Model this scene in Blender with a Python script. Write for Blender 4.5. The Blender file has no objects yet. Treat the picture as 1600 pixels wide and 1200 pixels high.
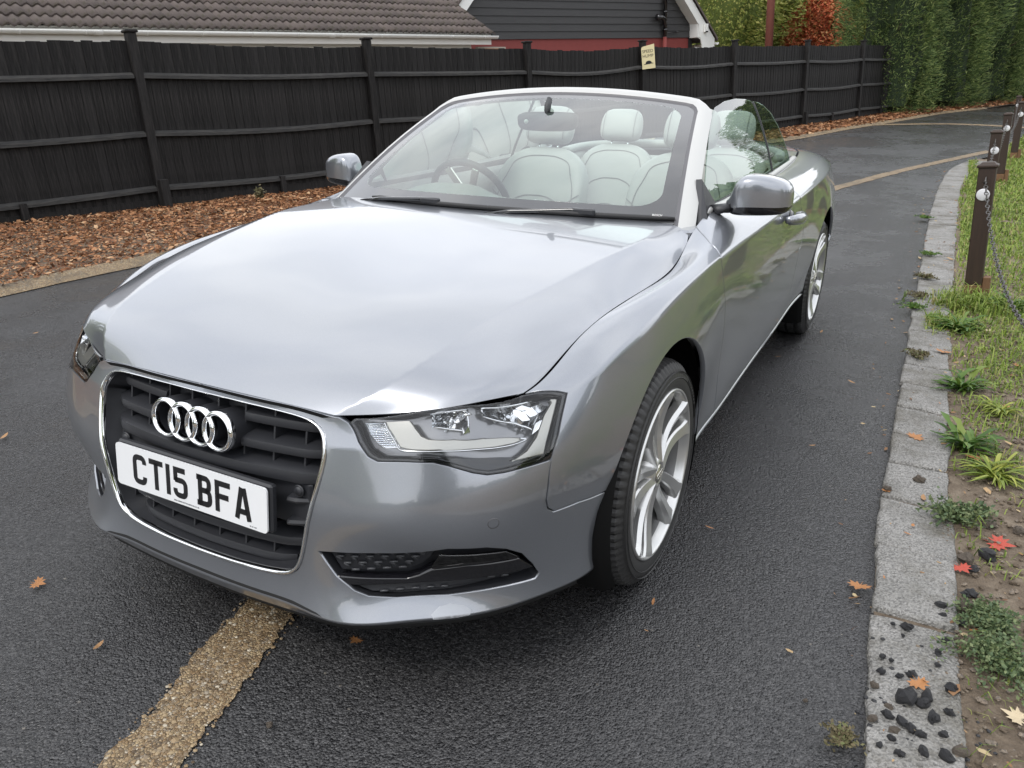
import bpy, math, random
import numpy as np
from mathutils import Vector, Matrix, geometry, noise as mnoise
R = math.radians
sc = bpy.context.scene
rnd = random.Random(7); rng = np.random.default_rng(7)
# ---------------------------------------------------------------- camera
cd = bpy.data.cameras.new('camera'); cam = bpy.data.objects.new('camera', cd); sc.collection.objects.link(cam)
cam.location = (1.47929845, -1.94566846, 1.37655608)
cam.rotation_euler = (1.20161048, 0.00160925, 0.50083044)
cd.sensor_width = 36; cd.lens = 36*1216.9434/1600; cd.clip_start = .05; cd.clip_end = 600
sc.camera = cam
# ---------------------------------------------------------------- world: bright overcast with thin blue gaps
SUN_EL, SUN_ROT = R(52), R(200)
w = bpy.data.worlds.new('World'); sc.world = w; w.use_nodes = True
nt = w.node_tree; nt.nodes.clear()
out = nt.nodes.new('ShaderNodeOutputWorld'); bg = nt.nodes.new('ShaderNodeBackground')
sky = nt.nodes.new('ShaderNodeTexSky'); sky.sky_type = 'NISHITA'; sky.sun_disc = False
sky.sun_elevation = SUN_EL; sky.sun_rotation = SUN_ROT; sky.air_density = 1.0; sky.dust_density = 1.5
tc = nt.nodes.new('ShaderNodeTexCoord'); mp = nt.nodes.new('ShaderNodeMapping'); mp.inputs['Scale'].default_value = (1, 1, 2.6)
n1 = nt.nodes.new('ShaderNodeTexNoise'); n1.inputs['Scale'].default_value = 1.7; n1.inputs['Detail'].default_value = 7; n1.inputs['Roughness'].default_value = .58
n2 = nt.nodes.new('ShaderNodeTexNoise'); n2.inputs['Scale'].default_value = 3.1; n2.inputs['Detail'].default_value = 6; n2.inputs['Roughness'].default_value = .6
r1 = nt.nodes.new('ShaderNodeValToRGB'); r1.color_ramp.elements[0].position = .41; r1.color_ramp.elements[0].color = (.70, .70, .70, 1)
r1.color_ramp.elements[1].position = .60; r1.color_ramp.elements[1].color = (1, 1, 1, 1)
r2 = nt.nodes.new('ShaderNodeValToRGB'); r2.color_ramp.elements[0].position = .32; r2.color_ramp.elements[0].color = (10.0, 10.3, 11.0, 1)
r2.color_ramp.elements[1].position = .68; r2.color_ramp.elements[1].color = (11.3, 11.4, 11.5, 1)
mx = nt.nodes.new('ShaderNodeMix'); mx.data_type = 'RGBA'
nt.links.new(tc.outputs['Generated'], mp.inputs['Vector'])
nt.links.new(mp.outputs[0], n1.inputs['Vector']); nt.links.new(mp.outputs[0], n2.inputs['Vector'])
nt.links.new(n1.outputs['Fac'], r1.inputs['Fac']); nt.links.new(n2.outputs['Fac'], r2.inputs['Fac'])
nt.links.new(r1.outputs['Color'], mx.inputs['Factor']); nt.links.new(sky.outputs['Color'], mx.inputs['A']); nt.links.new(r2.outputs['Color'], mx.inputs['B'])
nt.links.new(mx.outputs['Result'], bg.inputs['Color']); bg.inputs['Strength'].default_value = .11
nt.links.new(bg.outputs[0], out.inputs['Surface'])
# ---------------------------------------------------------------- sun behind cloud
sd = bpy.data.lights.new('sun', 'SUN'); sd.energy = 0.9; sd.angle = R(14); sd.color = (1, .965, .92)
sun = bpy.data.objects.new('sun', sd); sc.collection.objects.link(sun)
sun.rotation_euler = Vector((math.sin(SUN_ROT)*math.cos(SUN_EL), math.cos(SUN_ROT)*math.cos(SUN_EL), math.sin(SUN_EL))).to_track_quat('Z', 'Y').to_euler()
vs = sc.view_settings; vs.view_transform = 'Standard'; vs.look = 'None'; vs.exposure = 0.62; vs.gamma = 1; vs.use_curve_mapping = False
sc.cycles.max_bounces = 8; sc.cycles.transparent_max_bounces = 12; sc.cycles.caustics_reflective = False; sc.cycles.caustics_refractive = False
sc.cycles.sample_clamp_indirect = 8
# up direction of gravity: the drive falls gently sideways, so posts and walls lean against its plane
UP = Vector((-0.0577, -0.008, 0.9983)).normalized()
TILT = Vector((0, 0, 1)).rotation_difference(UP).to_euler()
def zg(y): return .0408*math.log1p(math.exp((min(y, 60)-8)/1.2))
def zga(y): return .0408*np.log1p(np.exp((np.minimum(y, 60)-8)/1.2))
# ---------------------------------------------------------------- helpers
def link(o): sc.collection.objects.link(o); return o
def tag(o, label=None, cat=None, group=None, kind=None):
    for k, v in (('label', label), ('category', cat), ('group', group), ('kind', kind)):
        if v: o[k] = v
    return o
def empty(name, loc=(0, 0, 0), rot=(0, 0, 0), parent=None):
    o = bpy.data.objects.new(name, None); o.location = loc; o.rotation_euler = rot; o.parent = parent; o.empty_display_size = .1; return link(o)
def mesh(name, V, F, mat=None, parent=None, smooth=True, normals=None, midx=None, mats=None):
    me = bpy.data.meshes.new(name)
    V = np.asarray(V, float)
    if isinstance(F, np.ndarray) and F.ndim == 2:
        n, k = F.shape
        me.vertices.add(len(V)); me.vertices.foreach_set('co', V.ravel())
        me.loops.add(n*k); me.loops.foreach_set('vertex_index', F.ravel().astype(np.int32))
        me.polygons.add(n); me.polygons.foreach_set('loop_start', np.arange(0, n*k, k, dtype=np.int32)); me.update(calc_edges=True)
    else:
        me.from_pydata([tuple(v) for v in V], [], [tuple(int(i) for i in f) for f in F]); me.update()
    for m in (mats or ([mat] if mat else [])): me.materials.append(m)
    if midx is not None: me.polygons.foreach_set('material_index', np.asarray(midx, np.int32))
    me.polygons.foreach_set('use_smooth', [bool(smooth)]*len(me.polygons))
    if normals is not None: me.normals_split_custom_set_from_vertices(np.asarray(normals).tolist())
    o = bpy.data.objects.new(name, me); o.parent = parent; return link(o)
def inst(name, me, loc=(0, 0, 0), rot=(0, 0, 0), scale=(1, 1, 1), parent=None):
    o = bpy.data.objects.new(name, me); o.location = loc; o.rotation_euler = rot; o.scale = scale; o.parent = parent; return link(o)
class MB:
    """collects shapes for ONE mesh object"""
    def __init__(s): s.v = []; s.f = []; s.m = []; s.sm = []; s.cur = 0
    def add(s, V, F, smooth=True):
        b = len(s.v); s.v += [tuple(p) for p in V]; s.f += [tuple(i+b for i in f) for f in F]; s.m += [s.cur]*len(F); s.sm += [smooth]*len(F)
    def box(s, c, d, rot=None, taper=1.0, bev=0):
        hx, hy, hz = d[0]/2, d[1]/2, d[2]/2
        if bev <= 0:
            P = [(-hx, -hy, -hz), (hx, -hy, -hz), (hx, hy, -hz), (-hx, hy, -hz), (-hx*taper, -hy*taper, hz), (hx*taper, -hy*taper, hz), (hx*taper, hy*taper, hz), (-hx*taper, hy*taper, hz)]
            F = [(3, 2, 1, 0), (4, 5, 6, 7), (0, 1, 5, 4), (1, 2, 6, 5), (2, 3, 7, 6), (3, 0, 4, 7)]
        else:
            b = bev; P = []
            for z, sx in ((-hz, b), (-hz+b, 0), (hz-b, 0), (hz, b)):
                ax, ay = hx-sx, hy-sx
                for x, y in ((-ax+b*(sx == 0), -ay), (ax-b*(sx == 0), -ay), (ax, -ay+b*(sx == 0)), (ax, ay-b*(sx == 0)), (ax-b*(sx == 0), ay), (-ax+b*(sx == 0), ay), (-ax, ay-b*(sx == 0)), (-ax, -ay+b*(sx == 0))): P.append((x, y, z))
            F = [tuple(range(7, -1, -1)), tuple(range(24, 32))]
            for r in range(3): F += [(r*8+i, r*8+(i+1) % 8, r*8+8+(i+1) % 8, r*8+8+i) for i in range(8)]
        if rot is not None: P = [rot @ Vector(p) for p in P]
        s.add([Vector(p)+Vector(c) for p in P], F, False)
    def tube(s, pts, r, n=10, cap=True, closed=False, flat=1.0, upv=None):
        pts = [Vector(p) for p in pts]; L = len(pts); rs = r if hasattr(r, '__len__') else [r]*L
        V = []; prev = None
        for i, p in enumerate(pts):
            a = pts[(i-1) % L] if (closed or i > 0) else p; b = pts[(i+1) % L] if (closed or i < L-1) else p
            t = (b-a).normalized()
            if upv is not None: x = Vector(upv).cross(t)
            elif prev is None: x = (Vector((0, 0, 1)) if abs(t.z) < .9 else Vector((1, 0, 0))).cross(t)
            else: x = prev-t*prev.dot(t)
            x.normalize(); prev = x; y = t.cross(x)
            for k in range(n):
                q = 2*math.pi*k/n; V.append(p+(x*math.cos(q)+y*math.sin(q)*flat)*rs[i])
        F = []; M = L if closed else L-1
        for i in range(M):
            j = (i+1) % L
            F += [(i*n+k, i*n+(k+1) % n, j*n+(k+1) % n, j*n+k) for k in range(n)]
        if cap and not closed: F += [tuple(range(n-1, -1, -1)), tuple(range((L-1)*n, L*n))]
        s.add(V, F)
    def lathe(s, prof, c, axis, n=32, cap=False, start=None):
        """prof list of (radius, height along axis)"""
        axis = Vector(axis).normalized(); x = Vector(start) if start else axis.orthogonal(); x = (x-axis*x.dot(axis)).normalized(); y = axis.cross(x); c = Vector(c); V = []
        for r, h in prof:
            for k in range(n): q = 2*math.pi*k/n; V.append(c+axis*h+(x*math.cos(q)+y*math.sin(q))*r)
        F = []
        for i in range(len(prof)-1): F += [(i*n+k, i*n+(k+1) % n, (i+1)*n+(k+1) % n, (i+1)*n+k) for k in range(n)]
        if cap: F += [tuple(range(n-1, -1, -1)), tuple(range((len(prof)-1)*n, len(prof)*n))]
        s.add(V, F)
    def sweep(s, pts, sec, upv, closed=False, smooth=True, cap=True):
        """section sec [(a, b)] swept along pts; a along side = upv x t, b along up"""
        pts = [Vector(p) for p in pts]; L = len(pts); n = len(sec); V = []
        for i, p in enumerate(pts):
            a = pts[(i-1) % L] if (closed or i > 0) else p; b = pts[(i+1) % L] if (closed or i < L-1) else p
            t = (b-a).normalized(); u = upv[i] if isinstance(upv, list) else upv; u = Vector(u); x = u.cross(t).normalized(); y = t.cross(x)
            V += [p+x*q[0]+y*q[1] for q in sec]
        F = []
        for i in range(L if closed else L-1):
            j = (i+1) % L; F += [(i*n+k, i*n+(k+1) % n, j*n+(k+1) % n, j*n+k) for k in range(n)]
        if cap and not closed: F += [tuple(range(n-1, -1, -1)), tuple(range((L-1)*n, L*n))]
        s.add(V, F, smooth)
    def build(s, name, mat, parent=None, mats=None, sharp=None):
        o = mesh(name, s.v, s.f, None if mats else mat, parent, True, midx=s.m if mats else None, mats=mats)
        o.data.polygons.foreach_set('use_smooth', s.sm)
        if sharp: o.data.set_sharp_from_angle(angle=R(sharp))
        return o
def subd(o, lv=2):
    m = o.modifiers.new('sub', 'SUBSURF'); m.levels = lv; m.render_levels = lv; return o
def bevel(o, wd=.004, seg=2, ang=30):
    m = o.modifiers.new('bev', 'BEVEL'); m.width = wd; m.segments = seg; m.limit_method = 'ANGLE'; m.angle_limit = R(ang); return o
def crv(pts, n, closed=False):
    """resample a Catmull-Rom curve through pts"""
    P = np.array(pts, float); L = len(P); out = []
    if closed: Q = np.concatenate([P[-1:], P, P[:2]]); M = L
    else: Q = np.concatenate([2*P[:1]-P[1:2], P, 2*P[-1:]-P[-2:-1]]); M = L-1
    for i in range(M):
        a, b, c, d = Q[i], Q[i+1], Q[i+2], Q[i+3]
        for k in range(n):
            t = k/n; out.append(.5*((2*b)+(-a+c)*t+(2*a-5*b+4*c-d)*t*t+(-a+3*b-3*c+d)*t**3))
    if not closed: out.append(P[-1])
    return np.array(out)
def resample(P, step, closed=True):
    P = np.asarray(P, float); Q = np.concatenate([P, P[:1]]) if closed else P; o = []
    for a, b in zip(Q[:-1], Q[1:]):
        n = max(1, int(round(np.linalg.norm(b-a)/step)))
        o += [a+(b-a)*k/n for k in range(n)]
    if not closed: o.append(Q[-1])
    return np.array(o)
def offset(P, d):
    """offset closed polygon by d towards its left (inside when CCW)"""
    a = P-np.roll(P, 1, 0); b = np.roll(P, -1, 0)-P
    a /= np.maximum(np.linalg.norm(a, axis=1), 1e-9)[:, None]; b /= np.maximum(np.linalg.norm(b, axis=1), 1e-9)[:, None]
    na = np.stack([-a[:, 1], a[:, 0]], 1); nb = np.stack([-b[:, 1], b[:, 0]], 1); m = na+nb; l = np.linalg.norm(m, axis=1)
    m /= np.maximum(l, 1e-6)[:, None]; cs = np.maximum((m*na).sum(1), .5)
    return P+m*(d/cs)[:, None]
def area(P): x, y = P[:, 0], P[:, 1]; return .5*np.sum(x*np.roll(y, -1)-y*np.roll(x, -1))
def inside(pts, P):
    x, y = pts[:, 0][:, None], pts[:, 1][:, None]; x0, y0 = P[:, 0][None], P[:, 1][None]; x1, y1 = np.roll(P[:, 0], -1)[None], np.roll(P[:, 1], -1)[None]
    c = ((y0 > y) != (y1 > y)) & (x < (x1-x0)*(y-y0)/np.where(y1 == y0, 1e-12, y1-y0)+x0); return (c.sum(1) % 2) == 1
def pdist(pts, P):
    d = np.full(len(pts), 9.)
    for i in range(0, len(P), 64): d = np.minimum(d, np.sqrt(((pts[:, None]-P[None, i:i+64])**2).sum(2)).min(1))
    return d
def tri2d(loops, h, hv=None):
    """triangulate region inside loops[0] minus loops[1:], with interior points about h apart"""
    hv = hv or h; O = loops[0]; lo, hi = O.min(0), O.max(0)
    gx = np.arange(lo[0]+h*.5, hi[0], h); gy = np.arange(lo[1]+hv*.5, hi[1], hv); G = np.stack(np.meshgrid(gx, gy), -1)
    G[1::2, :, 0] += h*.5; G = G.reshape(-1, 2); G = G[inside(G, O)]
    for L in loops[1:]: G = G[~inside(G, L)]
    allb = np.concatenate([resample(L, h*.5) for L in loops]); G = G[pdist(G, allb) > .5*min(h, hv)]
    E = []; b = 0
    for L in loops: n = len(L); E += [(b+i, b+(i+1) % n) for i in range(n)]; b += n
    pts = np.concatenate(loops+[G])
    r = geometry.delaunay_2d_cdt([Vector(p) for p in pts], E, [], 0, 1e-7)
    V = np.array([tuple(v) for v in r[0]]); F = np.array([f for f in r[2]], int); C = V[F].mean(1)
    k = inside(C, O)
    for L in loops[1:]: k &= ~inside(C, L)
    F = F[k]; a = V[F]; s = (a[:, 1, 0]-a[:, 0, 0])*(a[:, 2, 1]-a[:, 0, 1])-(a[:, 1, 1]-a[:, 0, 1])*(a[:, 2, 0]-a[:, 0, 0])
    F[s < 0] = F[s < 0][:, ::-1]
    return V, F
def panel(name, f, loops, mat, parent, h=.014, gap=.0022, depth=.016, mirror=False, flip=1, off=0.0, edge=.0016, label=None):
    """sheet panel on surface f(u, v), outline loops[0] and holes loops[1:], rolled edge and inward flange"""
    LL = []
    for i, P in enumerate(loops):
        P = np.asarray(P, float)
        if (area(P) < 0) == (i == 0): P = P[::-1]          # outer CCW, holes CW: the inside is on the left
        P = resample(P, h*.8); LL.append(offset(P, gap+edge))
    V2, F = tri2d(LL, h)
    def ev(Q):
        X = f(Q[:, 0], Q[:, 1]); N = surf_n(f, Q[:, 0], Q[:, 1], flip); return X+N*off, N
    X, N = ev(V2); VV = [X]; NN = [N]; FF = [F]; b = len(X)
    for P in LL:
        X0, N0 = ev(P); Q = offset(P, -edge); X1, N1 = ev(Q)
        o = X1-X0; o -= N0*(o*N0).sum(1)[:, None]; o /= np.maximum(np.linalg.norm(o, axis=1), 1e-9)[:, None]
        n = len(P); m = N1*.6+o*.8
        VV += [X0, X1-N1*edge*.7, X1-N1*depth]; NN += [N0, m, o]
        i = np.arange(n); j = (i+1) % n
        for r in range(2):
            a = b+r*n
            FF += [np.stack([a+j, a+i, a+n+i], 1), np.stack([a+j, a+n+i, a+n+j], 1)]
        b += 3*n
    V = np.concatenate(VV); N = np.concatenate(NN); F = np.concatenate(FF)
    if mirror: V = V*_mir; N = N*_mir; F = F[:, ::-1]
    o = mesh(name, V, F, mat, parent, True, normals=N)
    if label: o['label'] = label
    return o
def grid_mesh(name, f, us, vs_, mat, parent, flip=False, normals=None, closed_u=False):
    U, V = np.meshgrid(us, vs_, indexing='ij'); X = f(U.ravel(), V.ravel()); n, m = U.shape
    i, j = np.meshgrid(np.arange(n-1), np.arange(m-1), indexing='ij'); a = (i*m+j).ravel()
    F = np.stack([a, a+m, a+m+1, a+1], 1)
    if flip: F = F[:, ::-1]
    return mesh(name, X, F, mat, parent)

def text(name, body, size, loc, rot, mat, parent, ext=.0002, align='LEFT'):
    cu = bpy.data.curves.new(name, 'FONT'); cu.body = body; cu.size = size; cu.extrude = ext; cu.align_x = align; cu.resolution_u = 3
    t = bpy.data.objects.new(name, cu); me = bpy.data.meshes.new_from_object(t); bpy.data.objects.remove(t); bpy.data.curves.remove(cu)
    me.materials.clear(); me.materials.append(mat); o = bpy.data.objects.new(name, me); o.location = loc; o.rotation_euler = rot; o.parent = parent; return link(o)
# ---------------------------------------------------------------- smooth body surfaces
def nspline(t, P):
    """natural cubic spline through P (n, ...) at knots t; returns second derivatives"""
    t = np.asarray(t, float); P = np.asarray(P, float); n = len(t)
    sh = P.shape; Q = P.reshape(n, -1); h = np.diff(t)
    A = np.zeros((n, n)); B = np.zeros_like(Q)
    A[0, 0] = A[-1, -1] = 1
    for i in range(1, n-1):
        A[i, i-1] = h[i-1]; A[i, i] = 2*(h[i-1]+h[i]); A[i, i+1] = h[i]
        B[i] = 6*((Q[i+1]-Q[i])/h[i]-(Q[i]-Q[i-1])/h[i-1])
    return np.linalg.solve(A, B).reshape(sh)
def seval(t, P, M, q):
    t = np.asarray(t, float); q = np.clip(q, t[0], t[-1])
    k = np.clip(np.searchsorted(t, q, side='right')-1, 0, len(t)-2)
    h = t[k+1]-t[k]; a = (t[k+1]-q)/h; b = 1-a
    ex = (slice(None),)+(None,)*(P.ndim-1)
    a = a[ex]; b = b[ex]; h = h[ex]
    return a*P[k]+b*P[k+1]+((a**3-a)*M[k]+(b**3-b)*M[k+1])*h*h/6
W_T = [  # stations nose -> side -> tail; 8 levels lip/sill -> hood cut / belt line
 [(0,-0.862,0.205),(0,-0.875,0.232),(0,-0.868,0.3),(0,-0.872,0.43),(0,-0.855,0.56),(0,-0.815,0.655),(0,-0.8,0.68),(0,-0.785,0.708)],
 [(0.2,-0.856,0.205),(0.2,-0.869,0.232),(0.2,-0.862,0.3),(0.2,-0.862,0.43),(0.2,-0.845,0.54),(0.2,-0.805,0.65),(0.2,-0.79,0.675),(0.2,-0.78,0.706)],
 [(0.31,-0.85,0.207),(0.31,-0.864,0.231),(0.31,-0.852,0.3),(0.31,-0.85,0.43),(0.31,-0.836,0.535),(0.31,-0.799,0.643),(0.31,-0.784,0.671),(0.31,-0.772,0.703)],
 [(0.395,-0.838,0.203),(0.4,-0.861,0.226),(0.383,-0.842,0.3),(0.383,-0.835,0.43),(0.385,-0.822,0.53),(0.385,-0.79,0.635),(0.385,-0.775,0.665),(0.385,-0.765,0.697)],
 [(0.56,-0.765,0.212),(0.577,-0.785,0.237),(0.555,-0.752,0.31),(0.557,-0.781,0.43),(0.556,-0.77,0.555),(0.55,-0.742,0.642),(0.54,-0.725,0.68),(0.53,-0.708,0.712)],
 [(0.7,-0.648,0.213),(0.719,-0.668,0.238),(0.697,-0.665,0.31),(0.708,-0.695,0.43),(0.703,-0.69,0.58),(0.69,-0.655,0.66),(0.668,-0.646,0.702),(0.645,-0.645,0.731)],
 [(0.79,-0.505,0.213),(0.812,-0.53,0.24),(0.795,-0.56,0.305),(0.8,-0.58,0.43),(0.805,-0.58,0.6),(0.805,-0.475,0.727),(0.772,-0.5,0.735),(0.737,-0.528,0.737)],
 [(0.835,-0.38,0.198),(0.853,-0.4,0.228),(0.85,-0.42,0.31),(0.86,-0.43,0.43),(0.868,-0.42,0.61),(0.857,-0.34,0.772),(0.82,-0.335,0.798),(0.77,-0.34,0.807)],
 [(0.86,-0.24,0.185),(0.872,-0.25,0.24),(0.885,-0.25,0.33),(0.904,-0.25,0.46),(0.909,-0.24,0.63),(0.885,-0.16,0.812),(0.845,-0.14,0.842),(0.793,-0.13,0.845)],
 [(0.87,-0.03,0.185),(0.88,-0.03,0.25),(0.91,-0.03,0.35),(0.922,-0.02,0.5),(0.921,-0.02,0.67),(0.893,0.03,0.842),(0.856,0.045,0.862),(0.803,0.05,0.852)],
 [(0.88,0.2,0.225),(0.896,0.2,0.255),(0.91,0.2,0.34),(0.921,0.2,0.5),(0.919,0.2,0.69),(0.897,0.24,0.862),(0.862,0.25,0.877),(0.808,0.26,0.863)],
 [(0.872,0.42,0.245),(0.886,0.42,0.28),(0.893,0.42,0.35),(0.908,0.42,0.5),(0.912,0.43,0.7),(0.898,0.45,0.869),(0.866,0.46,0.893),(0.786,0.46,0.902)],
 [(0.872,0.62,0.25),(0.886,0.62,0.285),(0.893,0.62,0.355),(0.899,0.62,0.5),(0.906,0.62,0.7),(0.898,0.64,0.872),(0.864,0.65,0.906),(0.772,0.66,0.948)],
 [(0.872,0.95,0.262),(0.886,0.95,0.297),(0.893,0.95,0.367),(0.9,0.95,0.5),(0.907,0.95,0.7),(0.899,0.95,0.876),(0.862,0.95,0.912),(0.765,0.95,0.955)],
 [(0.872,1.35,0.277),(0.886,1.35,0.312),(0.894,1.35,0.382),(0.902,1.35,0.5),(0.909,1.35,0.71),(0.9,1.35,0.882),(0.86,1.35,0.918),(0.758,1.35,0.958)],
 [(0.872,1.75,0.29),(0.886,1.75,0.325),(0.895,1.75,0.395),(0.903,1.75,0.5),(0.91,1.75,0.72),(0.9,1.75,0.89),(0.858,1.75,0.925),(0.75,1.75,0.961)],
 [(0.872,2.1,0.305),(0.886,2.1,0.34),(0.895,2.1,0.41),(0.905,2.1,0.5),(0.912,2.1,0.73),(0.9,2.1,0.899),(0.856,2.1,0.933),(0.738,2.1,0.965)],
 [(0.878,2.45,0.3),(0.893,2.45,0.33),(0.899,2.45,0.42),(0.912,2.45,0.5),(0.916,2.45,0.73),(0.897,2.45,0.91),(0.85,2.45,0.944),(0.722,2.45,0.972)],
 [(0.88,2.76,0.28),(0.895,2.76,0.31),(0.908,2.76,0.38),(0.922,2.76,0.5),(0.921,2.76,0.73),(0.885,2.76,0.922),(0.835,2.76,0.956),(0.702,2.76,0.982)],
 [(0.85,3.05,0.2),(0.868,3.05,0.25),(0.888,3.05,0.35),(0.908,3.05,0.5),(0.905,3.05,0.73),(0.857,3.05,0.93),(0.805,3.05,0.965),(0.668,3.05,0.992)],
 [(0.815,3.3,0.24),(0.84,3.3,0.28),(0.865,3.3,0.37),(0.885,3.3,0.51),(0.872,3.3,0.73),(0.815,3.28,0.933),(0.76,3.27,0.968),(0.61,3.26,0.998)],
 [(0.74,3.47,0.26),(0.765,3.49,0.3),(0.8,3.51,0.39),(0.83,3.52,0.52),(0.8,3.5,0.73),(0.735,3.46,0.935),(0.68,3.44,0.968),(0.52,3.42,0.998)],
 [(0.62,3.6,0.27),(0.645,3.63,0.31),(0.69,3.65,0.4),(0.72,3.67,0.52),(0.69,3.65,0.73),(0.61,3.6,0.937),(0.55,3.57,0.968),(0.38,3.53,0.995)],
 [(0.38,3.68,0.27),(0.4,3.71,0.31),(0.43,3.74,0.4),(0.45,3.76,0.52),(0.43,3.74,0.73),(0.37,3.69,0.938),(0.32,3.66,0.966),(0.2,3.6,0.99)],
 [(0,3.71,0.27),(0,3.74,0.31),(0,3.77,0.4),(0,3.79,0.52),(0,3.77,0.73),(0,3.72,0.938),(0,3.69,0.965),(0,3.62,0.99)]]
W_P = np.array(W_T, float)
_d = np.linalg.norm(np.diff(W_P[:, 3], axis=0), axis=1)
W_U = np.concatenate([[0], np.cumsum(_d)])
W_V = np.array([0, .05, .14, .27, .46, .62, .67, .75])
W_V5 = W_V[5]
_mir = np.array([-1, 1, 1])
_Pm = np.concatenate([W_P[3:0:-1]*_mir, W_P, (W_P[-2:-5:-1]*_mir)])
_Um = np.concatenate([-W_U[3:0:-1], W_U, 2*W_U[-1]-W_U[-2:-5:-1]])
W_M = nspline(_Um, _Pm)
def Wf(u, v):
    """body side surface; u metres from the nose centre round to the tail, v metres up from the lip"""
    u = np.atleast_1d(np.asarray(u, float)); v = np.atleast_1d(np.asarray(v, float))
    sg = np.where(u < 0, -1.0, 1.0)
    S = seval(_Um, _Pm, W_M, np.abs(u))           # (n, 8, 3)
    S = np.transpose(S, (1, 0, 2))                 # (8, n, 3)
    out = np.empty((len(u), 3)); idx = np.arange(len(u))
    for sl, m in ((slice(0, 2), v <= W_V[1]), (slice(1, 6), (v > W_V[1]) & (v <= W_V5)), (slice(5, 8), v > W_V5)):
        if not m.any(): continue
        t = W_V[sl]; P = S[sl][:, m]; M = nspline(t, P); q = np.clip(v[m], t[0]-.02, t[-1]+.02)
        k = np.clip(np.searchsorted(t, q, side='right')-1, 0, len(t)-2)
        h = (t[k+1]-t[k])[:, None]; a = (t[k+1]-q)[:, None]/h; b = 1-a; ii = np.arange(m.sum())
        out[m] = a*P[k, ii]+b*P[k+1, ii]+((a**3-a)*M[k, ii]+(b**3-b)*M[k+1, ii])*h*h/6
    out[:, 0] *= sg
    return out
H_T = [  # bonnet, centre line -> ridge -> edge; rows front -> cowl
 [(0,-.785,.708),(.2,-.780,.706),(.385,-.765,.697),(.53,-.708,.712),(.645,-.645,.731),(.737,-.528,.737)],
 [(0,-.722,.747),(.22,-.715,.749),(.466,-.70,.750),(.575,-.655,.752),(.675,-.59,.758),(.750,-.49,.757)],
 [(0,-.55,.809),(.25,-.54,.815),(.542,-.50,.822),(.635,-.47,.813),(.71,-.43,.802),(.767,-.37,.801)],
 [(0,-.24,.871),(.28,-.23,.877),(.615,-.20,.882),(.69,-.18,.873),(.745,-.16,.860),(.793,-.13,.845)],
 [(0,.12,.922),(.31,.12,.925),(.672,.10,.921),(.73,.12,.905),(.775,.15,.882),(.806,.17,.857)],
 [(0,.36,.948),(.32,.37,.949),(.697,.32,.936),(.745,.34,.918),(.780,.35,.898),(.804,.36,.878)],
 [(0,.51,.960),(.30,.53,.956),(.66,.565,.945),(.71,.57,.940),(.745,.56,.932),(.775,.54,.92)]]
H_P = np.array(H_T, float)
_u = np.linspace(W_U[5], W_U[12], 400); _E = Wf(_u, np.full(400, W_V[7]))     # bonnet edge follows the wing's top edge
for _r in range(len(H_P)): _k = np.argmin(abs(_E[:, 1]-H_P[_r, 5, 1])); H_P[_r, 5] = _E[_k]
H_U = np.array([0, .24, .53, .635, .71, .775]); H_V = np.array([0, .08, .26, .59, .93, 1.16, 1.33])
_HP = np.concatenate([H_P[:, :0:-1]*_mir, H_P], axis=1); _HU = np.concatenate([-H_U[:0:-1], H_U])
H_M = nspline(H_V, _HP)
def Hf(s, t):
    s = np.atleast_1d(np.asarray(s, float)); t = np.atleast_1d(np.asarray(t, float))
    Rw = np.transpose(seval(H_V, _HP, H_M, t), (1, 0, 2)); q = np.clip(s, _HU[0], _HU[-1]); out = np.empty((len(s), 3))
    for a0, b0 in ((0, 4), (3, 8), (7, 11)):           # crisp crease along each ridge
        m = (q >= _HU[a0]) & (q <= _HU[b0-1]) if a0 == 3 else ((q < _HU[3]) if a0 == 0 else (q > _HU[7]))
        if not m.any(): continue
        T = _HU[a0:b0]; P = Rw[a0:b0][:, m]; Mm = nspline(T, P); qq = q[m]; k = np.clip(np.searchsorted(T, qq, side='right')-1, 0, len(T)-2)
        h = (T[k+1]-T[k])[:, None]; a = (T[k+1]-qq)[:, None]/h; b = 1-a; ii = np.arange(m.sum())
        out[m] = a*P[k, ii]+b*P[k+1, ii]+((a**3-a)*Mm[k, ii]+(b**3-b)*Mm[k+1, ii])*h*h/6
    return out
def surf_n(f, u, v, flip=1, e=.004):
    a = f(u+e, v)-f(u-e, v); b = f(u, v+e)-f(u, v-e); n = np.cross(a, b)*flip
    return n/np.maximum(np.linalg.norm(n, axis=1), 1e-12)[:, None]
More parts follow.
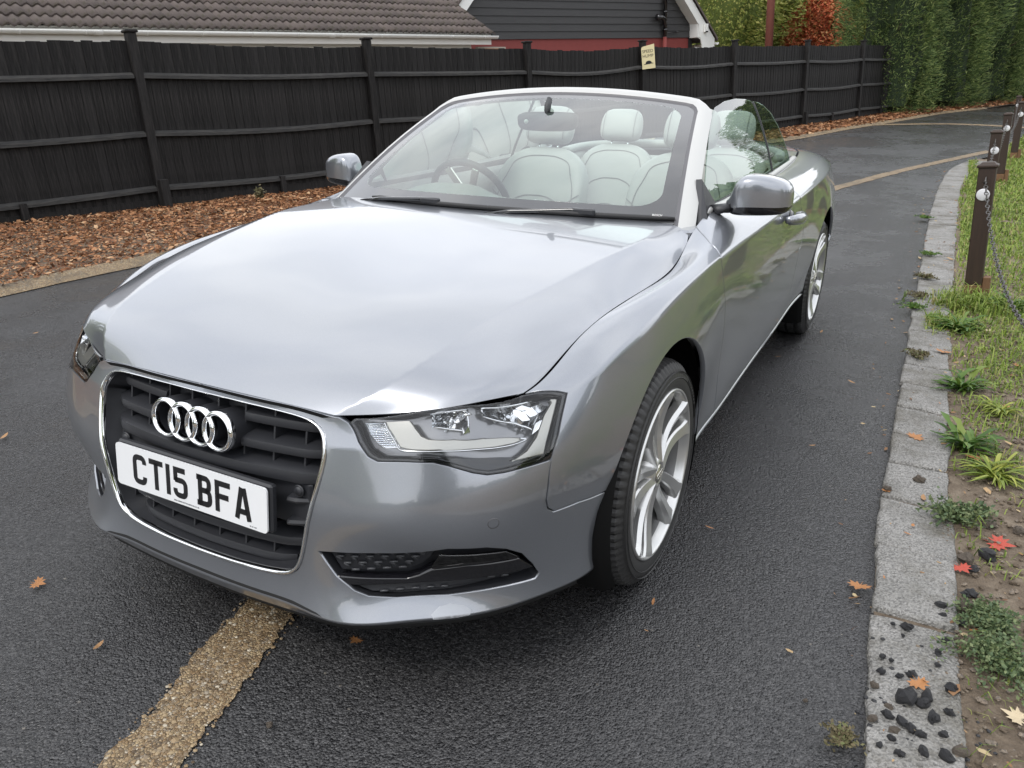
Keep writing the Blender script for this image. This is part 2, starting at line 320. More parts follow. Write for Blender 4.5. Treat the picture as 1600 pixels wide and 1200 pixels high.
PIN = {'L5u': 0,
 'arch_f': [(1.8616, 0.0414), (1.867, 0.0864), (1.8696, 0.1264), (1.8695, 0.1597), (1.8665, 0.1888), (1.8606, 0.2157), (1.8518, 0.2415), (1.8402, 0.2668), (1.826, 0.2924), (1.8094, 0.3183),
            (1.7906, 0.3441), (1.7697, 0.3694), (1.7467, 0.3939), (1.7217, 0.4168), (1.6945, 0.4378), (1.6651, 0.4564), (1.6338, 0.4725), (1.6008, 0.4861), (1.5665, 0.4973), (1.5313, 0.5062),
            (1.4953, 0.5127), (1.4586, 0.5171), (1.4218, 0.5191), (1.3856, 0.5187), (1.3511, 0.5158), (1.319, 0.5101), (1.2899, 0.5015), (1.2639, 0.4899), (1.2406, 0.4752), (1.2197, 0.4572),
            (1.2004, 0.4359), (1.1824, 0.4116), (1.1654, 0.3846), (1.1496, 0.3554), (1.1352, 0.3246), (1.1228, 0.2923), (1.1129, 0.259), (1.106, 0.2247), (1.1015, 0.1899), (1.0991, 0.155),
            (1.0982, 0.1202), (1.0993, 0.0861), (1.1035, 0.0526)],
 'arch_r': [(4.5927, 0.0056), (4.6039, 0.0361), (4.6125, 0.0657), (4.6184, 0.0946), (4.6214, 0.1239), (4.6216, 0.1533), (4.6187, 0.1823), (4.6129, 0.2108), (4.604, 0.2386), (4.5923, 0.2653),
            (4.578, 0.2909), (4.5612, 0.3151), (4.5421, 0.3377), (4.5209, 0.3587), (4.4975, 0.3778), (4.4723, 0.395), (4.4452, 0.4103), (4.4165, 0.4235), (4.3864, 0.4345), (4.3551, 0.4434),
            (4.323, 0.4501), (4.2902, 0.4545), (4.2571, 0.4566), (4.224, 0.4564), (4.1911, 0.4539), (4.1586, 0.4493), (4.1268, 0.4425), (4.0959, 0.4337), (4.0661, 0.423), (4.0378, 0.4106),
            (4.0109, 0.3965), (3.9859, 0.3806), (3.9628, 0.3628), (3.9419, 0.3428), (3.9232, 0.3199), (3.9069, 0.2924), (3.8932, 0.2559), (3.8822, 0.201), (3.874, 0.1462), (3.8686, 0.108),
            (3.866, 0.0761), (3.8663, 0.0436)],
 'door_f': [(2.0451, 0.7434), (1.9598, 0.6881), (1.9312, 0.6153), (1.9784, 0.5418), (2.0288, 0.4633), (2.0654, 0.3442), (2.1116, 0.1322)],
 'door_r': [(3.3215, 0.665), (3.3179, 0.6159), (3.3499, 0.5674), (3.4456, 0.4884), (3.4596, 0.438), (3.4402, 0.3951), (3.4506, 0.3594)],
 'f_blade': [(0.3734, 0.1477), (0.4177, 0.1684), (0.4911, 0.1605), (0.5645, 0.1535), (0.5942, 0.1608), (0.6265, 0.1775), (0.7124, 0.1912), (0.84, 0.1988), (0.8777, 0.1621), (0.7857, 0.1546),
             (0.6677, 0.1426), (0.57, 0.1403), (0.4562, 0.1458)],
 'f_lens': [(0.6246, 0.1843), (0.6521, 0.2343), (0.8065, 0.2316), (0.8401, 0.2063), (0.7892, 0.2051), (0.7129, 0.1971)],
 'f_mesh': [(0.3926, 0.2244), (0.6442, 0.2415), (0.6276, 0.2061), (0.6032, 0.1824), (0.574, 0.1706), (0.4237, 0.1758)],
 'f_mesh2': [(0.449, 0.1413), (0.6666, 0.133), (0.7845, 0.1464), (0.8784, 0.1521), (0.843, 0.1435), (0.7434, 0.129), (0.6044, 0.1175), (0.4878, 0.124)],
 'fog': [(0.3807, 0.2261), (0.4716, 0.2311), (0.5581, 0.2383), (0.6166, 0.2476), (0.6746, 0.2605), (0.7599, 0.2547), (0.8045, 0.2402), (0.8442, 0.2157), (0.8715, 0.1751), (0.8838, 0.1384),
         (0.8693, 0.1237), (0.7794, 0.1194), (0.6564, 0.1102), (0.5406, 0.1118), (0.4836, 0.1212), (0.4553, 0.1359), (0.4428, 0.149), (0.419, 0.1708)],
 'grille': [(0.3563, 0.6991), (0.3736, 0.6644), (0.3856, 0.6235), (0.3833, 0.5378), (0.3686, 0.3859), (0.3402, 0.2411), (0.3185, 0.1877), (0.3012, 0.1622), (0.2779, 0.1471)],
 'hl_low': [(0.4273, 0.7209), (0.4578, 0.6453), (0.4858, 0.6017), (0.5104, 0.5838), (0.5894, 0.5767), (0.6471, 0.569), (0.6806, 0.5464), (0.7357, 0.4966), (0.7659, 0.4779), (0.8045, 0.4707),
            (0.9138, 0.4636)],
 'hl_out': [(0.9138, 0.4636), (0.9132, 0.518), (0.9034, 0.578), (0.8986, 0.6058), (0.8945, 0.6282), (0.896, 0.6468)],
 'l_outer': [(0.8725, 0.6381), (0.8778, 0.6246), (0.8822, 0.5961), (0.8896, 0.5407), (0.8948, 0.4808), (0.8106, 0.4974), (0.8245, 0.4994), (0.8479, 0.5103), (0.8603, 0.5379), (0.8598, 0.5934)],
 'l_ref1': [(0.6482, 0.7098), (0.7469, 0.7008), (0.7313, 0.6491), (0.7183, 0.6581), (0.6531, 0.6787)],
 'l_ref2': [(0.7803, 0.7019), (0.8581, 0.6571), (0.8534, 0.6364), (0.8557, 0.5636), (0.8182, 0.6092), (0.7687, 0.6522)],
 'l_swoosh': [(0.516, 0.7215), (0.5253, 0.6865), (0.5466, 0.6463), (0.5587, 0.6273), (0.586, 0.6226), (0.6616, 0.6214), (0.7255, 0.5991), (0.7771, 0.5687), (0.8121, 0.5539), (0.8369, 0.5518),
              (0.8214, 0.5646), (0.7528, 0.6227), (0.6981, 0.6381), (0.6343, 0.6453), (0.6151, 0.6538), (0.5996, 0.675), (0.5842, 0.71)],
 'l_turn': [(0.4563, 0.7207), (0.473, 0.6692), (0.4969, 0.6382), (0.5168, 0.6257), (0.5567, 0.6273), (0.5447, 0.6464), (0.5233, 0.6868), (0.514, 0.7195)],
 'seam': [(0.9138, 0.4636), (0.9128, 0.3924), (0.9087, 0.3534), (0.9141, 0.3267), (0.9305, 0.3127), (1.008, 0.3092), (1.1332, 0.2902)],
 'sensor': [(0.7775, 0.328)],
 'sensor2': [(0.2959, 0.4234)]}
# ---------------------------------------------------------------- materials
class NT:
    def __init__(s, name):
        s.m = bpy.data.materials.new(name); s.m.use_nodes = True; s.t = s.m.node_tree; s.b = s.t.nodes['Principled BSDF']; s._tc = None
    def n(s, t, **k):
        q = s.t.nodes.new(t)
        for a, b in k.items():
            if a.startswith('i_'):
                key = a[2:].replace('_', ' '); q.inputs[int(key) if key.isdigit() else key].default_value = b
            else: setattr(q, a, b)
        return q
    def l(s, a, b): s.t.links.new(a, b); return s
    def co(s, kind='Object'):
        if s._tc is None: s._tc = s.n('ShaderNodeTexCoord')
        return s._tc.outputs[kind]
    def noise(s, scale, detail=5, rough=.55, stretch=None, dist=0, kind='Object', dim='3D'):
        q = s.n('ShaderNodeTexNoise'); q.inputs['Scale'].default_value = scale; q.inputs['Detail'].default_value = detail; q.inputs['Roughness'].default_value = rough; q.inputs['Distortion'].default_value = dist
        v = s.co(kind)
        if stretch: m = s.n('ShaderNodeMapping'); m.inputs['Scale'].default_value = stretch; s.l(v, m.inputs['Vector']); v = m.outputs[0]
        s.l(v, q.inputs['Vector']); return q.outputs['Fac']
    def vor(s, scale, feature='F1', out='Distance', stretch=None, rand=1):
        q = s.n('ShaderNodeTexVoronoi'); q.feature = feature; q.inputs['Scale'].default_value = scale; q.inputs['Randomness'].default_value = rand; v = s.co()
        if stretch: m = s.n('ShaderNodeMapping'); m.inputs['Scale'].default_value = stretch; s.l(v, m.inputs['Vector']); v = m.outputs[0]
        s.l(v, q.inputs['Vector']); return q.outputs[out]
    def ramp(s, fac, stops, interp='LINEAR'):
        q = s.n('ShaderNodeValToRGB'); cr = q.color_ramp; cr.interpolation = interp
        while len(cr.elements) < len(stops): cr.elements.new(.5)
        for e, (p, c) in zip(cr.elements, stops): e.position = p; e.color = (c, c, c, 1) if not hasattr(c, '__len__') else (*c, 1)
        s.l(fac, q.inputs['Fac']); return q.outputs['Color']
    def mix(s, fac, a, b, mode='MIX'):
        q = s.n('ShaderNodeMix'); q.data_type = 'RGBA'; q.blend_type = mode
        for k, v in (('Factor', fac), ('A', a), ('B', b)):
            if isinstance(v, (int, float)): q.inputs[k].default_value = v if k == 'Factor' else (v, v, v, 1)
            elif hasattr(v, '__len__'): q.inputs[k].default_value = (*v, 1)
            else: s.l(v, q.inputs[k])
        return q.outputs['Result']
    def math(s, op, a, b=0.0):
        q = s.n('ShaderNodeMath'); q.operation = op
        for i, v in enumerate((a, b)):
            if isinstance(v, (int, float)): q.inputs[i].default_value = v
            else: s.l(v, q.inputs[i])
        return q.outputs[0]
    def bump(s, h, strength=.3, dist=.01, prev=None):
        q = s.n('ShaderNodeBump'); q.inputs['Strength'].default_value = strength; q.inputs['Distance'].default_value = dist; s.l(h, q.inputs['Height'])
        if prev is not None: s.l(prev, q.inputs['Normal'])
        return q.outputs[0]
    def set(s, **k):
        for a, v in k.items():
            key = a.replace('_', ' ')
            key = {'Base': 'Base Color', 'Spec': 'Specular IOR Level', 'Coat': 'Coat Weight', 'CoatR': 'Coat Roughness', 'Trans': 'Transmission Weight'}.get(key, key)
            i = s.b.inputs[key]
            if isinstance(v, (int, float)): i.default_value = v
            elif hasattr(v, '__len__'): i.default_value = (*v, 1) if len(v) == 3 and i.type == 'RGBA' else v
            else: s.l(v, i)
        return s
def simple(name, col, rough=.5, metal=0, bump=0, bs=60, var=0, vs_=8, **k):
    q = NT(name)
    if var: q.set(Base=q.mix(q.noise(vs_, 5), tuple(c*(1-var) for c in col), tuple(min(1, c*(1+var)) for c in col)))
    else: q.set(Base=col)
    q.set(Roughness=rough, Metallic=metal, **k)
    if bump: q.set(Normal=q.bump(q.noise(bs, 4), bump, .004))
    return q.m
M = {}
# silver paint with a little dust and fine flake
q = NT('silver_paint')
fl = q.noise(1400, 1, .5); dirt = q.ramp(q.noise(5, 8, .65), [(.35, 0), (.75, 1)])
q.set(Base=q.mix(q.ramp(fl, [(.3, 0), (.7, 1)]), (.24, .253, .280), (.30, .316, .345)), Metallic=.70, Coat=1.0, CoatR=.012, Coat_IOR=1.75,
      Roughness=q.math('MULTIPLY_ADD', dirt, .05) if False else .29)
q.set(Coat_Roughness=q.ramp(dirt, [(0, .012), (1, .05)])); M['paint'] = q.m
q = NT('silver_paint_highlight_specks')
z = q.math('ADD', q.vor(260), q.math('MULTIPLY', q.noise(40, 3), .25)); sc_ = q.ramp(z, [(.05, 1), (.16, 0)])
q.set(Base=q.mix(sc_, (.40, .415, .44), (.05, .05, .05)), Metallic=.6, Roughness=.36); M['highlight_specks'] = q.m  # pale base paints in a highlight; the dark dots are scratch specks
M['satin'] = simple('satin_silver_frame', (.50, .50, .485), .45, .3, Coat=.3, CoatR=.1)
M['chrome'] = simple('polished_chrome', (.86, .87, .88), .07, 1)
M['chrome_dull'] = simple('brushed_trim', (.72, .70, .64), .22, 1)
M['rubber'] = simple('black_rubber', (.02, .02, .021), .6, 0, .2, 300)
M['gasket'] = simple('grey_gasket', (.10, .098, .105), .45)
M['plastic'] = simple('dark_plastic', (.020, .021, .025), .48, 0, .08, 900, Spec=.6)
M['plastic_lit'] = simple('textured_plastic', (.045, .047, .052), .42, 0, Spec=.6)
M['gloss_black'] = simple('gloss_black_plastic', (.008, .008, .010), .08, 0, Coat=.6)
M['black'] = simple('matt_black', (.008, .008, .008), .9, 0, Spec=.1)
M['under'] = simple('underbody', (.012, .012, .012), .85, 0)
M['barrel'] = simple('rim_barrel', (.22, .22, .22), .4, .8, var=.1)  # darker than the rim face, painting shade into the gaps between spokes
M['rim'] = simple('painted_alloy', (.62, .62, .61), .32, .8, var=.06, vs_=14, Coat=.5, CoatR=.1)
M['caliper'] = simple('brake_metal', (.16, .155, .15), .45, .8, .3, 60, var=.3)
M['leather'] = simple('pale_grey_leather', (.35, .36, .34), .42, 0, .22, 420, var=.05, vs_=9)
M['leather_dark'] = simple('grey_leather_side', (.42, .43, .41), .48, 0, .22, 420, var=.05)
M['stitch'] = simple('grey_seam', (.17, .175, .17), .7)
M['dash'] = simple('dashboard_grey', (.30, .31, .29), .6, 0, .2, 700, var=.03)
M['dash_dark'] = simple('dashboard_dark', (.05, .052, .055), .55, 0, .2, 700)
M['carpet'] = simple('grey_carpet', (.12, .12, .115), .95, 0, .5, 500)
M['plate'] = simple('plate_white', (.80, .81, .82), .3, 0, Coat=.5, CoatR=.05)
M['letter'] = simple('plate_black', (.008, .008, .009), .3, 0, Coat=.4)
M['amber'] = simple('amber_lens', (.5, .16, .03), .2)
M['red'] = simple('red_lens', (.25, .01, .01), .12, 0, Coat=1.0)
M['lamp_silver'] = simple('lamp_reflector', (.82, .83, .84), .1, 1)
M['lamp_trim'] = simple('lamp_satin_trim', (.50, .49, .45), .28, .75)
M['lamp_grey'] = simple('lamp_grey_shell', (.34, .34, .345), .16, .6)
def glass(name, tint, ior=1.5, rough=0.0, fac=.0):
    q = NT(name); q.t.nodes.remove(q.b); o = q.t.nodes['Material Output']
    tr = q.n('ShaderNodeBsdfTransparent'); tr.inputs[0].default_value = (*tint, 1); gl = q.n('ShaderNodeBsdfGlossy'); gl.inputs['Roughness'].default_value = rough; gl.inputs['Color'].default_value = (1, 1, 1, 1)
    fr = q.n('ShaderNodeFresnel'); fr.inputs['IOR'].default_value = ior; mx_ = q.n('ShaderNodeMixShader')
    f2 = q.math('ADD', q.math('MULTIPLY', fr.outputs[0], 1.0), fac)
    q.l(f2, mx_.inputs[0]); q.l(tr.outputs[0], mx_.inputs[1]); q.l(gl.outputs[0], mx_.inputs[2]); q.l(mx_.outputs[0], o.inputs[0]); return q.m
M['wind'] = glass('windscreen_glass', (.76, .90, .84), 1.55, 0, .115)
M['sideglass'] = glass('side_glass', (.56, .72, .64), 1.5, 0, .02)
M['lens'] = glass('headlamp_lens', (.93, .94, .95), 1.45, 0, .0)
M['foglens'] = glass('fog_lens', (.35, .35, .36), 1.5, .02, .02)
M['mirror'] = simple('mirror_face', (.8, .8, .8), .02, 1)
q = NT('frit_black'); q.set(Base=(.03, .03, .032), Roughness=.12, Coat=1.0, CoatR=.01, Coat_IOR=1.7); M['frit'] = q.m
q = NT('tyre_rubber'); q.set(Base=q.mix(q.noise(9, 6), (.020, .020, .021), (.042, .041, .040)), Roughness=.55, Normal=q.bump(q.noise(160, 3), .25, .002)); M['tyre'] = q.m
# asphalt: coarse chips bound in bitumen, damp in patches
def asphalt():
    q = NT('asphalt')
    v = q.vor(190); vb = q.vor(90); n = q.noise(60, 7, .7); big = q.noise(.55, 5, .6); mid = q.noise(3.2, 6, .65)
    col = q.mix(q.ramp(q.vor(190, out='Color'), [(.2, 0), (.62, .40), (.92, 1)]), (.006, .006, .007), (.080, .079, .080))
    wet = q.ramp(q.mix(.35, big, mid), [(.42, 1), (.60, 0)])
    col = q.mix(q.math('MULTIPLY', wet, .42), col, (.020, .020, .022))
    col = q.mix(q.ramp(q.noise(240, 3, .6), [(.52, 0), (.75, .55)]), col, (.17, .165, .16))
    speck = q.ramp(q.vor(62, out='Color'), [(.90, 0), (.95, 1)]); tiny = q.ramp(q.vor(62), [(.18, 1), (.28, 0)])
    col = q.mix(q.math('MULTIPLY', speck, q.math('MULTIPLY', tiny, .8)), col, (.22, .20, .17))
    pale = q.ramp(q.noise(2.1, 9, .8), [(.66, 0), (.74, .5)]); col = q.mix(q.math('MULTIPLY', pale, q.ramp(q.noise(90, 2), [(.45, 0), (.6, 1)])), col, (.22, .20, .17))
    q.set(Base=col, Roughness=q.ramp(wet, [(0, .42), (1, .13)]), Spec=.55)
    h = q.math('ADD', q.math('MULTIPLY', q.math('SUBTRACT', 1.0, v), .6), q.math('ADD', q.math('MULTIPLY', q.math('SUBTRACT', 1.0, vb), .5), q.math('MULTIPLY', n, .6)))
    q.set(Normal=q.bump(h, .75, .006)); return q.m
M['asphalt'] = asphalt()
def aggregate():
    q = NT('exposed_aggregate')
    c = q.ramp(q.vor(130, out='Color'), [(.0, (.06, .04, .022)), (.35, (.26, .17, .085)), (.6, (.40, .30, .17)), (.8, (.16, .115, .07)), (1, (.62, .55, .43))])
    d = q.vor(130, 'DISTANCE_TO_EDGE'); col = q.mix(q.ramp(d, [(.0, 1), (.10, 0)]), c, (.045, .032, .02))
    col = q.mix(q.ramp(q.noise(6, 6), [(.5, 0), (.75, .75)]), col, (.03, .027, .022))
    q.set(Base=col, Roughness=.55, Normal=q.bump(q.math('ADD', d, q.math('MULTIPLY', q.noise(30, 5), .5)), .9, .007)); return q.m
M['aggregate'] = aggregate()
def stone(name, a, b, sp=.5):
    q = NT(name); n = q.noise(7, 8, .7); f = q.vor(210, out='Color')
    col = q.mix(q.ramp(n, [(.3, 0), (.7, 1)]), a, b); col = q.mix(q.ramp(f, [(.35, 0), (.9, .7)]), col, (.07, .068, .065)); col = q.mix(q.ramp(q.noise(2.5, 9, .75), [(.48, 0), (.66, .75)]), col, (.085, .075, .05))
    q.set(Base=col, Roughness=.8, Normal=q.bump(q.math('ADD', q.noise(60, 6), q.math('MULTIPLY', q.vor(110), .7)), .9, .010)); return q.m
M['kerb'] = stone('granite_grey', (.36, .35, .335), (.22, .215, .20))
M['pebble'] = stone('pebble_tan', (.30, .24, .18), (.18, .14, .11)); M['pebble_dark'] = simple('tar_lump', (.017, .017, .019), .5, 0, .6, 180, var=.4, vs_=60)
def soil():
    q = NT('soil'); col = q.ramp(q.noise(14, 10, .7), [(.25, (.075, .055, .038)), (.5, (.17, .13, .092)), (.75, (.29, .24, .18))])
    q.set(Base=col, Roughness=.9, Normal=q.bump(q.math('ADD', q.noise(40, 8, .7), q.math('MULTIPLY', q.vor(90), .3)), .9, .02)); return q.m
M['soil'] = soil()
def rand_mat(name, stops, rough=.8, scale=1.0, trans=0, **k):
    """colour varies by island (Random Per Island)"""
    q = NT(name); g = q.n('ShaderNodeNewGeometry'); q.set(Base=q.ramp(g.outputs['Random Per Island'], stops), Roughness=rough, **k)
    if trans:
        o = q.t.nodes['Material Output']; t = q.n('ShaderNodeBsdfTranslucent'); q.l(q.b.inputs['Base Color'].links[0].from_socket, t.inputs['Color']); mx_ = q.n('ShaderNodeMixShader'); mx_.inputs[0].default_value = trans
        q.l(q.b.outputs[0], mx_.inputs[1]); q.l(t.outputs[0], mx_.inputs[2]); q.l(mx_.outputs[0], o.inputs[0])
    return q.m
M['chip'] = rand_mat('bark_chip', [(0, (.06, .024, .011)), (.3, (.16, .064, .026)), (.6, (.30, .13, .052)), (.85, (.41, .21, .10)), (1, (.50, .33, .19))], .85)
M['grass'] = rand_mat('grass_blade', [(0, (.09, .14, .025)), (.4, (.20, .29, .045)), (.75, (.31, .40, .08)), (.92, (.34, .36, .11)), (1, (.38, .30, .15))], .6, trans=.3)
M['weed'] = rand_mat('weed_leaf', [(0, (.035, .085, .012)), (.5, (.08, .17, .025)), (1, (.20, .26, .05))], .5, trans=.25)
M['dryplant'] = rand_mat('dry_plant', [(0, (.07, .06, .03)), (.5, (.16, .13, .07)), (1, (.12, .14, .05))], .8)
M['conifer'] = rand_mat('conifer_spray', [(0, (.035, .065, .022)), (.35, (.09, .145, .045)), (.7, (.18, .25, .075)), (1, (.32, .37, .13))], .65, trans=.35)
M['leaf_yg'] = rand_mat('broad_leaf', [(0, (.18, .23, .05)), (.4, (.32, .37, .09)), (.8, (.46, .47, .14)), (1, (.58, .52, .18))], .55, trans=.45)
M['leaf_dg'] = rand_mat('dark_leaf', [(0, (.04, .07, .025)), (.6, (.10, .15, .05)), (1, (.18, .22, .08))], .6, trans=.3)
M['leaf_red'] = rand_mat('maple_leaf', [(0, (.48, .12, .06)), (.4, (.66, .21, .11)), (.8, (.74, .34, .16)), (1, (.50, .42, .16))], .6, trans=.4)
M['trunk'] = simple('bark', (.07, .05, .035), .9, 0, .6, 40, var=.3)
def fencewood():
    q = NT('black_stained_wood'); g = q.n('ShaderNodeObjectInfo')
    gr = q.noise(5, 8, .7, (14, 14, 1)); big = q.noise(1.2, 5, .6)
    a = q.mix(g.outputs['Random'], (.0075, .0070, .0070), (.0155, .0145, .0145)); col = q.mix(q.ramp(gr, [(.42, 0), (.75, 1)]), a, (.040, .037, .035))
    col = q.mix(q.ramp(big, [(.6, 0), (.8, .35)]), col, (.030, .028, .026))
    q.set(Base=col, Roughness=.70, Spec=.18, Normal=q.bump(gr, .35, .004)); return q.m
M['fence'] = fencewood()
def railwood():
    q = NT('weathered_rail'); gr = q.noise(6, 8, .7, (1, 8, 12)); col = q.mix(q.ramp(gr, [(.35, 0), (.7, 1)]), (.012, .012, .013), (.058, .055, .050)); q.set(Base=col, Roughness=.75, Normal=q.bump(gr, .3, .004)); return q.m
M['rail'] = railwood()
def post_wood():
    q = NT('brown_stained_post'); gr = q.noise(4, 8, .7, (18, 18, 1.2)); col = q.mix(gr, (.010, .006, .004), (.055, .030, .018)); q.set(Base=col, Roughness=.55, Normal=q.bump(gr, .4, .004)); return q.m
M['post'] = post_wood()
M['post_raw'] = simple('bare_post_foot', (.16, .085, .04), .75, 0, .4, 90, var=.35, vs_=20)
M['tile'] = (lambda q: (q.set(Base=q.mix(q.ramp(q.noise(3.2, 8, .7), [(.35, 0), (.75, 1)]), q.mix(q.n('ShaderNodeObjectInfo').outputs['Random'], (.055, .044, .040), (.105, .082, .072)), q.mix(q.ramp(q.noise(9, 8), [(.55, 0), (.7, 1)]), (.13, .105, .095), (.06, .055, .025))), Roughness=.85, Normal=q.bump(q.noise(70, 6), .5, .006)), q.m)[1])(NT('roof_tile'))
M['white'] = simple('white_pvc', (.74, .74, .71), .35, 0, var=.05)
M['cream'] = simple('cream_paint', (.66, .64, .60), .5)
M['redwall'] = simple('red_painted_wall', (.19, .033, .028), .7, 0, .2, 60, var=.12)
M['clad'] = (lambda q: (q.set(Base=q.mix(q.noise(3, 8, .7, (1, 1, 9)), (.016, .0155, .016), (.042, .041, .041)), Roughness=.6, Normal=q.bump(q.noise(6, 8, .7, (1, 1, 12)), .3, .004)), q.m)[1])(NT('black_cladding'))
M['brick'] = simple('brick_orange', (.28, .14, .07), .85, 0, .4, 60, var=.25, vs_=20); M['mortar'] = simple('mortar', (.35, .32, .27), .9)
M['iron'] = simple('galvanised_chain', (.13, .125, .12), .45, .8, .3, 200, var=.3, vs_=80)
M['rust'] = simple('rusty_pole', (.13, .035, .022), .75, 0, .3, 40, var=.3)
M['reflector'] = simple('white_reflector', (.72, .72, .74), .25, 0, .5, 260)
M['sign'] = simple('cream_sign', (.66, .58, .34), .6, 0, var=.06)
M['leaf_o'] = simple('orange_leaf', (.38, .17, .06), .6, 0, .4, 90, var=.35, vs_=40); M['leaf_r'] = simple('red_leaf', (.42, .06, .035), .55, 0, .4, 90, var=.3, vs_=40); M['leaf_t'] = simple('tan_leaf', (.36, .20, .09), .7, 0, .4, 90, var=.35, vs_=40); M['leaf_w'] = simple('pale_leaf', (.55, .45, .30), .7, 0, .4, 90, var=.2, vs_=40)
# ================================================================ ground, drive, kerb, verge
def struct(o): o['kind'] = 'structure'; return o
def sheet(name, loop, mat, dz, h=.5, rough=0.0, sc_=3.0, hv=None):
    P = np.array(loop, float); P = P if area(P) > 0 else P[::-1]; V, F = tri2d([resample(P, h*.8)], h, hv)
    z = zga(V[:, 1])+dz
    if rough: z = z+np.array([rough*mnoise.noise(Vector((x*sc_, y*sc_, 0))) for x, y in V])
    return struct(mesh(name, np.stack([V[:, 0], V[:, 1], z], 1), F, mat))
ys = np.concatenate([np.linspace(-60, -6, 12), np.linspace(-5, 30, 71), np.linspace(32, 150, 30)]); xs = np.concatenate([np.linspace(-90, -8, 20), np.linspace(-7, 7, 29), np.linspace(9, 90, 20)])
X, Y = np.meshgrid(xs, ys, indexing='ij'); n, m = X.shape; i, j = np.meshgrid(np.arange(n-1), np.arange(m-1), indexing='ij'); a = (i*m+j).ravel()
struct(mesh('ground', np.stack([X.ravel(), Y.ravel(), zga(Y.ravel())-.03], 1), np.stack([a, a+m, a+m+1, a+1], 1), M['soil']))
KL = [(1.56, -4.0), (1.56, -1.5), (1.55, -.8), (1.535, -.37), (1.48, .29), (1.455, 1.03), (1.44, 2.0), (1.42, 3.02), (1.39, 5.0), (1.36, 7.16), (1.355, 8.5), (1.37, 10.0), (1.43, 11.56), (1.58, 12.6), (1.84, 13.5)]
KR = [(1.77, -4.0), (1.76, -1.5), (1.745, -.8), (1.732, -.37), (1.705, .29), (1.670, 1.03), (1.655, 2.0), (1.64, 3.02), (1.63, 5.57), (1.62, 7.5), (1.62, 9.7), (1.66, 10.6), (1.76, 11.6), (1.90, 12.4), (2.06, 13.1)]
LE = [(-4.2, -9), (-4.2, -5), (-4.2, -3), (-4.2, -1.5), (-4.2, -.5), (-4.19, .3), (-4.18, .97), (-4.2, 1.5), (-4.17, 2.06), (-4.05, 4), (-3.85, 7), (-3.35, 10), (-2.5, 13), (-1.48, 15.9), (-.85, 18.26), (.02, 20.96), (.94, 23.98), (2.04, 26.43), (3.12, 28.86), (4.6, 32.5)]
klc = crv(KL, 6); krc = crv(KR, 6); lec = crv(LE, 5)
road = [tuple(p) for p in lec]+[(14, 31), (14, 20.5), (3.6, 18.6), (2.66, 17.9), (2.26, 15.5), (2.0, 13.9)]+[(x+.01, y) for x, y in klc[::-1]]+[(1.57, -9)]
sheet('drive', road, M['asphalt'], .0, .45)
# exposed aggregate bands crossing the drive
def band(name, C, wd, jag=.022, cap_=True):
    C = crv(C, 8); t = np.gradient(C, axis=0); t /= np.linalg.norm(t, axis=1)[:, None]; nn = np.stack([-t[:, 1], t[:, 0]], 1); C = resample(C, .015 if cap_ and wd < .2 else .06, False); t = np.gradient(C, axis=0); t /= np.linalg.norm(t, axis=1)[:, None]; nn = np.stack([-t[:, 1], t[:, 0]], 1)
    L = [c_+n_*(wd/2+jag*mnoise.noise(Vector((c_[0]*5, c_[1]*5, 1)))*.8+jag*.9*mnoise.noise(Vector((c_[0]*60, c_[1]*60, 3)))) for c_, n_ in zip(C, nn)]; Rr = [c_-n_*(wd/2+jag*mnoise.noise(Vector((c_[0]*5, c_[1]*5, 5)))*.8+jag*.9*mnoise.noise(Vector((c_[0]*60, c_[1]*60, 8)))) for c_, n_ in zip(C, nn)]
    n = len(L); V = [(p[0], p[1], zg(p[1])+.005) for p in L+Rr]; return struct(mesh(name, V, [(i, n+i, n+i+1, i+1) for i in range(n-1)], M['aggregate']))
band('aggregate_strip', [(.36, -1.9), (.265, -1.55), (.165, -1.22), (.085, -.93), (.0, -.635), (-.10, -.2), (-.25, 1), (-.38, 3), (-.36, 5.5), (-.15, 8), (.13, 9.28), (.42, 10.3), (.75, 11.37), (1.30, 12.87), (1.85, 14.3), (2.02, 14.75)], .168)
band('aggregate_strip_far', [(-1.2, 18.7), (-.7, 19.5), (-.12, 19.93), (.9, 20.45), (1.86, 20.4), (2.75, 19.93), (3.6, 19.4)], .34)
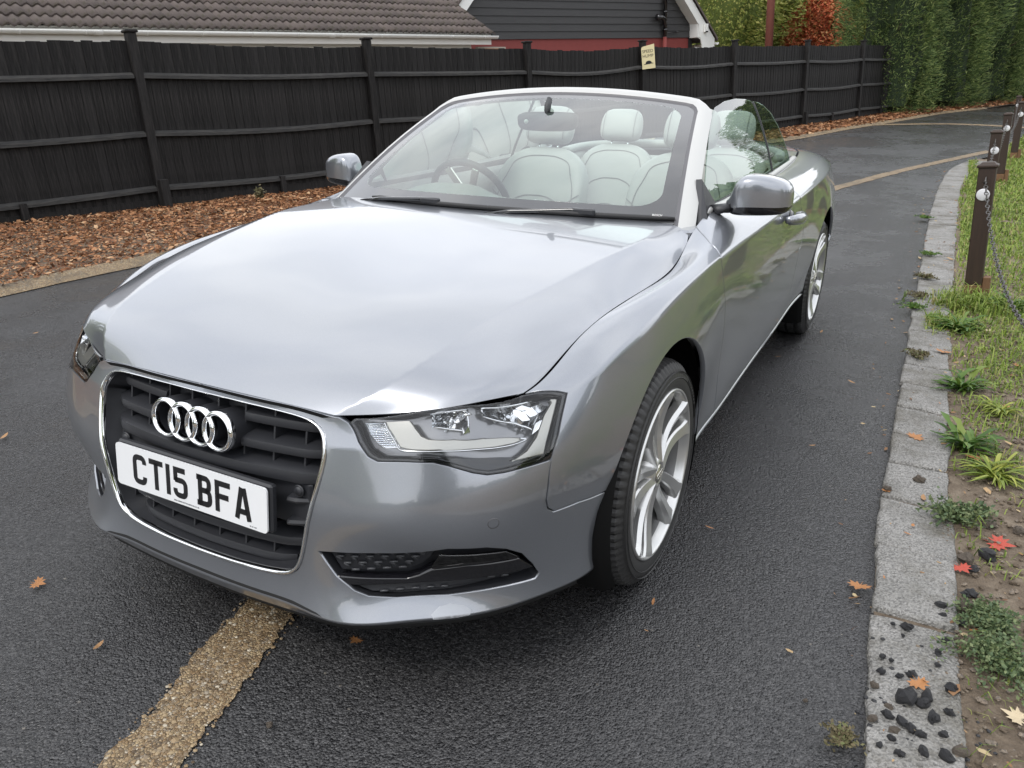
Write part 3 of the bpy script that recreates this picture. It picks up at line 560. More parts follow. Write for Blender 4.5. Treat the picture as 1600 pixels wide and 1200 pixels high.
# kerb stones, each its own part
kerb = struct(empty('kerb')); kerb['label'] = 'low kerb of grey granite blocks along the right edge of the drive'
pl_l = resample(klc, .02, False); pl_r = resample(krc, .02, False)
def at_y(P, y): return float(np.interp(y, P[:, 1], P[:, 0]))
y = -3.2
lens = []
marks = [-3.2, -2.7, -2.2, -1.75, -1.3, -.86, -.40, .10, .49, 1.02, 1.20] 
bnd = [-3.2, -2.6, -2.05, -1.5, -.95, -.50, .10, .46, .80, 1.10, 1.40, 1.72, 2.05, 2.36, 2.66]
while bnd[-1] < 13.2: bnd.append(bnd[-1]+rnd.choice((.26, .30, .36, .42)))
for k_, (y0, y1) in enumerate(zip(bnd[:-1], bnd[1:])):
    y1 = min(y1, 13.05); g_ = .010+.006*rnd.random(); ya, yb_ = y0+g_/2, y1-g_/2
    if yb_-ya < .08: continue
    sl = rnd.uniform(-.012, .012); P = [(at_y(pl_l, ya)+rnd.uniform(-.006, .006), ya-sl), (at_y(pl_r, ya)+rnd.uniform(-.012, .006), ya+sl), (at_y(pl_r, yb_)+rnd.uniform(-.012, .006), yb_+sl), (at_y(pl_l, yb_)+rnd.uniform(-.006, .006), yb_-sl)]
    P = np.array(P); Q = resample(P, .06); nq = len(Q); Q = Q+rng.uniform(-.0045, .0045, Q.shape); ctr = Q.mean(0)
    top = .020+rnd.uniform(-.005, .005); tx, ty = rnd.uniform(-.02, .02), rnd.uniform(-.012, .012)
    V = []
    for inset_, z in ((0, -.06), (0, top-.008), (.006, top-.0015), (.013, top)):
        for q_ in Q:
            d = ctr-q_; d /= np.linalg.norm(d); p = q_+d*inset_; V.append((p[0], p[1], zg(p[1])+z+(tx*(p[0]-ctr[0])+ty*(p[1]-ctr[1]))*(z > 0)+.0012*mnoise.noise(Vector((p[0]*30, p[1]*30, 0)))))
    F = [(r*nq+a_, r*nq+(a_+1) % nq, (r+1)*nq+(a_+1) % nq, (r+1)*nq+a_) for r in range(3) for a_ in range(nq)]; V.append((ctr[0], ctr[1], zg(ctr[1])+top)); F += [(3*nq+a_, 3*nq+(a_+1) % nq, 4*nq) for a_ in range(nq)]
    mesh('kerb_stone', V, F, M['kerb'], kerb)
# sandy strip of mortar beneath the kerb, grit along its edge
kb = [(x+.006, y) for x, y in klc]+[(x+.02, y) for x, y in krc[::-1]]; sheet('kerb_bedding', kb, M['soil'], .006, .2)
# verge: bumpy soil right of the kerb
vg = [(x-.01, y) for x, y in krc]+[(2.26, 15.5), (2.66, 17.9), (3.6, 18.6), (14, 20.5), (60, 22), (60, -12), (1.80, -12)]
sheet('verge_soil', vg, M['soil'], .008, .30, .012, 4.0)
# mulch bed left of the drive
mb = [tuple(p) for p in lec]+[(6, 36), (3.5, 40), (-2.2, 25), (-5.2, 14), (-6.4, 8), (-6.9, 3.9), (-7.9, -2), (-8.6, -9)]
sheet('bark_bed', mb, M['soil'], .022, .30, .03, 1.3)
# pale stony edging between bark and asphalt
band2 = crv([(x+.03, y) for x, y in LE[:-2]], 6); n = len(band2); t = np.gradient(band2, axis=0); t /= np.linalg.norm(t, axis=1)[:, None]; nn = np.stack([-t[:, 1], t[:, 0]], 1)
L = band2+nn*.10; Rr = band2-nn*(.035+.02*np.array([mnoise.noise(Vector((p[0]*5, p[1]*5, 2))) for p in band2]))[:, None]
struct(mesh('gravel_edging', [(p[0], p[1], zg(p[1])+.006) for p in Rr]+[(p[0], p[1], zg(p[1])+.055) for p in L], [(i, i+1, n+i+1, n+i) for i in range(n-1)], M['aggregate']))
def scatter(name, n, fn, shape, mat, kind='stuff', label=None):
    """n small copies of shape (V, F) placed by fn(i) -> (pos, 3x3)"""
    SV, SF = shape; V = np.empty((n, len(SV), 3)); 
    for i in range(n): p, m_ = fn(i); V[i] = SV @ m_.T+p
    k = len(SV); F = (SF[None]+(np.arange(n)*k)[:, None, None]).reshape(-1, SF.shape[1]); o = mesh(name, V.reshape(-1, 3), F, mat, None, False); o['kind'] = kind
    if label: o['label'] = label
    return o
def rotm(n): # random rotations
    q = rng.normal(size=(n, 4)); q /= np.linalg.norm(q, axis=1)[:, None]; w_, x, y, z = q.T
    return np.stack([1-2*(y*y+z*z), 2*(x*y-z*w_), 2*(x*z+y*w_), 2*(x*y+z*w_), 1-2*(x*x+z*z), 2*(y*z-x*w_), 2*(x*z-y*w_), 2*(y*z+x*w_), 1-2*(x*x+y*y)], 1).reshape(-1, 3, 3)
# bark chips: thin flakes, dense near, larger far away
chipV = np.array([(-.5, -.16, 0), (.1, -.22, .05), (.5, .02, 0), (.15, .2, .04), (-.4, .14, -.03)]); chipF = np.array([(0, 1, 4), (1, 3, 4), (1, 2, 3)])
bedL = lambda y: float(np.interp(y, [-2, 3.9, 8, 14, 19, 22, 25, 40], [-6.9, -6.75, -6.2, -4.7, -2.6, -1.2, -.6, 3.5])); bedR = lambda y: float(np.interp(y, lec[:, 1], lec[:, 0]))
NC = 120000; yy = np.concatenate([rng.uniform(-2.2, 8, int(NC*.62)), rng.uniform(8, 31, NC-int(NC*.62))]); RM = rotm(NC); u_ = rng.random(NC)
cL = np.interp(yy, [-2.2, 3.9, 8, 14, 19, 22, 25, 40], [-7.8, -6.75, -6.2, -4.7, -2.6, -1.2, -.6, 3.5]); cR = np.interp(yy, lec[:, 1], lec[:, 0])-.05
cx = cL+(cR-cL)*u_; base = zga(yy)+.045+.02*np.array([mnoise.noise(Vector((a*1.3, b*1.3, 0))) for a, b in zip(cx, yy)]); sz = rng.gamma(3, .0082, NC)*(1+yy*.07)
flat = np.array([[1, .25, .25], [.25, 1, .25], [.3, .3, .55]])
def chipfn(i):
    a = RM[i]; s_ = sz[i]; z_ = rng.random()*.022
    return np.array([cx[i], yy[i], base[i]+z_]), (a*np.array([[1], [1], [.45]]))*s_*1.1
scatter('bark_mulch', NC, chipfn, (chipV, chipF), M['chip'], label='loose brown bark chips spread along the foot of the fence')
# verge grass: blades in tufts, dense by the kerb, thin on bare soil
def hgt(x, y): return zg(y)+.012
NB = 150000; gy_ = np.concatenate([rng.uniform(-1.2, 4, int(NB*.42)), rng.uniform(4, 20, NB-int(NB*.42))]); gx_ = np.interp(gy_, krc[:, 1], krc[:, 0])
edge_ = np.where(gy_ > 13.1, np.interp(gy_, [13, 15.5, 17.9, 18.6, 20.5], [2.06, 2.28, 2.7, 3.7, 14]), gx_)
gx_ = edge_+rng.gamma(1.5, 1.2, NB)-.01; den = np.array([mnoise.noise(Vector((a*1.7, b*1.7, 3)))+.7*mnoise.noise(Vector((a*5, b*5, 9))) for a, b in zip(gx_, gy_)])
thr = np.where(gy_ > 3.2, -.60, np.where(gy_ > 1.6, -.28, .04))+rng.normal(0, .1, NB); keep = den > thr; gx_, gy_ = gx_[keep], gy_[keep]; NB = len(gx_)
# long grass round the first post
ex = np.array([(1.78+rng.normal(0, .12), 3.78+rng.normal(0, .10)) for _ in range(1500)]+[(1.50+abs(rng.normal(0, .12)), 3.25+rng.normal(0, .10)) for _ in range(1500)]+[(1.66+abs(rng.normal(0, .10)), 6.5+rng.normal(0, .5)) for _ in range(1500)]+[(1.7+abs(rng.normal(0, .05)), rng.uniform(8, 13)) for _ in range(1500)]); gx_ = np.append(gx_, ex[:, 0]); gy_ = np.append(gy_, ex[:, 1]); NB = len(gx_)
ang = rng.uniform(0, 6.283, NB); hh = rng.gamma(4, .007, NB)*(1+.035*gy_); hh[-6000:-4500] *= 2.2; wd_ = (.0016+.0007*gy_)*rng.uniform(.7, 1.3, NB); lean = rng.uniform(.3, 1.5, NB)
ca, sa = np.cos(ang), np.sin(ang); z0 = zga(gy_)+.004
B0 = np.stack([gx_-sa*wd_, gy_+ca*wd_, z0], 1); B1 = np.stack([gx_+sa*wd_, gy_-ca*wd_, z0], 1); Mx = np.stack([gx_+ca*hh*lean*.35, gy_+sa*hh*lean*.35, z0+hh*.75], 1); sd_ = np.stack([-sa*wd_*.7, ca*wd_*.7, 0*wd_], 1); T_ = np.stack([gx_+ca*hh*lean, gy_+sa*hh*lean, z0+hh*(1.05-.35*lean)], 1)
V = np.stack([B0, B1, Mx-sd_, Mx+sd_, T_], 1).reshape(-1, 3); k5 = (np.arange(NB)*5)[:, None]; F = np.concatenate([k5+[0, 1, 2], k5+[0, 2, 3], k5+[3, 2, 4]]).reshape(3, NB, 3).transpose(1, 0, 2).reshape(-1, 3)
o = mesh('verge_grass', V, F, M['grass'], None, False); o['kind'] = 'stuff'; o['label'] = 'short patchy grass growing on the verge beyond the kerb'
# grit and pebbles at the verge edge
ico = np.array([(0, 0, 1), (.9, 0, .2), (.2, .85, .25), (-.8, .4, .2), (-.6, -.7, .25), (.35, -.8, .2), (.5, .5, -.6), (-.5, .1, -.7), (.1, -.5, -.7)]); icoF = np.array([(0, 1, 2), (0, 2, 3), (0, 3, 4), (0, 4, 5), (0, 5, 1), (1, 6, 2), (2, 6, 7), (2, 7, 3), (3, 7, 4), (4, 7, 8), (4, 8, 5), (5, 8, 1), (1, 8, 6), (6, 8, 7)])
def grit(name, n, mat, fx, fy, smin, smax, lab):
    RMg = rotm(n)
    def fn(i):
        y_ = fy(); x_ = fx(y_); s_ = rng.uniform(smin, smax); return np.array([x_, y_, zg(y_)+.012+s_*.3]), RMg[i]*s_*np.array([[1], [.9], [.6]])
    scatter(name, n, fn, (ico, icoF), mat, label=lab)
grit('verge_pebbles', 700, M['pebble'], lambda y_: 1.70+abs(rng.normal(0, .25)), lambda: rng.uniform(-.9, 2.6), .003, .012, 'small tan pebbles lying on the verge soil')
grit('kerb_dirt', 1500, M['soil'], lambda y_: float(np.interp(y_, krc[:, 1], krc[:, 0]))-abs(rng.normal(0, .03)), lambda: rng.uniform(-.9, 6), .002, .007, 'dirt spilled over the verge side of the kerb')
grit('tar_crumbs', 420, M['pebble_dark'], lambda y_: 1.50+rng.random()*.3, lambda: -.9+abs(rng.normal(0, .38)), .003, .009, 'fine black tar crumbs on the near end of the kerb')
grit('soil_crumbs', 2600, M['soil'], lambda y_: 1.72+abs(rng.normal(0, .6)), lambda: rng.uniform(-1.0, 5), .004, .013, 'crumbs of brown soil on the verge')

# pebbles standing proud of the near aggregate strip, a few rolled onto the tarmac
SC = crv([(.36, -1.9), (.265, -1.55), (.165, -1.22), (.085, -.93), (.0, -.635), (-.10, -.2)], 20)
pm = [rand_mat('strip_pebble', [(0, (.05, .035, .02)), (.3, (.20, .13, .065)), (.6, (.32, .24, .14)), (.85, (.15, .115, .08)), (1, (.55, .49, .38))], .6)]
RMp = rotm(5200)
def pebfn(i):
    c_ = SC[rng.integers(0, len(SC))]; s_ = rng.gamma(5, .0008); o_ = rng.normal(0, .035) if rng.random() < .7 else rng.uniform(-.093, .093); a_ = rng.uniform(-.02, .02)
    return np.array([c_[0]+o_*.95, c_[1]+a_+o_*.33, .0045]), RMp[i]*s_*np.array([[1], [.85], [.35]])
scatter('strip_pebbles', 5200, pebfn, (ico, icoF), pm[0], label='small ochre and cream pebbles set in the aggregate strip in front of the car')

M['litter'] = rand_mat('leaf_litter', [(0, (.10, .05, .025)), (.4, (.24, .13, .06)), (.7, (.36, .24, .12)), (.9, (.42, .34, .20)), (1, (.40, .16, .05))], .8)
RMl = rotm(1500)
def litfn(i):
    y_ = rng.uniform(-1, 9) if i < 1300 else rng.uniform(-1, 12); e_ = float(np.interp(y_, krc[:, 1], krc[:, 0])); l_ = float(np.interp(y_, klc[:, 1], klc[:, 0]))
    x_ = e_+abs(rng.normal(0, .7))-.05 if i < 1200 else (rng.uniform(l_, e_) if i < 1320 else l_-abs(rng.normal(0, .08))); s_ = rng.gamma(3, .0055)*(1+.05*max(y_, 0))
    return np.array([x_, y_, zg(y_)+(.018 if x_ > e_ or x_ < l_ else .028)-(.012 if x_ < l_ else 0)]), RMl[i]*s_*np.array([[1], [1], [.3]])
scatter('leaf_litter', 1500, litfn, (chipV, chipF), M['litter'], label='tiny scraps of dead leaf scattered on the verge and kerb')
# ================================================================ fence
def mat3(x, y, z): return Matrix((x, y, z)).transposed().to_4x4()
def frame_at(p, x, z=UP):
    z = Vector(z).normalized(); x = Vector(x); x = (x-z*x.dot(z)).normalized(); y = z.cross(x); m = mat3(x, y, z); m.translation = Vector(p); return m
def put(name, me, m, parent): o = bpy.data.objects.new(name, me); link(o); o.parent = parent; o.matrix_world = m; return o
FP = [(-7.75, -1.6, -.05), (-7.15, 1.35, -.05), (-6.46, 4.15, -.01), (-5.65, 7.17, .02), (-4.69, 10.0, .065), (-3.79, 12.85, .175), (-2.81, 15.68, .27), (-1.85, 18.53, .36), (-.94, 21.38, .45), (-.15, 24.2, .54)]
fence = empty('boundary_fence'); tag(fence, 'long black stained closeboard fence with square posts and three weathered rails behind the bark bed', 'fence')
def box_me(name, d, mat, bev=.004, sag=0, seg=1):
    k = MB(); hx, hy, hz = d[0]/2, d[1]/2, d[2]/2
    if seg == 1: k.box((0, 0, hz), d, bev=bev)
    else:
        V = []
        for i in range(seg+1):
            x = -hx+2*hx*i/seg; s_ = -sag*math.sin(math.pi*i/seg)
            V += [(x, -hy, s_), (x, hy, s_), (x, hy, s_+d[2]), (x, -hy, s_+d[2]*.55)]
        k.add(V, [(i*4+j, i*4+(j+1) % 4, i*4+4+(j+1) % 4, i*4+4+j) for i in range(seg) for j in range(4)]+[(3, 2, 1, 0), tuple(range(seg*4, seg*4+4))], False)
    me = bpy.data.meshes.new(name); me.from_pydata(k.v, [], k.f); me.update(); me.materials.append(mat); return me
post_me = box_me('post', (.10, .10, 1.90), M['fence'], .006); cap_me = box_me('post_cap', (.135, .135, .028), M['fence'], .008); stub_me = box_me('post_stub', (.095, .075, .36), M['fence'], .006); peg_me = box_me('rail_peg', (.07, .05, .30), M['fence'], .004)
bd = []
for w_ in (.100, .108, .116):
    k = MB(); k.add([(0, -.010, 0), (w_+.02, -.004, 0), (w_+.02, .006, 0), (0, .002, 0), (0, -.010, 1.73), (w_+.02, -.004, 1.73), (w_+.02, .006, 1.73), (0, .002, 1.73)], [(3, 2, 1, 0), (4, 5, 6, 7), (0, 1, 5, 4), (1, 2, 6, 5), (2, 3, 7, 6), (3, 0, 4, 7)], False)
    me = bpy.data.meshes.new('board'); me.from_pydata(k.v, [], k.f); me.update(); me.materials.append(M['fence']); bd.append((w_, me))
sags = [.02, .02, .03, .005, .05, .03, .02, .03, .02]
nb = 0
for i, p in enumerate(FP):
    d = Vector(FP[min(i+1, len(FP)-1)])-Vector(FP[max(i-1, 0)]); mtx = frame_at(p, d)
    jit = Matrix.Rotation(R(rnd.uniform(-.6, .6)), 4, 'X') @ Matrix.Rotation(R({2: .7}.get(i, rnd.uniform(-.5, .5))), 4, 'Y')
    put('post', post_me, mtx @ jit, fence); put('post_cap', cap_me, mtx @ jit @ Matrix.Translation((0, 0, 1.90)), fence)
    if i in (2, 4, 7): put('post_stub', stub_me, mtx @ jit @ Matrix.Translation((.015, -.085, 0)), fence)
    if i == len(FP)-1: break
    q = Vector(FP[i+1]); a = Vector(p); L = (q-a).length; m2 = frame_at(a, q-a); dz = (q-a).normalized().dot(UP)
    def along(s_, h, off=0): return m2 @ Matrix.Translation((s_, off, h+dz*s_))
    s_ = .045; nbb = 0
    while s_ < L-.05:
        w_, me = bd[rnd.randrange(3)]; sag = sags[i]*math.sin(math.pi*s_/L); put('board', me, along(s_-.0, .09-sag+rnd.uniform(-.009, .009), .035) @ Matrix.Rotation(R(rnd.uniform(-.45, .45)), 4, 'Y') @ Matrix.Rotation(R(rnd.uniform(-1.5, 1.5)), 4, 'Z'), fence); s_ += w_*.985; nbb += 1
    nb += nbb
    for h, dd in ((1.44, .075), (.83, .075), (.235, .075)):
        me = box_me('rail', (L-.09, .055, .062), M['rail'], 0, sags[i]*rnd.uniform(.8, 1.5), 10); put('rail', me, along(L/2, h, -.012) @ Matrix.Rotation(-math.asin(max(-1, min(1, -dz)))*1.0, 4, 'Y') if False else along(L/2, h, -.012) @ Matrix.Rotation(-math.asin(dz), 4, 'Y'), fence)
    gm = box_me('gravel_board', (L-.06, .022, .17), M['fence'], .002); put('gravel_board', gm, along(L/2, -.03, .030) @ Matrix.Rotation(-math.asin(dz), 4, 'Y'), fence)
    put('rail_peg', peg_me, along(L*.5, -.04, -.03), fence)
# sign on the fourth post
sp = frame_at(FP[5], Vector(FP[6])-Vector(FP[4]))
sg = empty('road_sign'); tag(sg, 'small cream SPEED HUMP sign fixed to the top of a fence post', 'sign')
sg.matrix_world = sp @ Matrix.Translation((-.02, -.16, 1.63)) @ Matrix.Rotation(R(-52), 4, 'Z') @ Matrix.Rotation(R(-4), 4, 'Y')
W_, H_s = .235, .40
k = MB(); P = [(W_/2, -H_s/2), (W_/2, H_s/2+.01), (-W_/2+.035, H_s/2-.015), (-W_/2+.01, H_s/2-.025), (-W_/2, H_s/2-.05), (-W_/2, -H_s/2)]
n = len(P); k.add([(x, -.006, z) for x, z in P]+[(x, .006, z) for x, z in P], [tuple(range(n-1, -1, -1)), tuple(range(n, 2*n))]+[(i, (i+1) % n, n+(i+1) % n, n+i) for i in range(n)], False)
o = k.build('sign_board', M['sign'], sg); o.data.flip_normals() if False else None
text('sign_word', 'SPEED', .073, (-.004, -.0075, .075), (R(90), 0, 0), M['letter'], sg, .0008, 'CENTER'); text('sign_word', 'HUMP', .073, (-.004, -.0075, -.005), (R(90), 0, 0), M['letter'], sg, .0008, 'CENTER')
k = MB(); P = [(-.085, -.125), (.085, -.117), (.083, -.108), (.058, -.108), (.050, -.085), (.030, -.068), (0, -.062), (-.030, -.070), (-.048, -.088), (-.056, -.112), (-.085, -.116)]
n = len(P); k.add([(x, -.0085, z) for x, z in P]+[(x, -.006, z) for x, z in P], [tuple(range(n)), tuple(range(2*n-1, n-1, -1))]+[((i+1) % n, i, n+i, n+(i+1) % n) for i in range(n)], False); k.build('hump_symbol', M['letter'], sg)
# ================================================================ bungalow with the tiled roof
bung = empty('bungalow'); tag(bung, 'low bungalow with a brown pantiled roof and white gutter behind the left of the fence', 'house')
E0 = Vector((-11.0, 5.35, 2.13)); E1 = Vector((-8.13, 14.71, 2.38)); ax = (E1-E0); ax -= UP*ax.dot(UP); ax.normalize(); bk = UP.cross(ax).normalized()   # bk points away from the camera
Lg = (E1-E0).length+2.6
def bp(s_, b_, h_): return E1-ax*s_+bk*b_+UP*h_    # s_ metres left of the gable end, b_ back, h_ up from the eaves
pit = R(31); tw, gauge = .30, .325
k = MB(); nx = 12; prof = []
for i in range(nx+1):
    x = tw*1.04*i/nx; z = .044*(.5-.5*math.cos(2*math.pi*2*x/tw)); prof.append((x, z))
for yy_, zz in ((0, .022), (.40, 0)):
    pass
V = [(x, 0, z+.034) for x, z in prof]+[(x, .40, z+.0) for x, z in prof]+[(x, 0, z+.004) for x, z in prof]
k.add(V, [(i, i+1, nx+2+i, nx+1+i) for i in range(nx)]+[(2*nx+2+i, 2*nx+3+i, i+1, i) for i in range(nx)])
tile_me = bpy.data.meshes.new('roof_tile'); tile_me.from_pydata(k.v, [], k.f); tile_me.update(); tile_me.materials.append(M['tile']); tile_me.polygons.foreach_set('use_smooth', [True]*nx+[False]*nx)
slope = (bk*math.cos(pit)+UP*math.sin(pit)).normalized(); nrm = (-ax).cross(slope); nrm = nrm if nrm.dot(UP) > 0 else -nrm
roof = empty('roof', parent=bung)
tb = MB(); ncol = int(Lg/tw)
for r in range(16):
    for c_ in range(ncol):
        o_ = E1+slope*(gauge*r-.05)+nrm*(.03+rnd.uniform(-.003, .003))-ax*(tw*(c_+1))
        m_ = mat3(ax, slope, nrm); m_.translation = o_; m_ = m_ @ Matrix.Rotation(R(rnd.uniform(-.5, .5)), 4, 'Z') @ Matrix.Rotation(R(rnd.uniform(-.4, .4)), 4, 'X')
        if r < 7: o2 = put('roof_tile', tile_me, m_, roof)
        else: tb.add([m_ @ Vector(v) for v in k.v], k.f)
tb.build('upper_tiles', M['tile'], roof)['kind'] = 'stuff'
k = MB(); k.add([bp(0, 0, 0), bp(Lg, 0, 0), bp(Lg, 0, 0)+slope*5.3, bp(0, 0, 0)+slope*5.3], [(0, 1, 2, 3)], False); k.build('roof_deck', M['under'], roof)
g = MB(); sec = [(.062*math.cos(a), .062*math.sin(a)) for a in np.linspace(R(180), R(360), 9)]+[(.055*math.cos(a), .055*math.sin(a)) for a in np.linspace(R(360), R(180), 9)]
g.sweep([bp(-.06, -.075, -.028), bp(Lg, -.075, -.028)], sec, UP); 
k = MB(); k.tube([bp(-.06, -.02, -.012), bp(Lg, -.02, -.012)], .006, 5)
gt = g.build('gutter', M['white'], bung)
for s_ in list(np.arange(.35, Lg, .92)): k = MB(); k.sweep([bp(s_, -.075, -.028), bp(s_+.03, -.075, -.028)], [(a*1.10, b*1.10) for a, b in sec], UP); k.build('gutter_bracket', M['white'], gt)
for s_ in (4.2, 8.4): k = MB(); k.sweep([bp(s_, -.075, -.028), bp(s_+.13, -.075, -.028)], [(a*1.16, b*1.16) for a, b in sec], UP); k.build('gutter_joint', M['white'], gt)
def obox(mb, o_, x, y, z, d):  # oriented box, corner-centred bottom
    m_ = mat3(x, y, z); m_.translation = o_; q = MB(); q.box((0, 0, d[2]/2), d); mb.add([m_ @ Vector(v) for v in q.v], q.f, False)
k = MB(); obox(k, bp(Lg/2, .02, -.20), ax, bk, UP, (Lg-.1, .02, .235)); k.build('fascia', M['cream'], bung)
k = MB(); obox(k, bp(Lg/2+.2, .30, -2.3), ax, bk, UP, (Lg-.5, .10, 2.2)); k.build('wall', M['cream'], bung)
k = MB(); obox(k, bp(-.0, 2.3, -.22), bk, ax, (slope-bk*slope.dot(bk)+UP*.0).normalized(), (.01, .01, .01)); 
k = MB(); v_ = bp(0, 0, 0); k.add([v_-nrm*.09, v_+nrm*.0, v_+slope*5.2, v_+slope*5.2-nrm*.09, v_-nrm*.09-ax*.03, v_-ax*.03, v_+slope*5.2-ax*.03, v_+slope*5.2-nrm*.09-ax*.03], [(0, 1, 2, 3), (7, 6, 5, 4), (0, 4, 5, 1), (1, 5, 6, 2), (3, 2, 6, 7)], False); k.build('verge_board', M['under'], bung)
# a bit of brickwork next to its gable end
bw = empty('brick_pier'); tag(bw, 'narrow strip of orange brickwork between the white fascia and the red wall', 'wall')
for r in range(18):
    for c_ in range(3):
        k = MB(); obox(k, bp(.18-.225*(c_+(.5 if r % 2 else 0)), .22, -.33-.075*r), ax, bk, UP, (.215, .10, .065)); k.build('brick', M['brick'], bw)
k = MB(); obox(k, bp(-.13, .235, -1.75), ax, bk, UP, (.86, .10, 1.52)); k.build('mortar_bed', M['mortar'], bw)
# ================================================================ black weatherboarded gable house
gh = empty('weatherboard_house'); tag(gh, 'gabled house with black horizontal weatherboards above a red wall and white bargeboards', 'house')
O = Vector((-5.887, 22.441, 2.611)); al = Vector((-9.008, 16.232, 2.395))-O; al -= UP*al.dot(UP); al.normalize(); nn_ = al.cross(UP).normalized()
if nn_.dot(Vector((1.5, -2, 1.4))-O) < 0: nn_ = -nn_
def gp(s_, h_, o_=0): return O+al*s_+UP*h_+nn_*o_     # s_ left of the right wall corner, h_ above the board edge
WL = 8.2; mid = WL/2; tanp = 1.05
def wtop(h): # half span left under the slope at height h
    return max(0, (mid+.0)-max(0, h-.35)/tanp)
E_ = .178
for r in range(27):
    h0 = r*E_; hw = min(wtop(h0+E_), mid)
    if hw < .1: break
    s0, s1 = mid-hw, mid+hw
    if r < 4: s0, s1 = 0, WL
    cuts = [s0]+sorted(rnd.uniform(s0+.5, s1-.5) for _ in range(2 if s1-s0 > 3 else 0))+[s1]
    for a_, b_ in zip(cuts[:-1], cuts[1:]):
        if b_-a_ < .1: continue
        k = MB(); P = [(a_+.0015, h0-.012, .040), (b_-.0015, h0-.012, .040), (b_-.0015, h0+E_+.01, .016), (a_+.0015, h0+E_+.01, .016), (a_+.0015, h0-.012, .018), (b_-.0015, h0-.012, .018)]
        k.add([gp(*p) for p in P], [(0, 1, 2, 3), (4, 5, 1, 0)], False)
        o = k.build('weatherboard', M['clad'], gh)
k = MB(); k.add([gp(0, -3.4), gp(WL, -3.4), gp(WL, .36), gp(mid, .36+mid*tanp), gp(0, .36)], [(0, 1, 2, 3, 4)], False); k.add([gp(0, -3.4), gp(0, .36), gp(0, .36, -6), gp(0, -3.4, -6)], [(0, 1, 2, 3)], False); k.build('wall', M['redwall'], gh)
k = MB(); k.add([gp(-.02, -3.4, .02), gp(.14, -3.4, .02), gp(.14, 0, .02), gp(-.02, 0, .02), gp(-.02, 0, -.2), gp(-.02, -3.4, -.2)], [(0, 1, 2, 3), (0, 3, 4, 5)], False); k.build('corner_post', M['under'], gh)
for sgn in (1, -1):
    def gq(s_, h_, o_): return gp(mid-sgn*(mid+s_), h_, o_)    # s_ outward from the wall corner
    ap = .36+mid*tanp
    top = lambda s_: .36+.22-(s_)*tanp
    if sgn < 0:
        lo = -.10; P = [(lo, top(lo)-.34), (lo, top(lo)), (-mid, top(-mid)), (-mid, top(-mid)-.34)]; f_ = [gq(a, b, .34) for a, b in P]; b_ = [gq(a, b, .31) for a, b in P]; k = MB(); k.add(f_+b_, [(3, 2, 1, 0), (4, 5, 6, 7), (0, 1, 5, 4)], False); k.build('bargeboard', M['white'], gh)
        k = MB(); P = [(lo, top(lo)+.02), (lo, top(lo)+.10), (-mid, top(-mid)+.10), (-mid, top(-mid)+.02)]; f_ = [gq(a, b, .40) for a, b in P]; b_ = [gq(a, b, -6) for a, b in P]; k.add(f_+b_, [(3, 2, 1, 0), (1, 5, 4, 0), (2, 6, 5, 1)], False); k.build('roof', M['tile'], gh); continue
    # outer bargeboard, soffit and roof edge overhanging the wall
    k = MB(); P = [(.62, top(.62)-.30), (.62, top(.62)), (-mid, top(-mid)), (-mid, top(-mid)-.34), (-.05, top(-.05)-.34), (.12, top(.62)-.30)]
    f_ = [gq(a, b, .34) for a, b in P]; b_ = [gq(a, b, .31) for a, b in P]; n = len(P); k.add(f_+b_, [tuple(range(n)), tuple(range(2*n-1, n-1, -1))]+[((i+1) % n, i, n+i, n+(i+1) % n) for i in range(n)], False); k.build('bargeboard', M['white'], gh)
    k = MB(); P = [(-.10, top(-.10)-.36), (-mid, top(-mid)-.36)]; k.add([gq(P[0][0], P[0][1], .33), gq(P[1][0], P[1][1], .33), gq(P[1][0], P[1][1], .0), gq(P[0][0], P[0][1], .0)], [(0, 1, 2, 3)], False)
    k.add([gq(-.10, top(-.1)-.36, .33), gq(-.10, top(-.1)-.36, 0), gq(-.10, -.03, 0), gq(-.10, -.03, .33)], [(0, 1, 2, 3)], False); k.add([gq(-.10, -.03, .33), gq(-.10, -.03, 0), gq(.62, -.03, 0), gq(.62, -.03, .33)], [(0, 1, 2, 3)], False); k.add([gq(-.10, -.03, .32), gq(.62, -.03, .32), gq(.62, top(.62)-.28, .32), gq(.12, top(.62)-.02, .32), gq(-.10, top(-.1)-.34, .32)], [(0, 1, 2, 3, 4)], False); k.build('soffit_box', M['white'], gh)
    k = MB(); P = [(.70, top(.70)+.02), (.70, top(.70)+.10), (-mid, top(-mid)+.10), (-mid, top(-mid)+.02)]; f_ = [gq(a, b, .40) for a, b in P]; b_ = [gq(a, b, -6) for a, b in P]; k.add(f_+b_, [(0, 1, 2, 3), (0, 4, 5, 1), (1, 5, 6, 2), (3, 2, 6, 7)], False); rf = k.build('roof', M['tile'], gh)
    k = MB(); k.sweep([gq(.72, top(.70)-.02, .36), gq(.72, top(.70)-.02, -6)], [(a*1.1, b*1.1) for a, b in sec], UP); k.build('gutter', M['white'], gh)
    k = MB(); k.tube([gq(.72, top(.70)-.07, .15), gq(.60, top(.70)-.16, .10), gq(.12, -.30, .05), gq(.08, -.5, .05), gq(.08, -3.2, .05)], .034, 8); k.build('downpipe', M['white'], gh)
k = MB(); obox(k, gp(-.20, .10, .38), al, nn_, UP, (.13, .06, .22)); sl_ = k.build('security_light', M['white'], gh); k = MB(); obox(k, gp(-.20, .09, .415), al, nn_, UP, (.09, .02, .035)); k.build('sensor', M['gloss_black'], sl_)
sp_ = empty('soil_pipe'); tag(sp_, 'black plastic soil pipe with an elbow on the weatherboards of the gabled house', 'pipe')
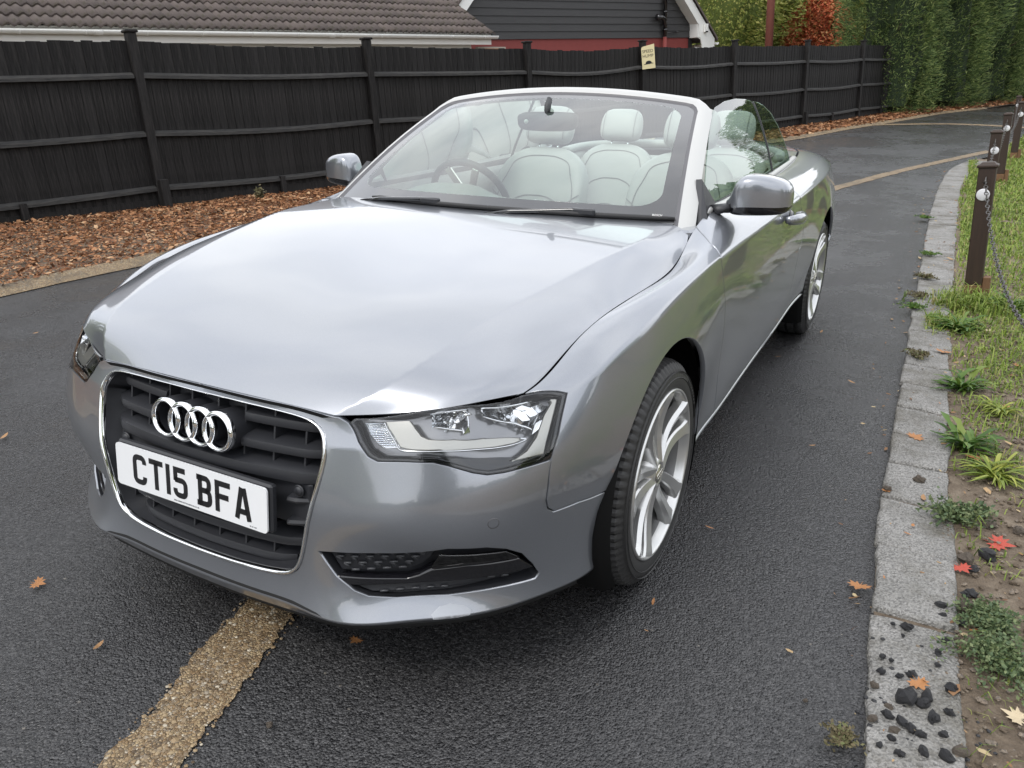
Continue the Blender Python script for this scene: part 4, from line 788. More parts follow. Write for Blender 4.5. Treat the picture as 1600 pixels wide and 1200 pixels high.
k = MB(); k.tube([gp(1.18, 3.2, .12), gp(1.18, .02, .12)], .055, 12); k.build('pipe', M['gloss_black'], sp_)
k = MB(); k.tube([gp(1.19, -2.9, .12), gp(1.19, .0, .12)], .054, 12); k.build('pipe_lower', M['redwall'], sp_)
k = MB(); k.tube([gp(1.20, .30, .13), gp(1.24, .46, .15), gp(1.36, .50, .17), gp(1.52, .50, .17)], [.06, .064, .064, .06], 12); k.tube([gp(1.50, .50, .17), gp(1.55, .50, .17)], .085, 12); k.build('elbow', M['gloss_black'], sp_)
for h_ in (.16, .36, .62, 1.2): k = MB(); k.tube([gp(1.18, h_, .12), gp(1.18, h_+.05, .12)], .07, 12); k.build('pipe_collar', M['gloss_black'], sp_)
k = MB(); k.tube([gp(1.13, .11, .10), gp(.72, .13, .10)], .012, 6); k.tube([gp(.72, .13, .10), gp(.62, .13, .10)], .02, 6); k.build('stay_rod', M['gloss_black'], sp_)
# ================================================================ bollards and chains
bol_b = None
hooks = []
def chain(a, b, sag, lab, link_=.034):
    a, b = Vector(a), Vector(b); pts = []; N_ = 200
    for i in range(N_+1): t = i/N_; p = a.lerp(b, t); p.z -= sag*4*t*(1-t); pts.append(p)
    k = MB(); acc = 0; last = pts[0]; c_ = 0; pos = [pts[0]]
    for p in pts[1:]:
        if (p-pos[-1]).length >= link_*.74: pos.append(p)
    for i, (p, q_) in enumerate(zip(pos[:-1], pos[1:])):
        t = (q_-p).normalized(); u_ = t.cross(Vector((0, 0, 1))).normalized(); w_ = t.cross(u_); s_ = u_ if i % 2 else w_; m_ = (p+q_)/2; hl_ = link_*.5; hw_ = link_*.30
        k.tube([m_+t*(hl_*ca_)+s_*(hw_*sa_) for ca_, sa_ in ((1, 0), (.75, .8), (0, 1), (-.75, .8), (-1, 0), (-.75, -.8), (0, -1), (.75, -.8))], .0033, 5, closed=True)
    o = k.build('chain', M['iron']); tag(o, lab, 'chain', 'chains hung between the bollards'); return o
bols = [(2.06, .30, 0, 'brown wooden bollard just outside the right edge'), (1.745, 3.99, -1.2, 'nearest dark brown wooden bollard with a white round reflector and a bare wooden foot'), (1.86, 7.65, .3, 'second bollard, seen just above the cap of the nearest one'), (2.07, 10.75, -.8, 'third bollard, leaning, with a bare wooden foot in the grass'), (2.32, 13.5, .5, 'fourth bollard, partly behind the leaning third one'), (2.52, 18.9, .3, 'farthest bollard, standing against the far asphalt')]
for i, (x, y, ln, lab) in enumerate(bols):
    if i == 0: hooks.append(Vector((x, y, .80))); continue
    b_ = empty('bollard'); tag(b_, lab, 'bollard', 'brown bollards along the verge'); m_ = frame_at((x, y, zg(y)-(.17 if i == 5 else 0)), (1, -.10, 0)) @ Matrix.Rotation(R(ln), 4, 'Y') @ Matrix.Rotation(R(-1.0), 4, 'X'); b_.matrix_world = m_
    k = MB(); k.box((0, 0, .50), (.098, .098, .76), bev=.006); k.build('shaft', M['post'], b_)
    k = MB(); k.box((0, 0, .04), (.0975, .0975, .16), bev=.005); k.build('bare_foot', M['post_raw'], b_)
    k = MB(); k.box((0, 0, .880), (.118, .118, .022), bev=.006); k.box((0, 0, .897), (.095, .095, .014), taper=.7); k.build('cap', M['post'], b_)
    if i in (1, 3, 4): k = MB(); k.box((.072, .012, .07), (.045, .075, .20), bev=.004); k.build('side_stake', M['post_raw'], b_)
    k = MB(); k.lathe([(0, .006), (.034, .0055), (.038, .003), (.038, 0)], (.006 if i > 1 else -.006, -.050, .705), (0, -1, 0), 28); k.build('reflector', M['reflector'], b_)
    k = MB(); k.tube([(0, -.045, .815), (0, -.062, .812), (0, -.066, .79), (0, -.056, .782)], .004, 6); k.tube([(0, -.066, .80), (.0, -.066, .775)], .006, 6); k.build('hook', M['iron'], b_)
    hooks.append(b_.matrix_world @ Vector((0, -.062, .785)))
labs = ['steel chain sagging from the nearest bollard out of the right edge', 'steel chain between the nearest and the second bollard', 'rusty chain looping between the second and third bollard', 'chain between the third and fourth bollard', 'chain running back to the farthest bollard']
sg_ = [.42, .30, .28, .25, .40]
for i in range(5): chain(hooks[i+1], hooks[i], sg_[i], labs[i], .036 if i < 2 else .05)
far = Vector((6.5, 22, 1.1)); 
# rusty telegraph pole
k = MB(); b0 = Vector((-3.62, 22.9, .4)); k.tube([b0, b0+UP*3, b0+UP*7.5], [.112, .108, .10], 14); o = k.build('telegraph_pole', M['rust']); tag(o, 'dark red brown pole standing behind the fence between green trees', 'pole')
# ================================================================ vegetation
def crown_mesh(name, parent, mat, base, H, Rf, n, size, seed, droop=.3, clump=1.1, shell=.62, core=True, kind='leaf', squash=1.0, jit=.35):
    """n leaf sprays through a crown; Rf(t) radius at relative height t"""
    g_ = np.random.default_rng(seed); t = g_.random(n)**.85; a = g_.uniform(0, 2*np.pi, n); r0 = np.array([Rf(q) for q in t])
    px_, py_ = np.cos(a), np.sin(a); nz = np.array([mnoise.noise(Vector((x*clump*1.6, y*clump*1.6, q*H*clump*.55+seed*3.1))) for x, y, q in zip(px_*r0, py_*r0, t)])
    nz2 = np.array([mnoise.noise(Vector((x*clump*5, y*clump*5, q*H*clump*1.7+seed))) for x, y, q in zip(px_*r0, py_*r0, t)])
    r = r0*(1+jit*nz*1.6+.16*nz2)*(shell+(1-shell)*g_.random(n)**.6)
    P = np.stack([base[0]+px_*r, base[1]+py_*r*squash, base[2]+t*H+g_.normal(0, .05, n)], 1)+np.array(UP)*0
    out = np.stack([px_, py_, np.full(n, -droop)], 1)+g_.normal(0, .45, (n, 3)); out /= np.linalg.norm(out, axis=1)[:, None]
    sd = np.cross(out, g_.normal(size=(n, 3))); sd /= np.linalg.norm(sd, axis=1)[:, None]
    s_ = size*g_.uniform(.6, 1.4, n)[:, None]; wdt = {'leaf': .42, 'spray': .17, 'maple': .6}[kind]
    up_ = np.cross(sd, out)
    V = np.stack([P-out*s_*.5, P+sd*s_*wdt*.5+up_*s_*.06, P+out*s_*.5, P-sd*s_*wdt*.5+up_*s_*.06], 1).reshape(-1, 3)
    F = np.arange(n*4).reshape(-1, 4)
    o = mesh(name, V, F, mat, parent, False)
    return o
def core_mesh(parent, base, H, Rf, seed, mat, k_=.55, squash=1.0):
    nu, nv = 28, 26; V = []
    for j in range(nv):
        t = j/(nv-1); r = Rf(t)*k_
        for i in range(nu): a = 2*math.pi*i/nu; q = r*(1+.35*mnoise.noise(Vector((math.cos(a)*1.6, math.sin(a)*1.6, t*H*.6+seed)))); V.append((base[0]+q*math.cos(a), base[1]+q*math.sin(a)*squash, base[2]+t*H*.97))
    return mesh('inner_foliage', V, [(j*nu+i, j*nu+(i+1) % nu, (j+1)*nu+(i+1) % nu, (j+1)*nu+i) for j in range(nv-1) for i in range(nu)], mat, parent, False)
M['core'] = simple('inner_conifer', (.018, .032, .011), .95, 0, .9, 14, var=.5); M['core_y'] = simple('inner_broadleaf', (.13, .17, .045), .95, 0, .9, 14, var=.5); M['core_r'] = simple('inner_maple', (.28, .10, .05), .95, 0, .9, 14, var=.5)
def tree(name, base, H, Rad, n, size, mat, label, group=None, kind='leaf', shape='round', trunk=.16, seed=1, t0=.0, cat='tree', kc=.55, **kw):
    root = empty(name); tag(root, label, cat, group)
    if shape == 'column': Rf = lambda t: Rad*(min(1, (t+.02)/.06)**.5)*(1-.12*t-.75*max(0, (t-.8)/.2)**2)
    elif shape == 'cone': Rf = lambda t: Rad*(1-t)**.8*min(1, t/.08+.3)
    else: Rf = lambda t: Rad*max(.05, math.sin(math.pi*min(1, max(0, t*.96+.04))))**.55
    b = (base[0], base[1], base[2]+t0)
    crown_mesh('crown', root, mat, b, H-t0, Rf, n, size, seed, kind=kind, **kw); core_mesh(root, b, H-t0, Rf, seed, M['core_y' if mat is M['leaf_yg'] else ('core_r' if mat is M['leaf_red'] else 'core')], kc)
    k = MB(); k.tube([(base[0], base[1], base[2]-.2), (base[0]+.03, base[1], base[2]+H*.3), (base[0]-.04, base[1]+.03, base[2]+H*.75)], [trunk, trunk*.75, trunk*.25], 9)
    for j in range(5): a = j*1.3+seed; h = b[2]+(H-t0)*(.2+.12*j); k.tube([(base[0], base[1], h), (base[0]+math.cos(a)*Rad*.4, base[1]+math.sin(a)*Rad*.4, h+Rad*.3), (base[0]+math.cos(a)*Rad*.75, base[1]+math.sin(a)*Rad*.75, h+Rad*.5)], [trunk*.4, trunk*.25, trunk*.08], 6)
    k.build('trunk', M['trunk'], root); return root
# conifer hedge row at the end of the fence
hr = [(-.42, 24.0, 5.0, 1.45, 'first and nearest dark green conifer of the hedge, touching the end of the fence'), (.75, 26.6, 5.3, 1.5, 'second conifer of the hedge, dark green with feathery sprays'), (1.95, 29.4, 5.5, 1.55, 'third conifer of the hedge, fuller and mid green'), (3.2, 32.2, 5.7, 1.6, 'fourth conifer of the hedge above the end of the bark bed'), (4.6, 35.2, 6.0, 1.7, 'fifth conifer of the hedge at the right edge of the picture'), (6.3, 38.4, 6.3, 1.9, 'last conifer of the hedge, half out of the right edge')]
for i, (x, y, h, r, lab) in enumerate(hr):
    tree('conifer', (x-.25, y, zg(y)), h, r, 26000-2200*i, .135+.012*i, M['conifer'], lab, 'conifers of the hedge', 'spray', 'column', seed=10+i, droop=-.25, jit=.30, clump=1.0, shell=.68)
# mixed garden trees behind fence and house
gt_ = [((-6.1, 26.5), 6.2, 2.3, 17000, .14, 'leaf_yg', 'leaf', 'round', 'yellow green garden tree directly right of the white bargeboard'),
       ((-4.6, 30.0), 6.6, 2.4, 15000, .15, 'leaf_yg', 'leaf', 'round', 'light green broadleaf tree behind the brown pole'),
       ((-6.6, 38.5), 8.5, 2.0, 8000, .24, 'leaf_dg', 'spray', 'cone', 'dark blue green conifer behind the red maple'),
       ((-3.35, 28.2), 3.55, .95, 8000, .11, 'leaf_red', 'maple', 'round', 'small orange red maple showing above the fence'),
       ((-2.3, 29.8), 4.3, 1.25, 9000, .12, 'leaf_yg', 'leaf', 'round', 'bright yellow green shrub between the red maple and the conifers'),
       ((-2.9, 41), 8.0, 2.8, 7000, .26, 'leaf_dg', 'leaf', 'round', 'darker green tree farther back above the red maple'),
       ((-8.3, 44), 9.5, 3.4, 7000, .30, 'leaf_yg', 'leaf', 'round', 'tall olive green tree in the far garden'),
       ((-11.5, 31), 7.5, 3.0, 5000, .26, 'leaf_dg', 'leaf', 'round', 'dark garden tree behind the gabled house')]
for i, ((x, y), h, r, n, s_, m_, kd, shp, lab) in enumerate(gt_):
    tree('maple_tree' if m_ == 'leaf_red' else ('conifer' if shp == 'cone' else 'garden_tree'), (x, y, zg(y)), h, r, n, s_, M[m_], lab, None, kd, shp, kc=.40 if m_ == 'leaf_red' else .52, seed=40+i, t0=.9 if shp == 'round' else .3)
# trees across the drive and behind the photographer, seen only in the paintwork
out_ = [((17, 12), 4.6, 2.4, 'row tree on the far side of the verge'), ((20, 3), 5.5, 2.8, 'spreading tree beyond the verge'), ((19, -7), 6, 3.0, 'tree to the right behind the photographer'), ((7, -20), 7, 3.2, 'tall tree behind the photographer'), ((-4, -22), 8, 2.2, 'narrow conifer behind the photographer'), ((-10, -11), 7.5, 2.4, 'conifer in front of the car to the left'), ((-11, -2), 6.5, 2.4, 'tree beyond the left end of the fence'), ((24, 44), 4.6, 2.8, 'tree beyond the farthest bollard'), ((32, 20), 6.5, 3.6, 'large tree far right of the verge'), ((38, 60), 7, 4, 'large tree right of the hedge')]
for i, ((x, y), h, r, lab) in enumerate(out_):
    tree('conifer' if 'conifer' in lab else 'garden_tree', (x, y, zg(y)), h, r, 5200, .34, M['leaf_dg' if i % 2 else 'leaf_yg'], lab, None, 'leaf', 'cone' if 'conifer' in lab else 'round', seed=70+i, t0=.3, kc=.88)
# distant wooded skyline
k = MB(); o = None; g_ = np.random.default_rng(5); n = 9000; a = g_.uniform(0, 2*np.pi, n); rr_ = g_.uniform(66, 84, n); hz = np.array([3.8+2.6*mnoise.noise(Vector((math.cos(q)*6, math.sin(q)*6, 0)))+1.6*mnoise.noise(Vector((math.cos(q)*22, math.sin(q)*22, 4))) for q in a]); z = g_.random(n)**.7*hz
P = np.stack([rr_*np.cos(a), rr_*np.sin(a)+10, z], 1); s_ = g_.uniform(.8, 2.2, n)[:, None]; u_ = g_.normal(size=(n, 3)); u_ /= np.linalg.norm(u_, axis=1)[:, None]; w_ = np.cross(u_, g_.normal(size=(n, 3))); w_ /= np.linalg.norm(w_, axis=1)[:, None]
V = np.stack([P-u_*s_, P-w_*s_*.6, P+u_*s_, P+w_*s_*.6], 1).reshape(-1, 3); o = mesh('distant_wood', V, np.arange(n*4).reshape(-1, 4), M['leaf_dg'], None, False); tag(o, 'distant wooded skyline around the houses', kind='stuff')
# ================================================================ the convertible
car = empty('parked_convertible')
tag(car, 'silver four seat convertible with its roof down and pale leather seats, parked on the drive', 'car')
UE = W_U[-1]
def seam_to(L, p): return list(L)+[p]
def half_mirror(P):  # closed symmetric loop from a half (u >= 0) path running centre-top -> centre-bottom
    P = list(P); return P+[(-u, v) for u, v in reversed(P)]
hl_low, hl_out, seam_, AF, AR = PIN['hl_low'], PIN['hl_out'], PIN['seam'], PIN['arch_f'], PIN['arch_r']
# --- front bumper
af_low = [p for p in AF if p[0] < 1.2 and p[1] < .287]
half = [(0, .752), (.2, .752), (.40, .75)]+hl_low+seam_[1:-1]+[(1.117, .287)]+af_low[:-1]+[(1.100, .03), (1.105, -.006), (.9, -.006), (.6, -.006), (.3, -.006), (0, -.006)]
def uv_xz(x, z):
    u, v = float(x), (z-.2)*1.1
    for _ in range(40):
        f0 = Wf(u, v)[0][[0, 2]]-[x, z]; J = np.array([(Wf(u+1e-4, v)[0][[0, 2]]-[x, z]-f0)/1e-4, (Wf(u, v+1e-4)[0][[0, 2]]-[x, z]-f0)/1e-4]).T; st = np.linalg.solve(J, -f0); st *= min(1, .03/max(np.linalg.norm(st), 1e-9)); u += st[0]; v += st[1]
    return u, v
GXZ = [(0, .6935), (.10, .693), (.20, .691), (.30, .687), (.335, .682), (.356, .672), (.372, .656), (.381, .636), (.3835, .612), (.380, .58), (.371, .53), (.360, .48), (.348, .43), (.336, .385), (.325, .352), (.312, .330), (.294, .316), (.270, .308), (.22, .303), (.12, .2985), (0, .297)]
ghalf = [uv_xz(a, b) for a, b in GXZ]; ghalf = [(0, ghalf[0][1])]+ghalf[1:-1]+[(0, ghalf[-1][1])]
GL = half_mirror(ghalf)[:-1]; GL = GL[:len(ghalf)]+[(-a, b) for a, b in reversed(ghalf[1:-1])]
fog = PIN['fog']
panel('front_bumper', Wf, [half_mirror(half), GL, fog, [(-u, v) for u, v in fog]], M['paint'], car, h=.013, depth=.02)
# under-lip lower blade and centre intake strip
lip = MB(); uu = np.linspace(-1.0, 1.0, 80); top = Wf(uu, np.zeros(80)); back = top*[.9, 1, 1]+[0, .10, .02]
n = len(uu); lip.add(np.concatenate([top+[0, 0, .004], top+[0, .004, -.012], back]), [(i, i+1, n+i+1, n+i) for i in range(n-1)]+[(n+i, n+i+1, 2*n+i+1, 2*n+i) for i in range(n-1)])
lip.build('bumper_underlip', M['under'], car)
# --- wings (front fenders), doors, rear quarters : both sides
L7f = [(.86, .75)]; vt = .752
door_f, door_r = PIN['door_f'], PIN['door_r']
dfl = [(2.05, vt)]+[(u, v) for u, v in door_f[1:-1]]+[(2.075, .22), (2.10, .12), (2.12, .036)]
drl = [(3.29, vt), (3.30, .70)]+door_r[1:-1]+[(3.42, .39), (3.40, .32), (3.37, .2), (3.34, .10), (3.33, .036)]
arch_top = [p for p in AF if p[1] > .287 or p[0] > 1.5]
wing = [(.91, .4638)]+hl_out[1:]+[(.892, .70), (.885, vt), (1.05, vt), (1.3, vt), (1.6, vt), (1.9, vt)]+dfl+[(2.0, .036), (1.9, .036)]+[p for p in arch_top if p[1] > .045]+[(1.117, .287)]+list(reversed(seam_[1:-1]))
door = dfl[::-1]+[(2.3, vt), (2.8, vt), (3.1, vt)]+drl+[(2.9, .036), (2.5, .036)]
sill = [(1.862, .034), (1.862, -.004), (3.86, -.004), (3.86, .034)]
quarter = drl[::-1]+[(3.6, vt), (4.0, vt), (4.5, vt), (4.85, vt), (5.05, vt), (5.06, .62), (5.0, .45), (4.74, .40), (4.72, .30), (4.63, .27)]+[p for p in AR if p[1] > .036 and not (p[0] > 4.3 and p[1] < .27)]
rear = [(4.635, .268), (4.722, .298), (4.742, .398), (5.0, .448), (5.062, .62), (5.055, vt)]
def Wr(u, v):
    u = np.atleast_1d(u); m = u > UE; X = Wf(np.where(m, 2*UE-u, u), v); X[m, 0] *= -1; return X
RL = rear+[(2*UE-a, b) for a, b in reversed(rear)]+[(2*UE-4.6, .03), (2*UE-5, -.004), (5, -.004), (4.6, .03), (4.615, .12)]
for mir_ in (False, True):
    panel('front_wing', Wf, [wing], M['paint'], car, h=.013, mirror=mir_)
    d = panel('door', Wf, [door], M['paint'], car, h=.014, mirror=mir_)
    panel('sill_panel', Wf, [sill], M['paint'], car, h=.014, mirror=mir_, off=.006)
    panel('rear_quarter_panel', Wf, [quarter], M['paint'], car, h=.016, mirror=mir_)
    sx = -1 if mir_ else 1
    # handle: curved grip with a cup behind and key cylinder
    h_ = MB()
    ys = np.linspace(0, 1, 17)
    P = [Vector((sx*(.913+.042*math.sin(math.pi*t)**.55), 1.46+.25*t, .842-.012*t)) for t in ys]
    h_.tube(P, [.010+.008*math.sin(math.pi*t)**.4 for t in ys], 12, flat=1.35)
    h_.build('door_handle', M['paint'], d)
    k = MB(); k.lathe([(0, .004), (.026, .003), (.034, -.004)], (sx*.910, 1.60, .833), (sx, 0, .1), 20); k.build('handle_cup', M['gloss_black'], d)
    k = MB(); k.lathe([(0, .008), (.012, .007), (.014, 0), (.014, -.01)], (sx*.913, 1.735, .800), (sx, 0, .1), 18); k.build('lock_cylinder', M['paint'], d)
    # belt line seal, bright strip round the glass base
    yb = np.linspace(.70, 2.75, 44)
    b = MB(); uy = np.interp(yb, W_P[:, 7, 1][11:20], W_U[11:20]); T = Wf(uy, np.full(44, .75))*[sx, 1, 1]
    b.sweep([t+np.array([sx*-.008, 0, .004]) for t in T], [(-.014, -.012), (-.014, .004), (-.006, .009), (.008, .009), (.015, .003), (.015, -.012)], (0, 0, 1), cap=True)
    b.build('belt_trim', M['satin'], car)
    b = MB(); b.sweep([t+np.array([sx*-.026, 0, .002]) for t in T], [(-.007, -.03), (-.007, .010), (.007, .010), (.007, -.03)], (0, 0, 1)); b.build('belt_seal', M['rubber'], car)
    # wheel-arch liners
    for y0 in (0, 2.751):
        a = MB(); nA = 26
        for i in range(nA):
            pass
        ang = np.radians(np.linspace(-32, 212, nA)); V = []
        for xx, rr in ((.895, .378), (.87, .40), (.55, .40)): V += [(sx*xx, y0+rr*math.cos(t), max(.348+rr*math.sin(t), .13)) for t in ang]
        F = [(r*nA+i, r*nA+i+1, (r+1)*nA+i+1, (r+1)*nA+i) for r in range(2) for i in range(nA-1)]
        a.add(V, F); c0 = len(V)
        a.add([V[2*nA+i] for i in range(nA)]+[(sx*.55, y0, .2)], [(i, i+1, nA) for i in range(nA-1)])
        a.build('wheel_arch_liner', M['black'], car)
    # parking sensors
    for key in ('sensor',):
        u0, v0 = PIN[key][0]
        for uq in (u0,):
            X = Wf(uq, v0)[0]*[sx, 1, 1]; N = surf_n(Wf, np.array([uq]), np.array([v0]))[0]*[sx, 1, 1]
            s_ = MB(); s_.lathe([(0, .0004), (.0110, .0003), (.0114, -.001), (.0118, -.004)], X, N, 24); s_.build('parking_sensor', M['paint'], car, sharp=20)
            s_ = MB(); s_.lathe([(.0117, .0003), (.0132, .0004), (.0134, -.002)], X, N, 24); s_.build('sensor_ring', M['gasket'], car)
panel('rear_bumper', Wr, [RL], M['paint'], car, h=.03)
for sx in (1, -1): panel('tail_lamp', Wr, [[(4.80, .47), (5.25, .49), (5.25, .60), (4.86, .61)] if sx > 0 else [(2*UE-4.80, .47), (2*UE-5.25, .49), (2*UE-5.25, .60), (2*UE-4.86, .61)]], M['red'], car, h=.03, off=.004)
# --- bonnet
su, tv = .775, H_V[-1]
bon = [(-su, 0), (-.46, 0), (0, 0), (.46, 0), (su, 0), (su, .6), (su, 1.1), (su, 1.27), (su-.015, tv-.02), (su-.05, tv-.002), (.6, tv), (0, tv), (-.6, tv), (-su+.05, tv-.002), (-su+.015, tv-.02), (-su, 1.27), (-su, 1.1), (-su, .6)]
panel('bonnet', Hf, [bon], M['paint'], car, h=.014, depth=.02, gap=.003)
# plenum between bonnet and screen
pl = MB(); xs = np.linspace(-.76, .76, 25)
pl.add([(x, .50+.06*(x/.7)**2, .925) for x in xs]+[(x, .66+.1*(x/.7)**2, .925) for x in xs], [(i, i+1, 26+i, 25+i) for i in range(24)]); pl.build('cowl_tray', M['plastic'], car)
# --- dark inner body so no gap shows daylight
ib = MB()
ib.box((0, 1.55, .27), (1.5, 3.9, .16)); ib.box((0, -.42, .42), (1.10, .50, .38)); ib.box((0, 0.10, .50), (1.04, 1.0, .5)); ib.box((0, 3.1, .55), (1.0, .95, .6))
ib.build('underbody', M['under'], car)
for sx in (1, -1):  # inner skins behind the seams
    k = MB(); us_ = np.linspace(1.9, 4.0, 24); vv = (.02, .3, .6, .74)
    V = np.concatenate([(Wf(us_, np.full(24, v))-surf_n(Wf, us_, np.full(24, v))*.026)*[sx, 1, 1] for v in vv]); k.add(V, [(r*24+i, r*24+i+1, r*24+25+i, r*24+24+i) for r in range(3) for i in range(23)]); k.build('inner_skin', M['black'], car)
# --- grille
gr = empty('grille', parent=car)
def gloop(off, dn=0.0, st=.012):
    P = np.array(GL, float); P = P if area(P) > 0 else P[::-1]
    C = []; Q = resample(crv(P, 6, True) if False else P, st); Q = offset(Q, off)
    for _ in range(2): Q = (np.roll(Q, 1, 0)+2*Q+np.roll(Q, -1, 0))/4
    X = Wf(Q[:, 0], Q[:, 1]); N = surf_n(Wf, Q[:, 0], Q[:, 1]); return X+N*dn, N
rings = [gloop(-.002, -.012), gloop(-.002, .003), gloop(.001, .0055), gloop(.0048, .0050), gloop(.0075, .001), gloop(.0075, -.010)]
V = np.concatenate([r[0] for r in rings]); n = len(rings[0][0])
k = MB(); k.add(V, [(a*n+i, a*n+(i+1) % n, (a+1)*n+(i+1) % n, (a+1)*n+i) for a in range(5) for i in range(n)]); k.build('chrome_surround', M['chrome'], gr)
A1, A2, A3 = gloop(.0072, -.007), gloop(.012, -.12), gloop(.05, -.13)
k = MB(); k.add(np.concatenate([A1[0], A2[0], A3[0]]), [(a*n+i, a*n+(i+1) % n, (a+1)*n+(i+1) % n, (a+1)*n+i) for a in range(2) for i in range(n)]); k.build('grille_shroud', M['plastic'], gr)
k = MB(); k.box((0, -.70, .48), (.78, .01, .40)); k.build('grille_back', M['black'], gr)
def ghw(z):  # half width of the opening at height z
    return float(np.interp(z, [.30, .33, .40, .50, .58, .635, .665, .69], [.24, .292, .325, .357, .372, .377, .368, .33]))
def gy(x, z): return float(np.interp(z, [.25, .43, .56, .66, .70], [-.868, -.872, -.853, -.812, -.79]))+.28*x*x
def slat(z, x0, x1, dz=.020, fr=.004, name='grille_slat'):
    s_ = MB(); xs = np.linspace(x0, x1, 16)
    hw = ghw(z); pts = []
    sec = [(0, .0), (.004, dz*.55), (.020, dz*.75), (.085, dz*.95), (.085, -dz*.35), (.012, -dz*.62), (.002, -dz*.45)]
    V = []
    for x in xs:
        e = max(0, (abs(x)-hw+.055)/.055); y = gy(x, z)+fr+.020+.022*min(e, 1)
        V += [(x, y+a, z+b-(.004*e)) for a, b in sec]
    n_ = 7; s_.add(V, [(i*n_+k, i*n_+(k+1) % n_, (i+1)*n_+(k+1) % n_, (i+1)*n_+k) for i in range(15) for k in range(n_)]+[tuple(range(6, -1, -1)), tuple(range(15*n_, 16*n_))])
    o = s_.build(name, M['plastic'], gr, sharp=38); return o
for z in (.652, .597):
    slat(z, -ghw(z)+.008, -.135); slat(z, .135, ghw(z)-.008)
slat(.541, -ghw(.541)+.008, ghw(.541)-.008, .026)
for z in (.486, .430): slat(z, -ghw(z)+.006, -.272, .012, .004); slat(z, .272, ghw(z)-.006, .012, .004)
for z in (.375, .322): slat(z, -ghw(z)+.008, ghw(z)-.008)
for x in (-.30, -.215, -.13, -.045, .045, .13, .215, .30):
    s_ = MB()
    for z0, z1 in ((.31, .40), (.53, .69)):
        if abs(x) > .25 and z0 < .4: z0 = .335
        s_ = MB(); y = gy(x, (z0+z1)/2)+.055; s_.box((x, y+.02, (z0+z1)/2), (.005, .07, z1-z0), Matrix.Rotation(R(-12), 3, 'X')); s_.build('grille_bar', M['plastic'], gr)
# plate carrier block behind the number plate, with two sensors
k = MB(); k.box((0, -.786, .470), (.66, .03, .116), Matrix.Rotation(R(-6), 3, 'X'), bev=.006); k.box((0, -.8495, .476), (.530, .020, .117), Matrix.Rotation(R(-7), 3, 'X'), bev=.005); k.build('plate_carrier', M['plastic'], gr, sharp=35)
for sx in (1, -1):
    k = MB(); k.lathe([(0, .003), (.010, .003), (.0112, 0)], (sx*.300, -.8065, .510), (0, -1, .1), 20); k.lathe([(.0118, .001), (.014, .002), (.015, -.002)], (sx*.300, -.8065, .510), (0, -1, .1), 20); k.build('parking_sensor', M['plastic'], gr)
# --- number plate with its characters
pa = R(-7); PY, PZ = -.8645, .476
np_ = empty('number_plate', (0, PY, PZ), (pa, 0, 0), car)
def rrect(w_, h_, r, n=6):
    o = []
    for cx, cy, a0 in ((w_/2-r, h_/2-r, 0), (-w_/2+r, h_/2-r, 90), (-w_/2+r, -h_/2+r, 180), (w_/2-r, -h_/2+r, 270)):
        o += [(cx+r*math.cos(R(a0+90*i/n)), cy+r*math.sin(R(a0+90*i/n))) for i in range(n+1)]
    return o
def extr(mb, P, y0, y1, toY=lambda x, z, y: (x, y, z)):
    n = len(P); mb.add([toY(x, z, y0) for x, z in P]+[toY(x, z, y1) for x, z in P], [tuple(range(n-1, -1, -1)) if False else tuple(range(n)), tuple(range(2*n-1, n-1, -1))]+[((i+1) % n, i, n+i, n+(i+1) % n) for i in range(n)], False)
k = MB(); extr(k, rrect(.520, .111, .011), -.0045, 0); k.build('plate_base', M['plate'], np_)
def stroke(mb, pts, wd, y0=-.0052, y1=-.0040):
    P = np.array(pts, float); P = np.array([p for i, p in enumerate(P) if i == 0 or np.linalg.norm(p-P[i-1]) > 1e-5]); n = len(P); L, Rr = [], []
    for i in range(n):
        a = P[i]-P[i-1] if i else P[1]-P[0]; b = P[i+1]-P[i] if i < n-1 else a
        a = a/np.linalg.norm(a); b = b/np.linalg.norm(b); na = np.array([-a[1], a[0]]); nb = np.array([-b[1], b[0]]); m = na+nb; m /= np.linalg.norm(m); m *= wd/2/max(m@na, .45)
        L.append(P[i]+m); Rr.append(P[i]-m)
    for i in range(n-1):
        q = [Rr[i], Rr[i+1], L[i+1], L[i]]; mb.add([(p[0], y0, p[1]) for p in q]+[(p[0], y1, p[1]) for p in q], [(0, 1, 2, 3), (1, 0, 4, 5), (3, 2, 6, 7)]+([(0, 3, 7, 4)] if i == 0 else [])+([(2, 1, 5, 6)] if i == n-2 else []), False)
def arc(cx, cz, r, a0, a1, n=5): return [(cx+r*math.cos(R(a0+(a1-a0)*i/n)), cz+r*math.sin(R(a0+(a1-a0)*i/n))) for i in range(n+1)]
s7 = .007; Wd, Hh = .050, .079; a_, h2 = Wd-s7, Hh-s7; r_ = .012
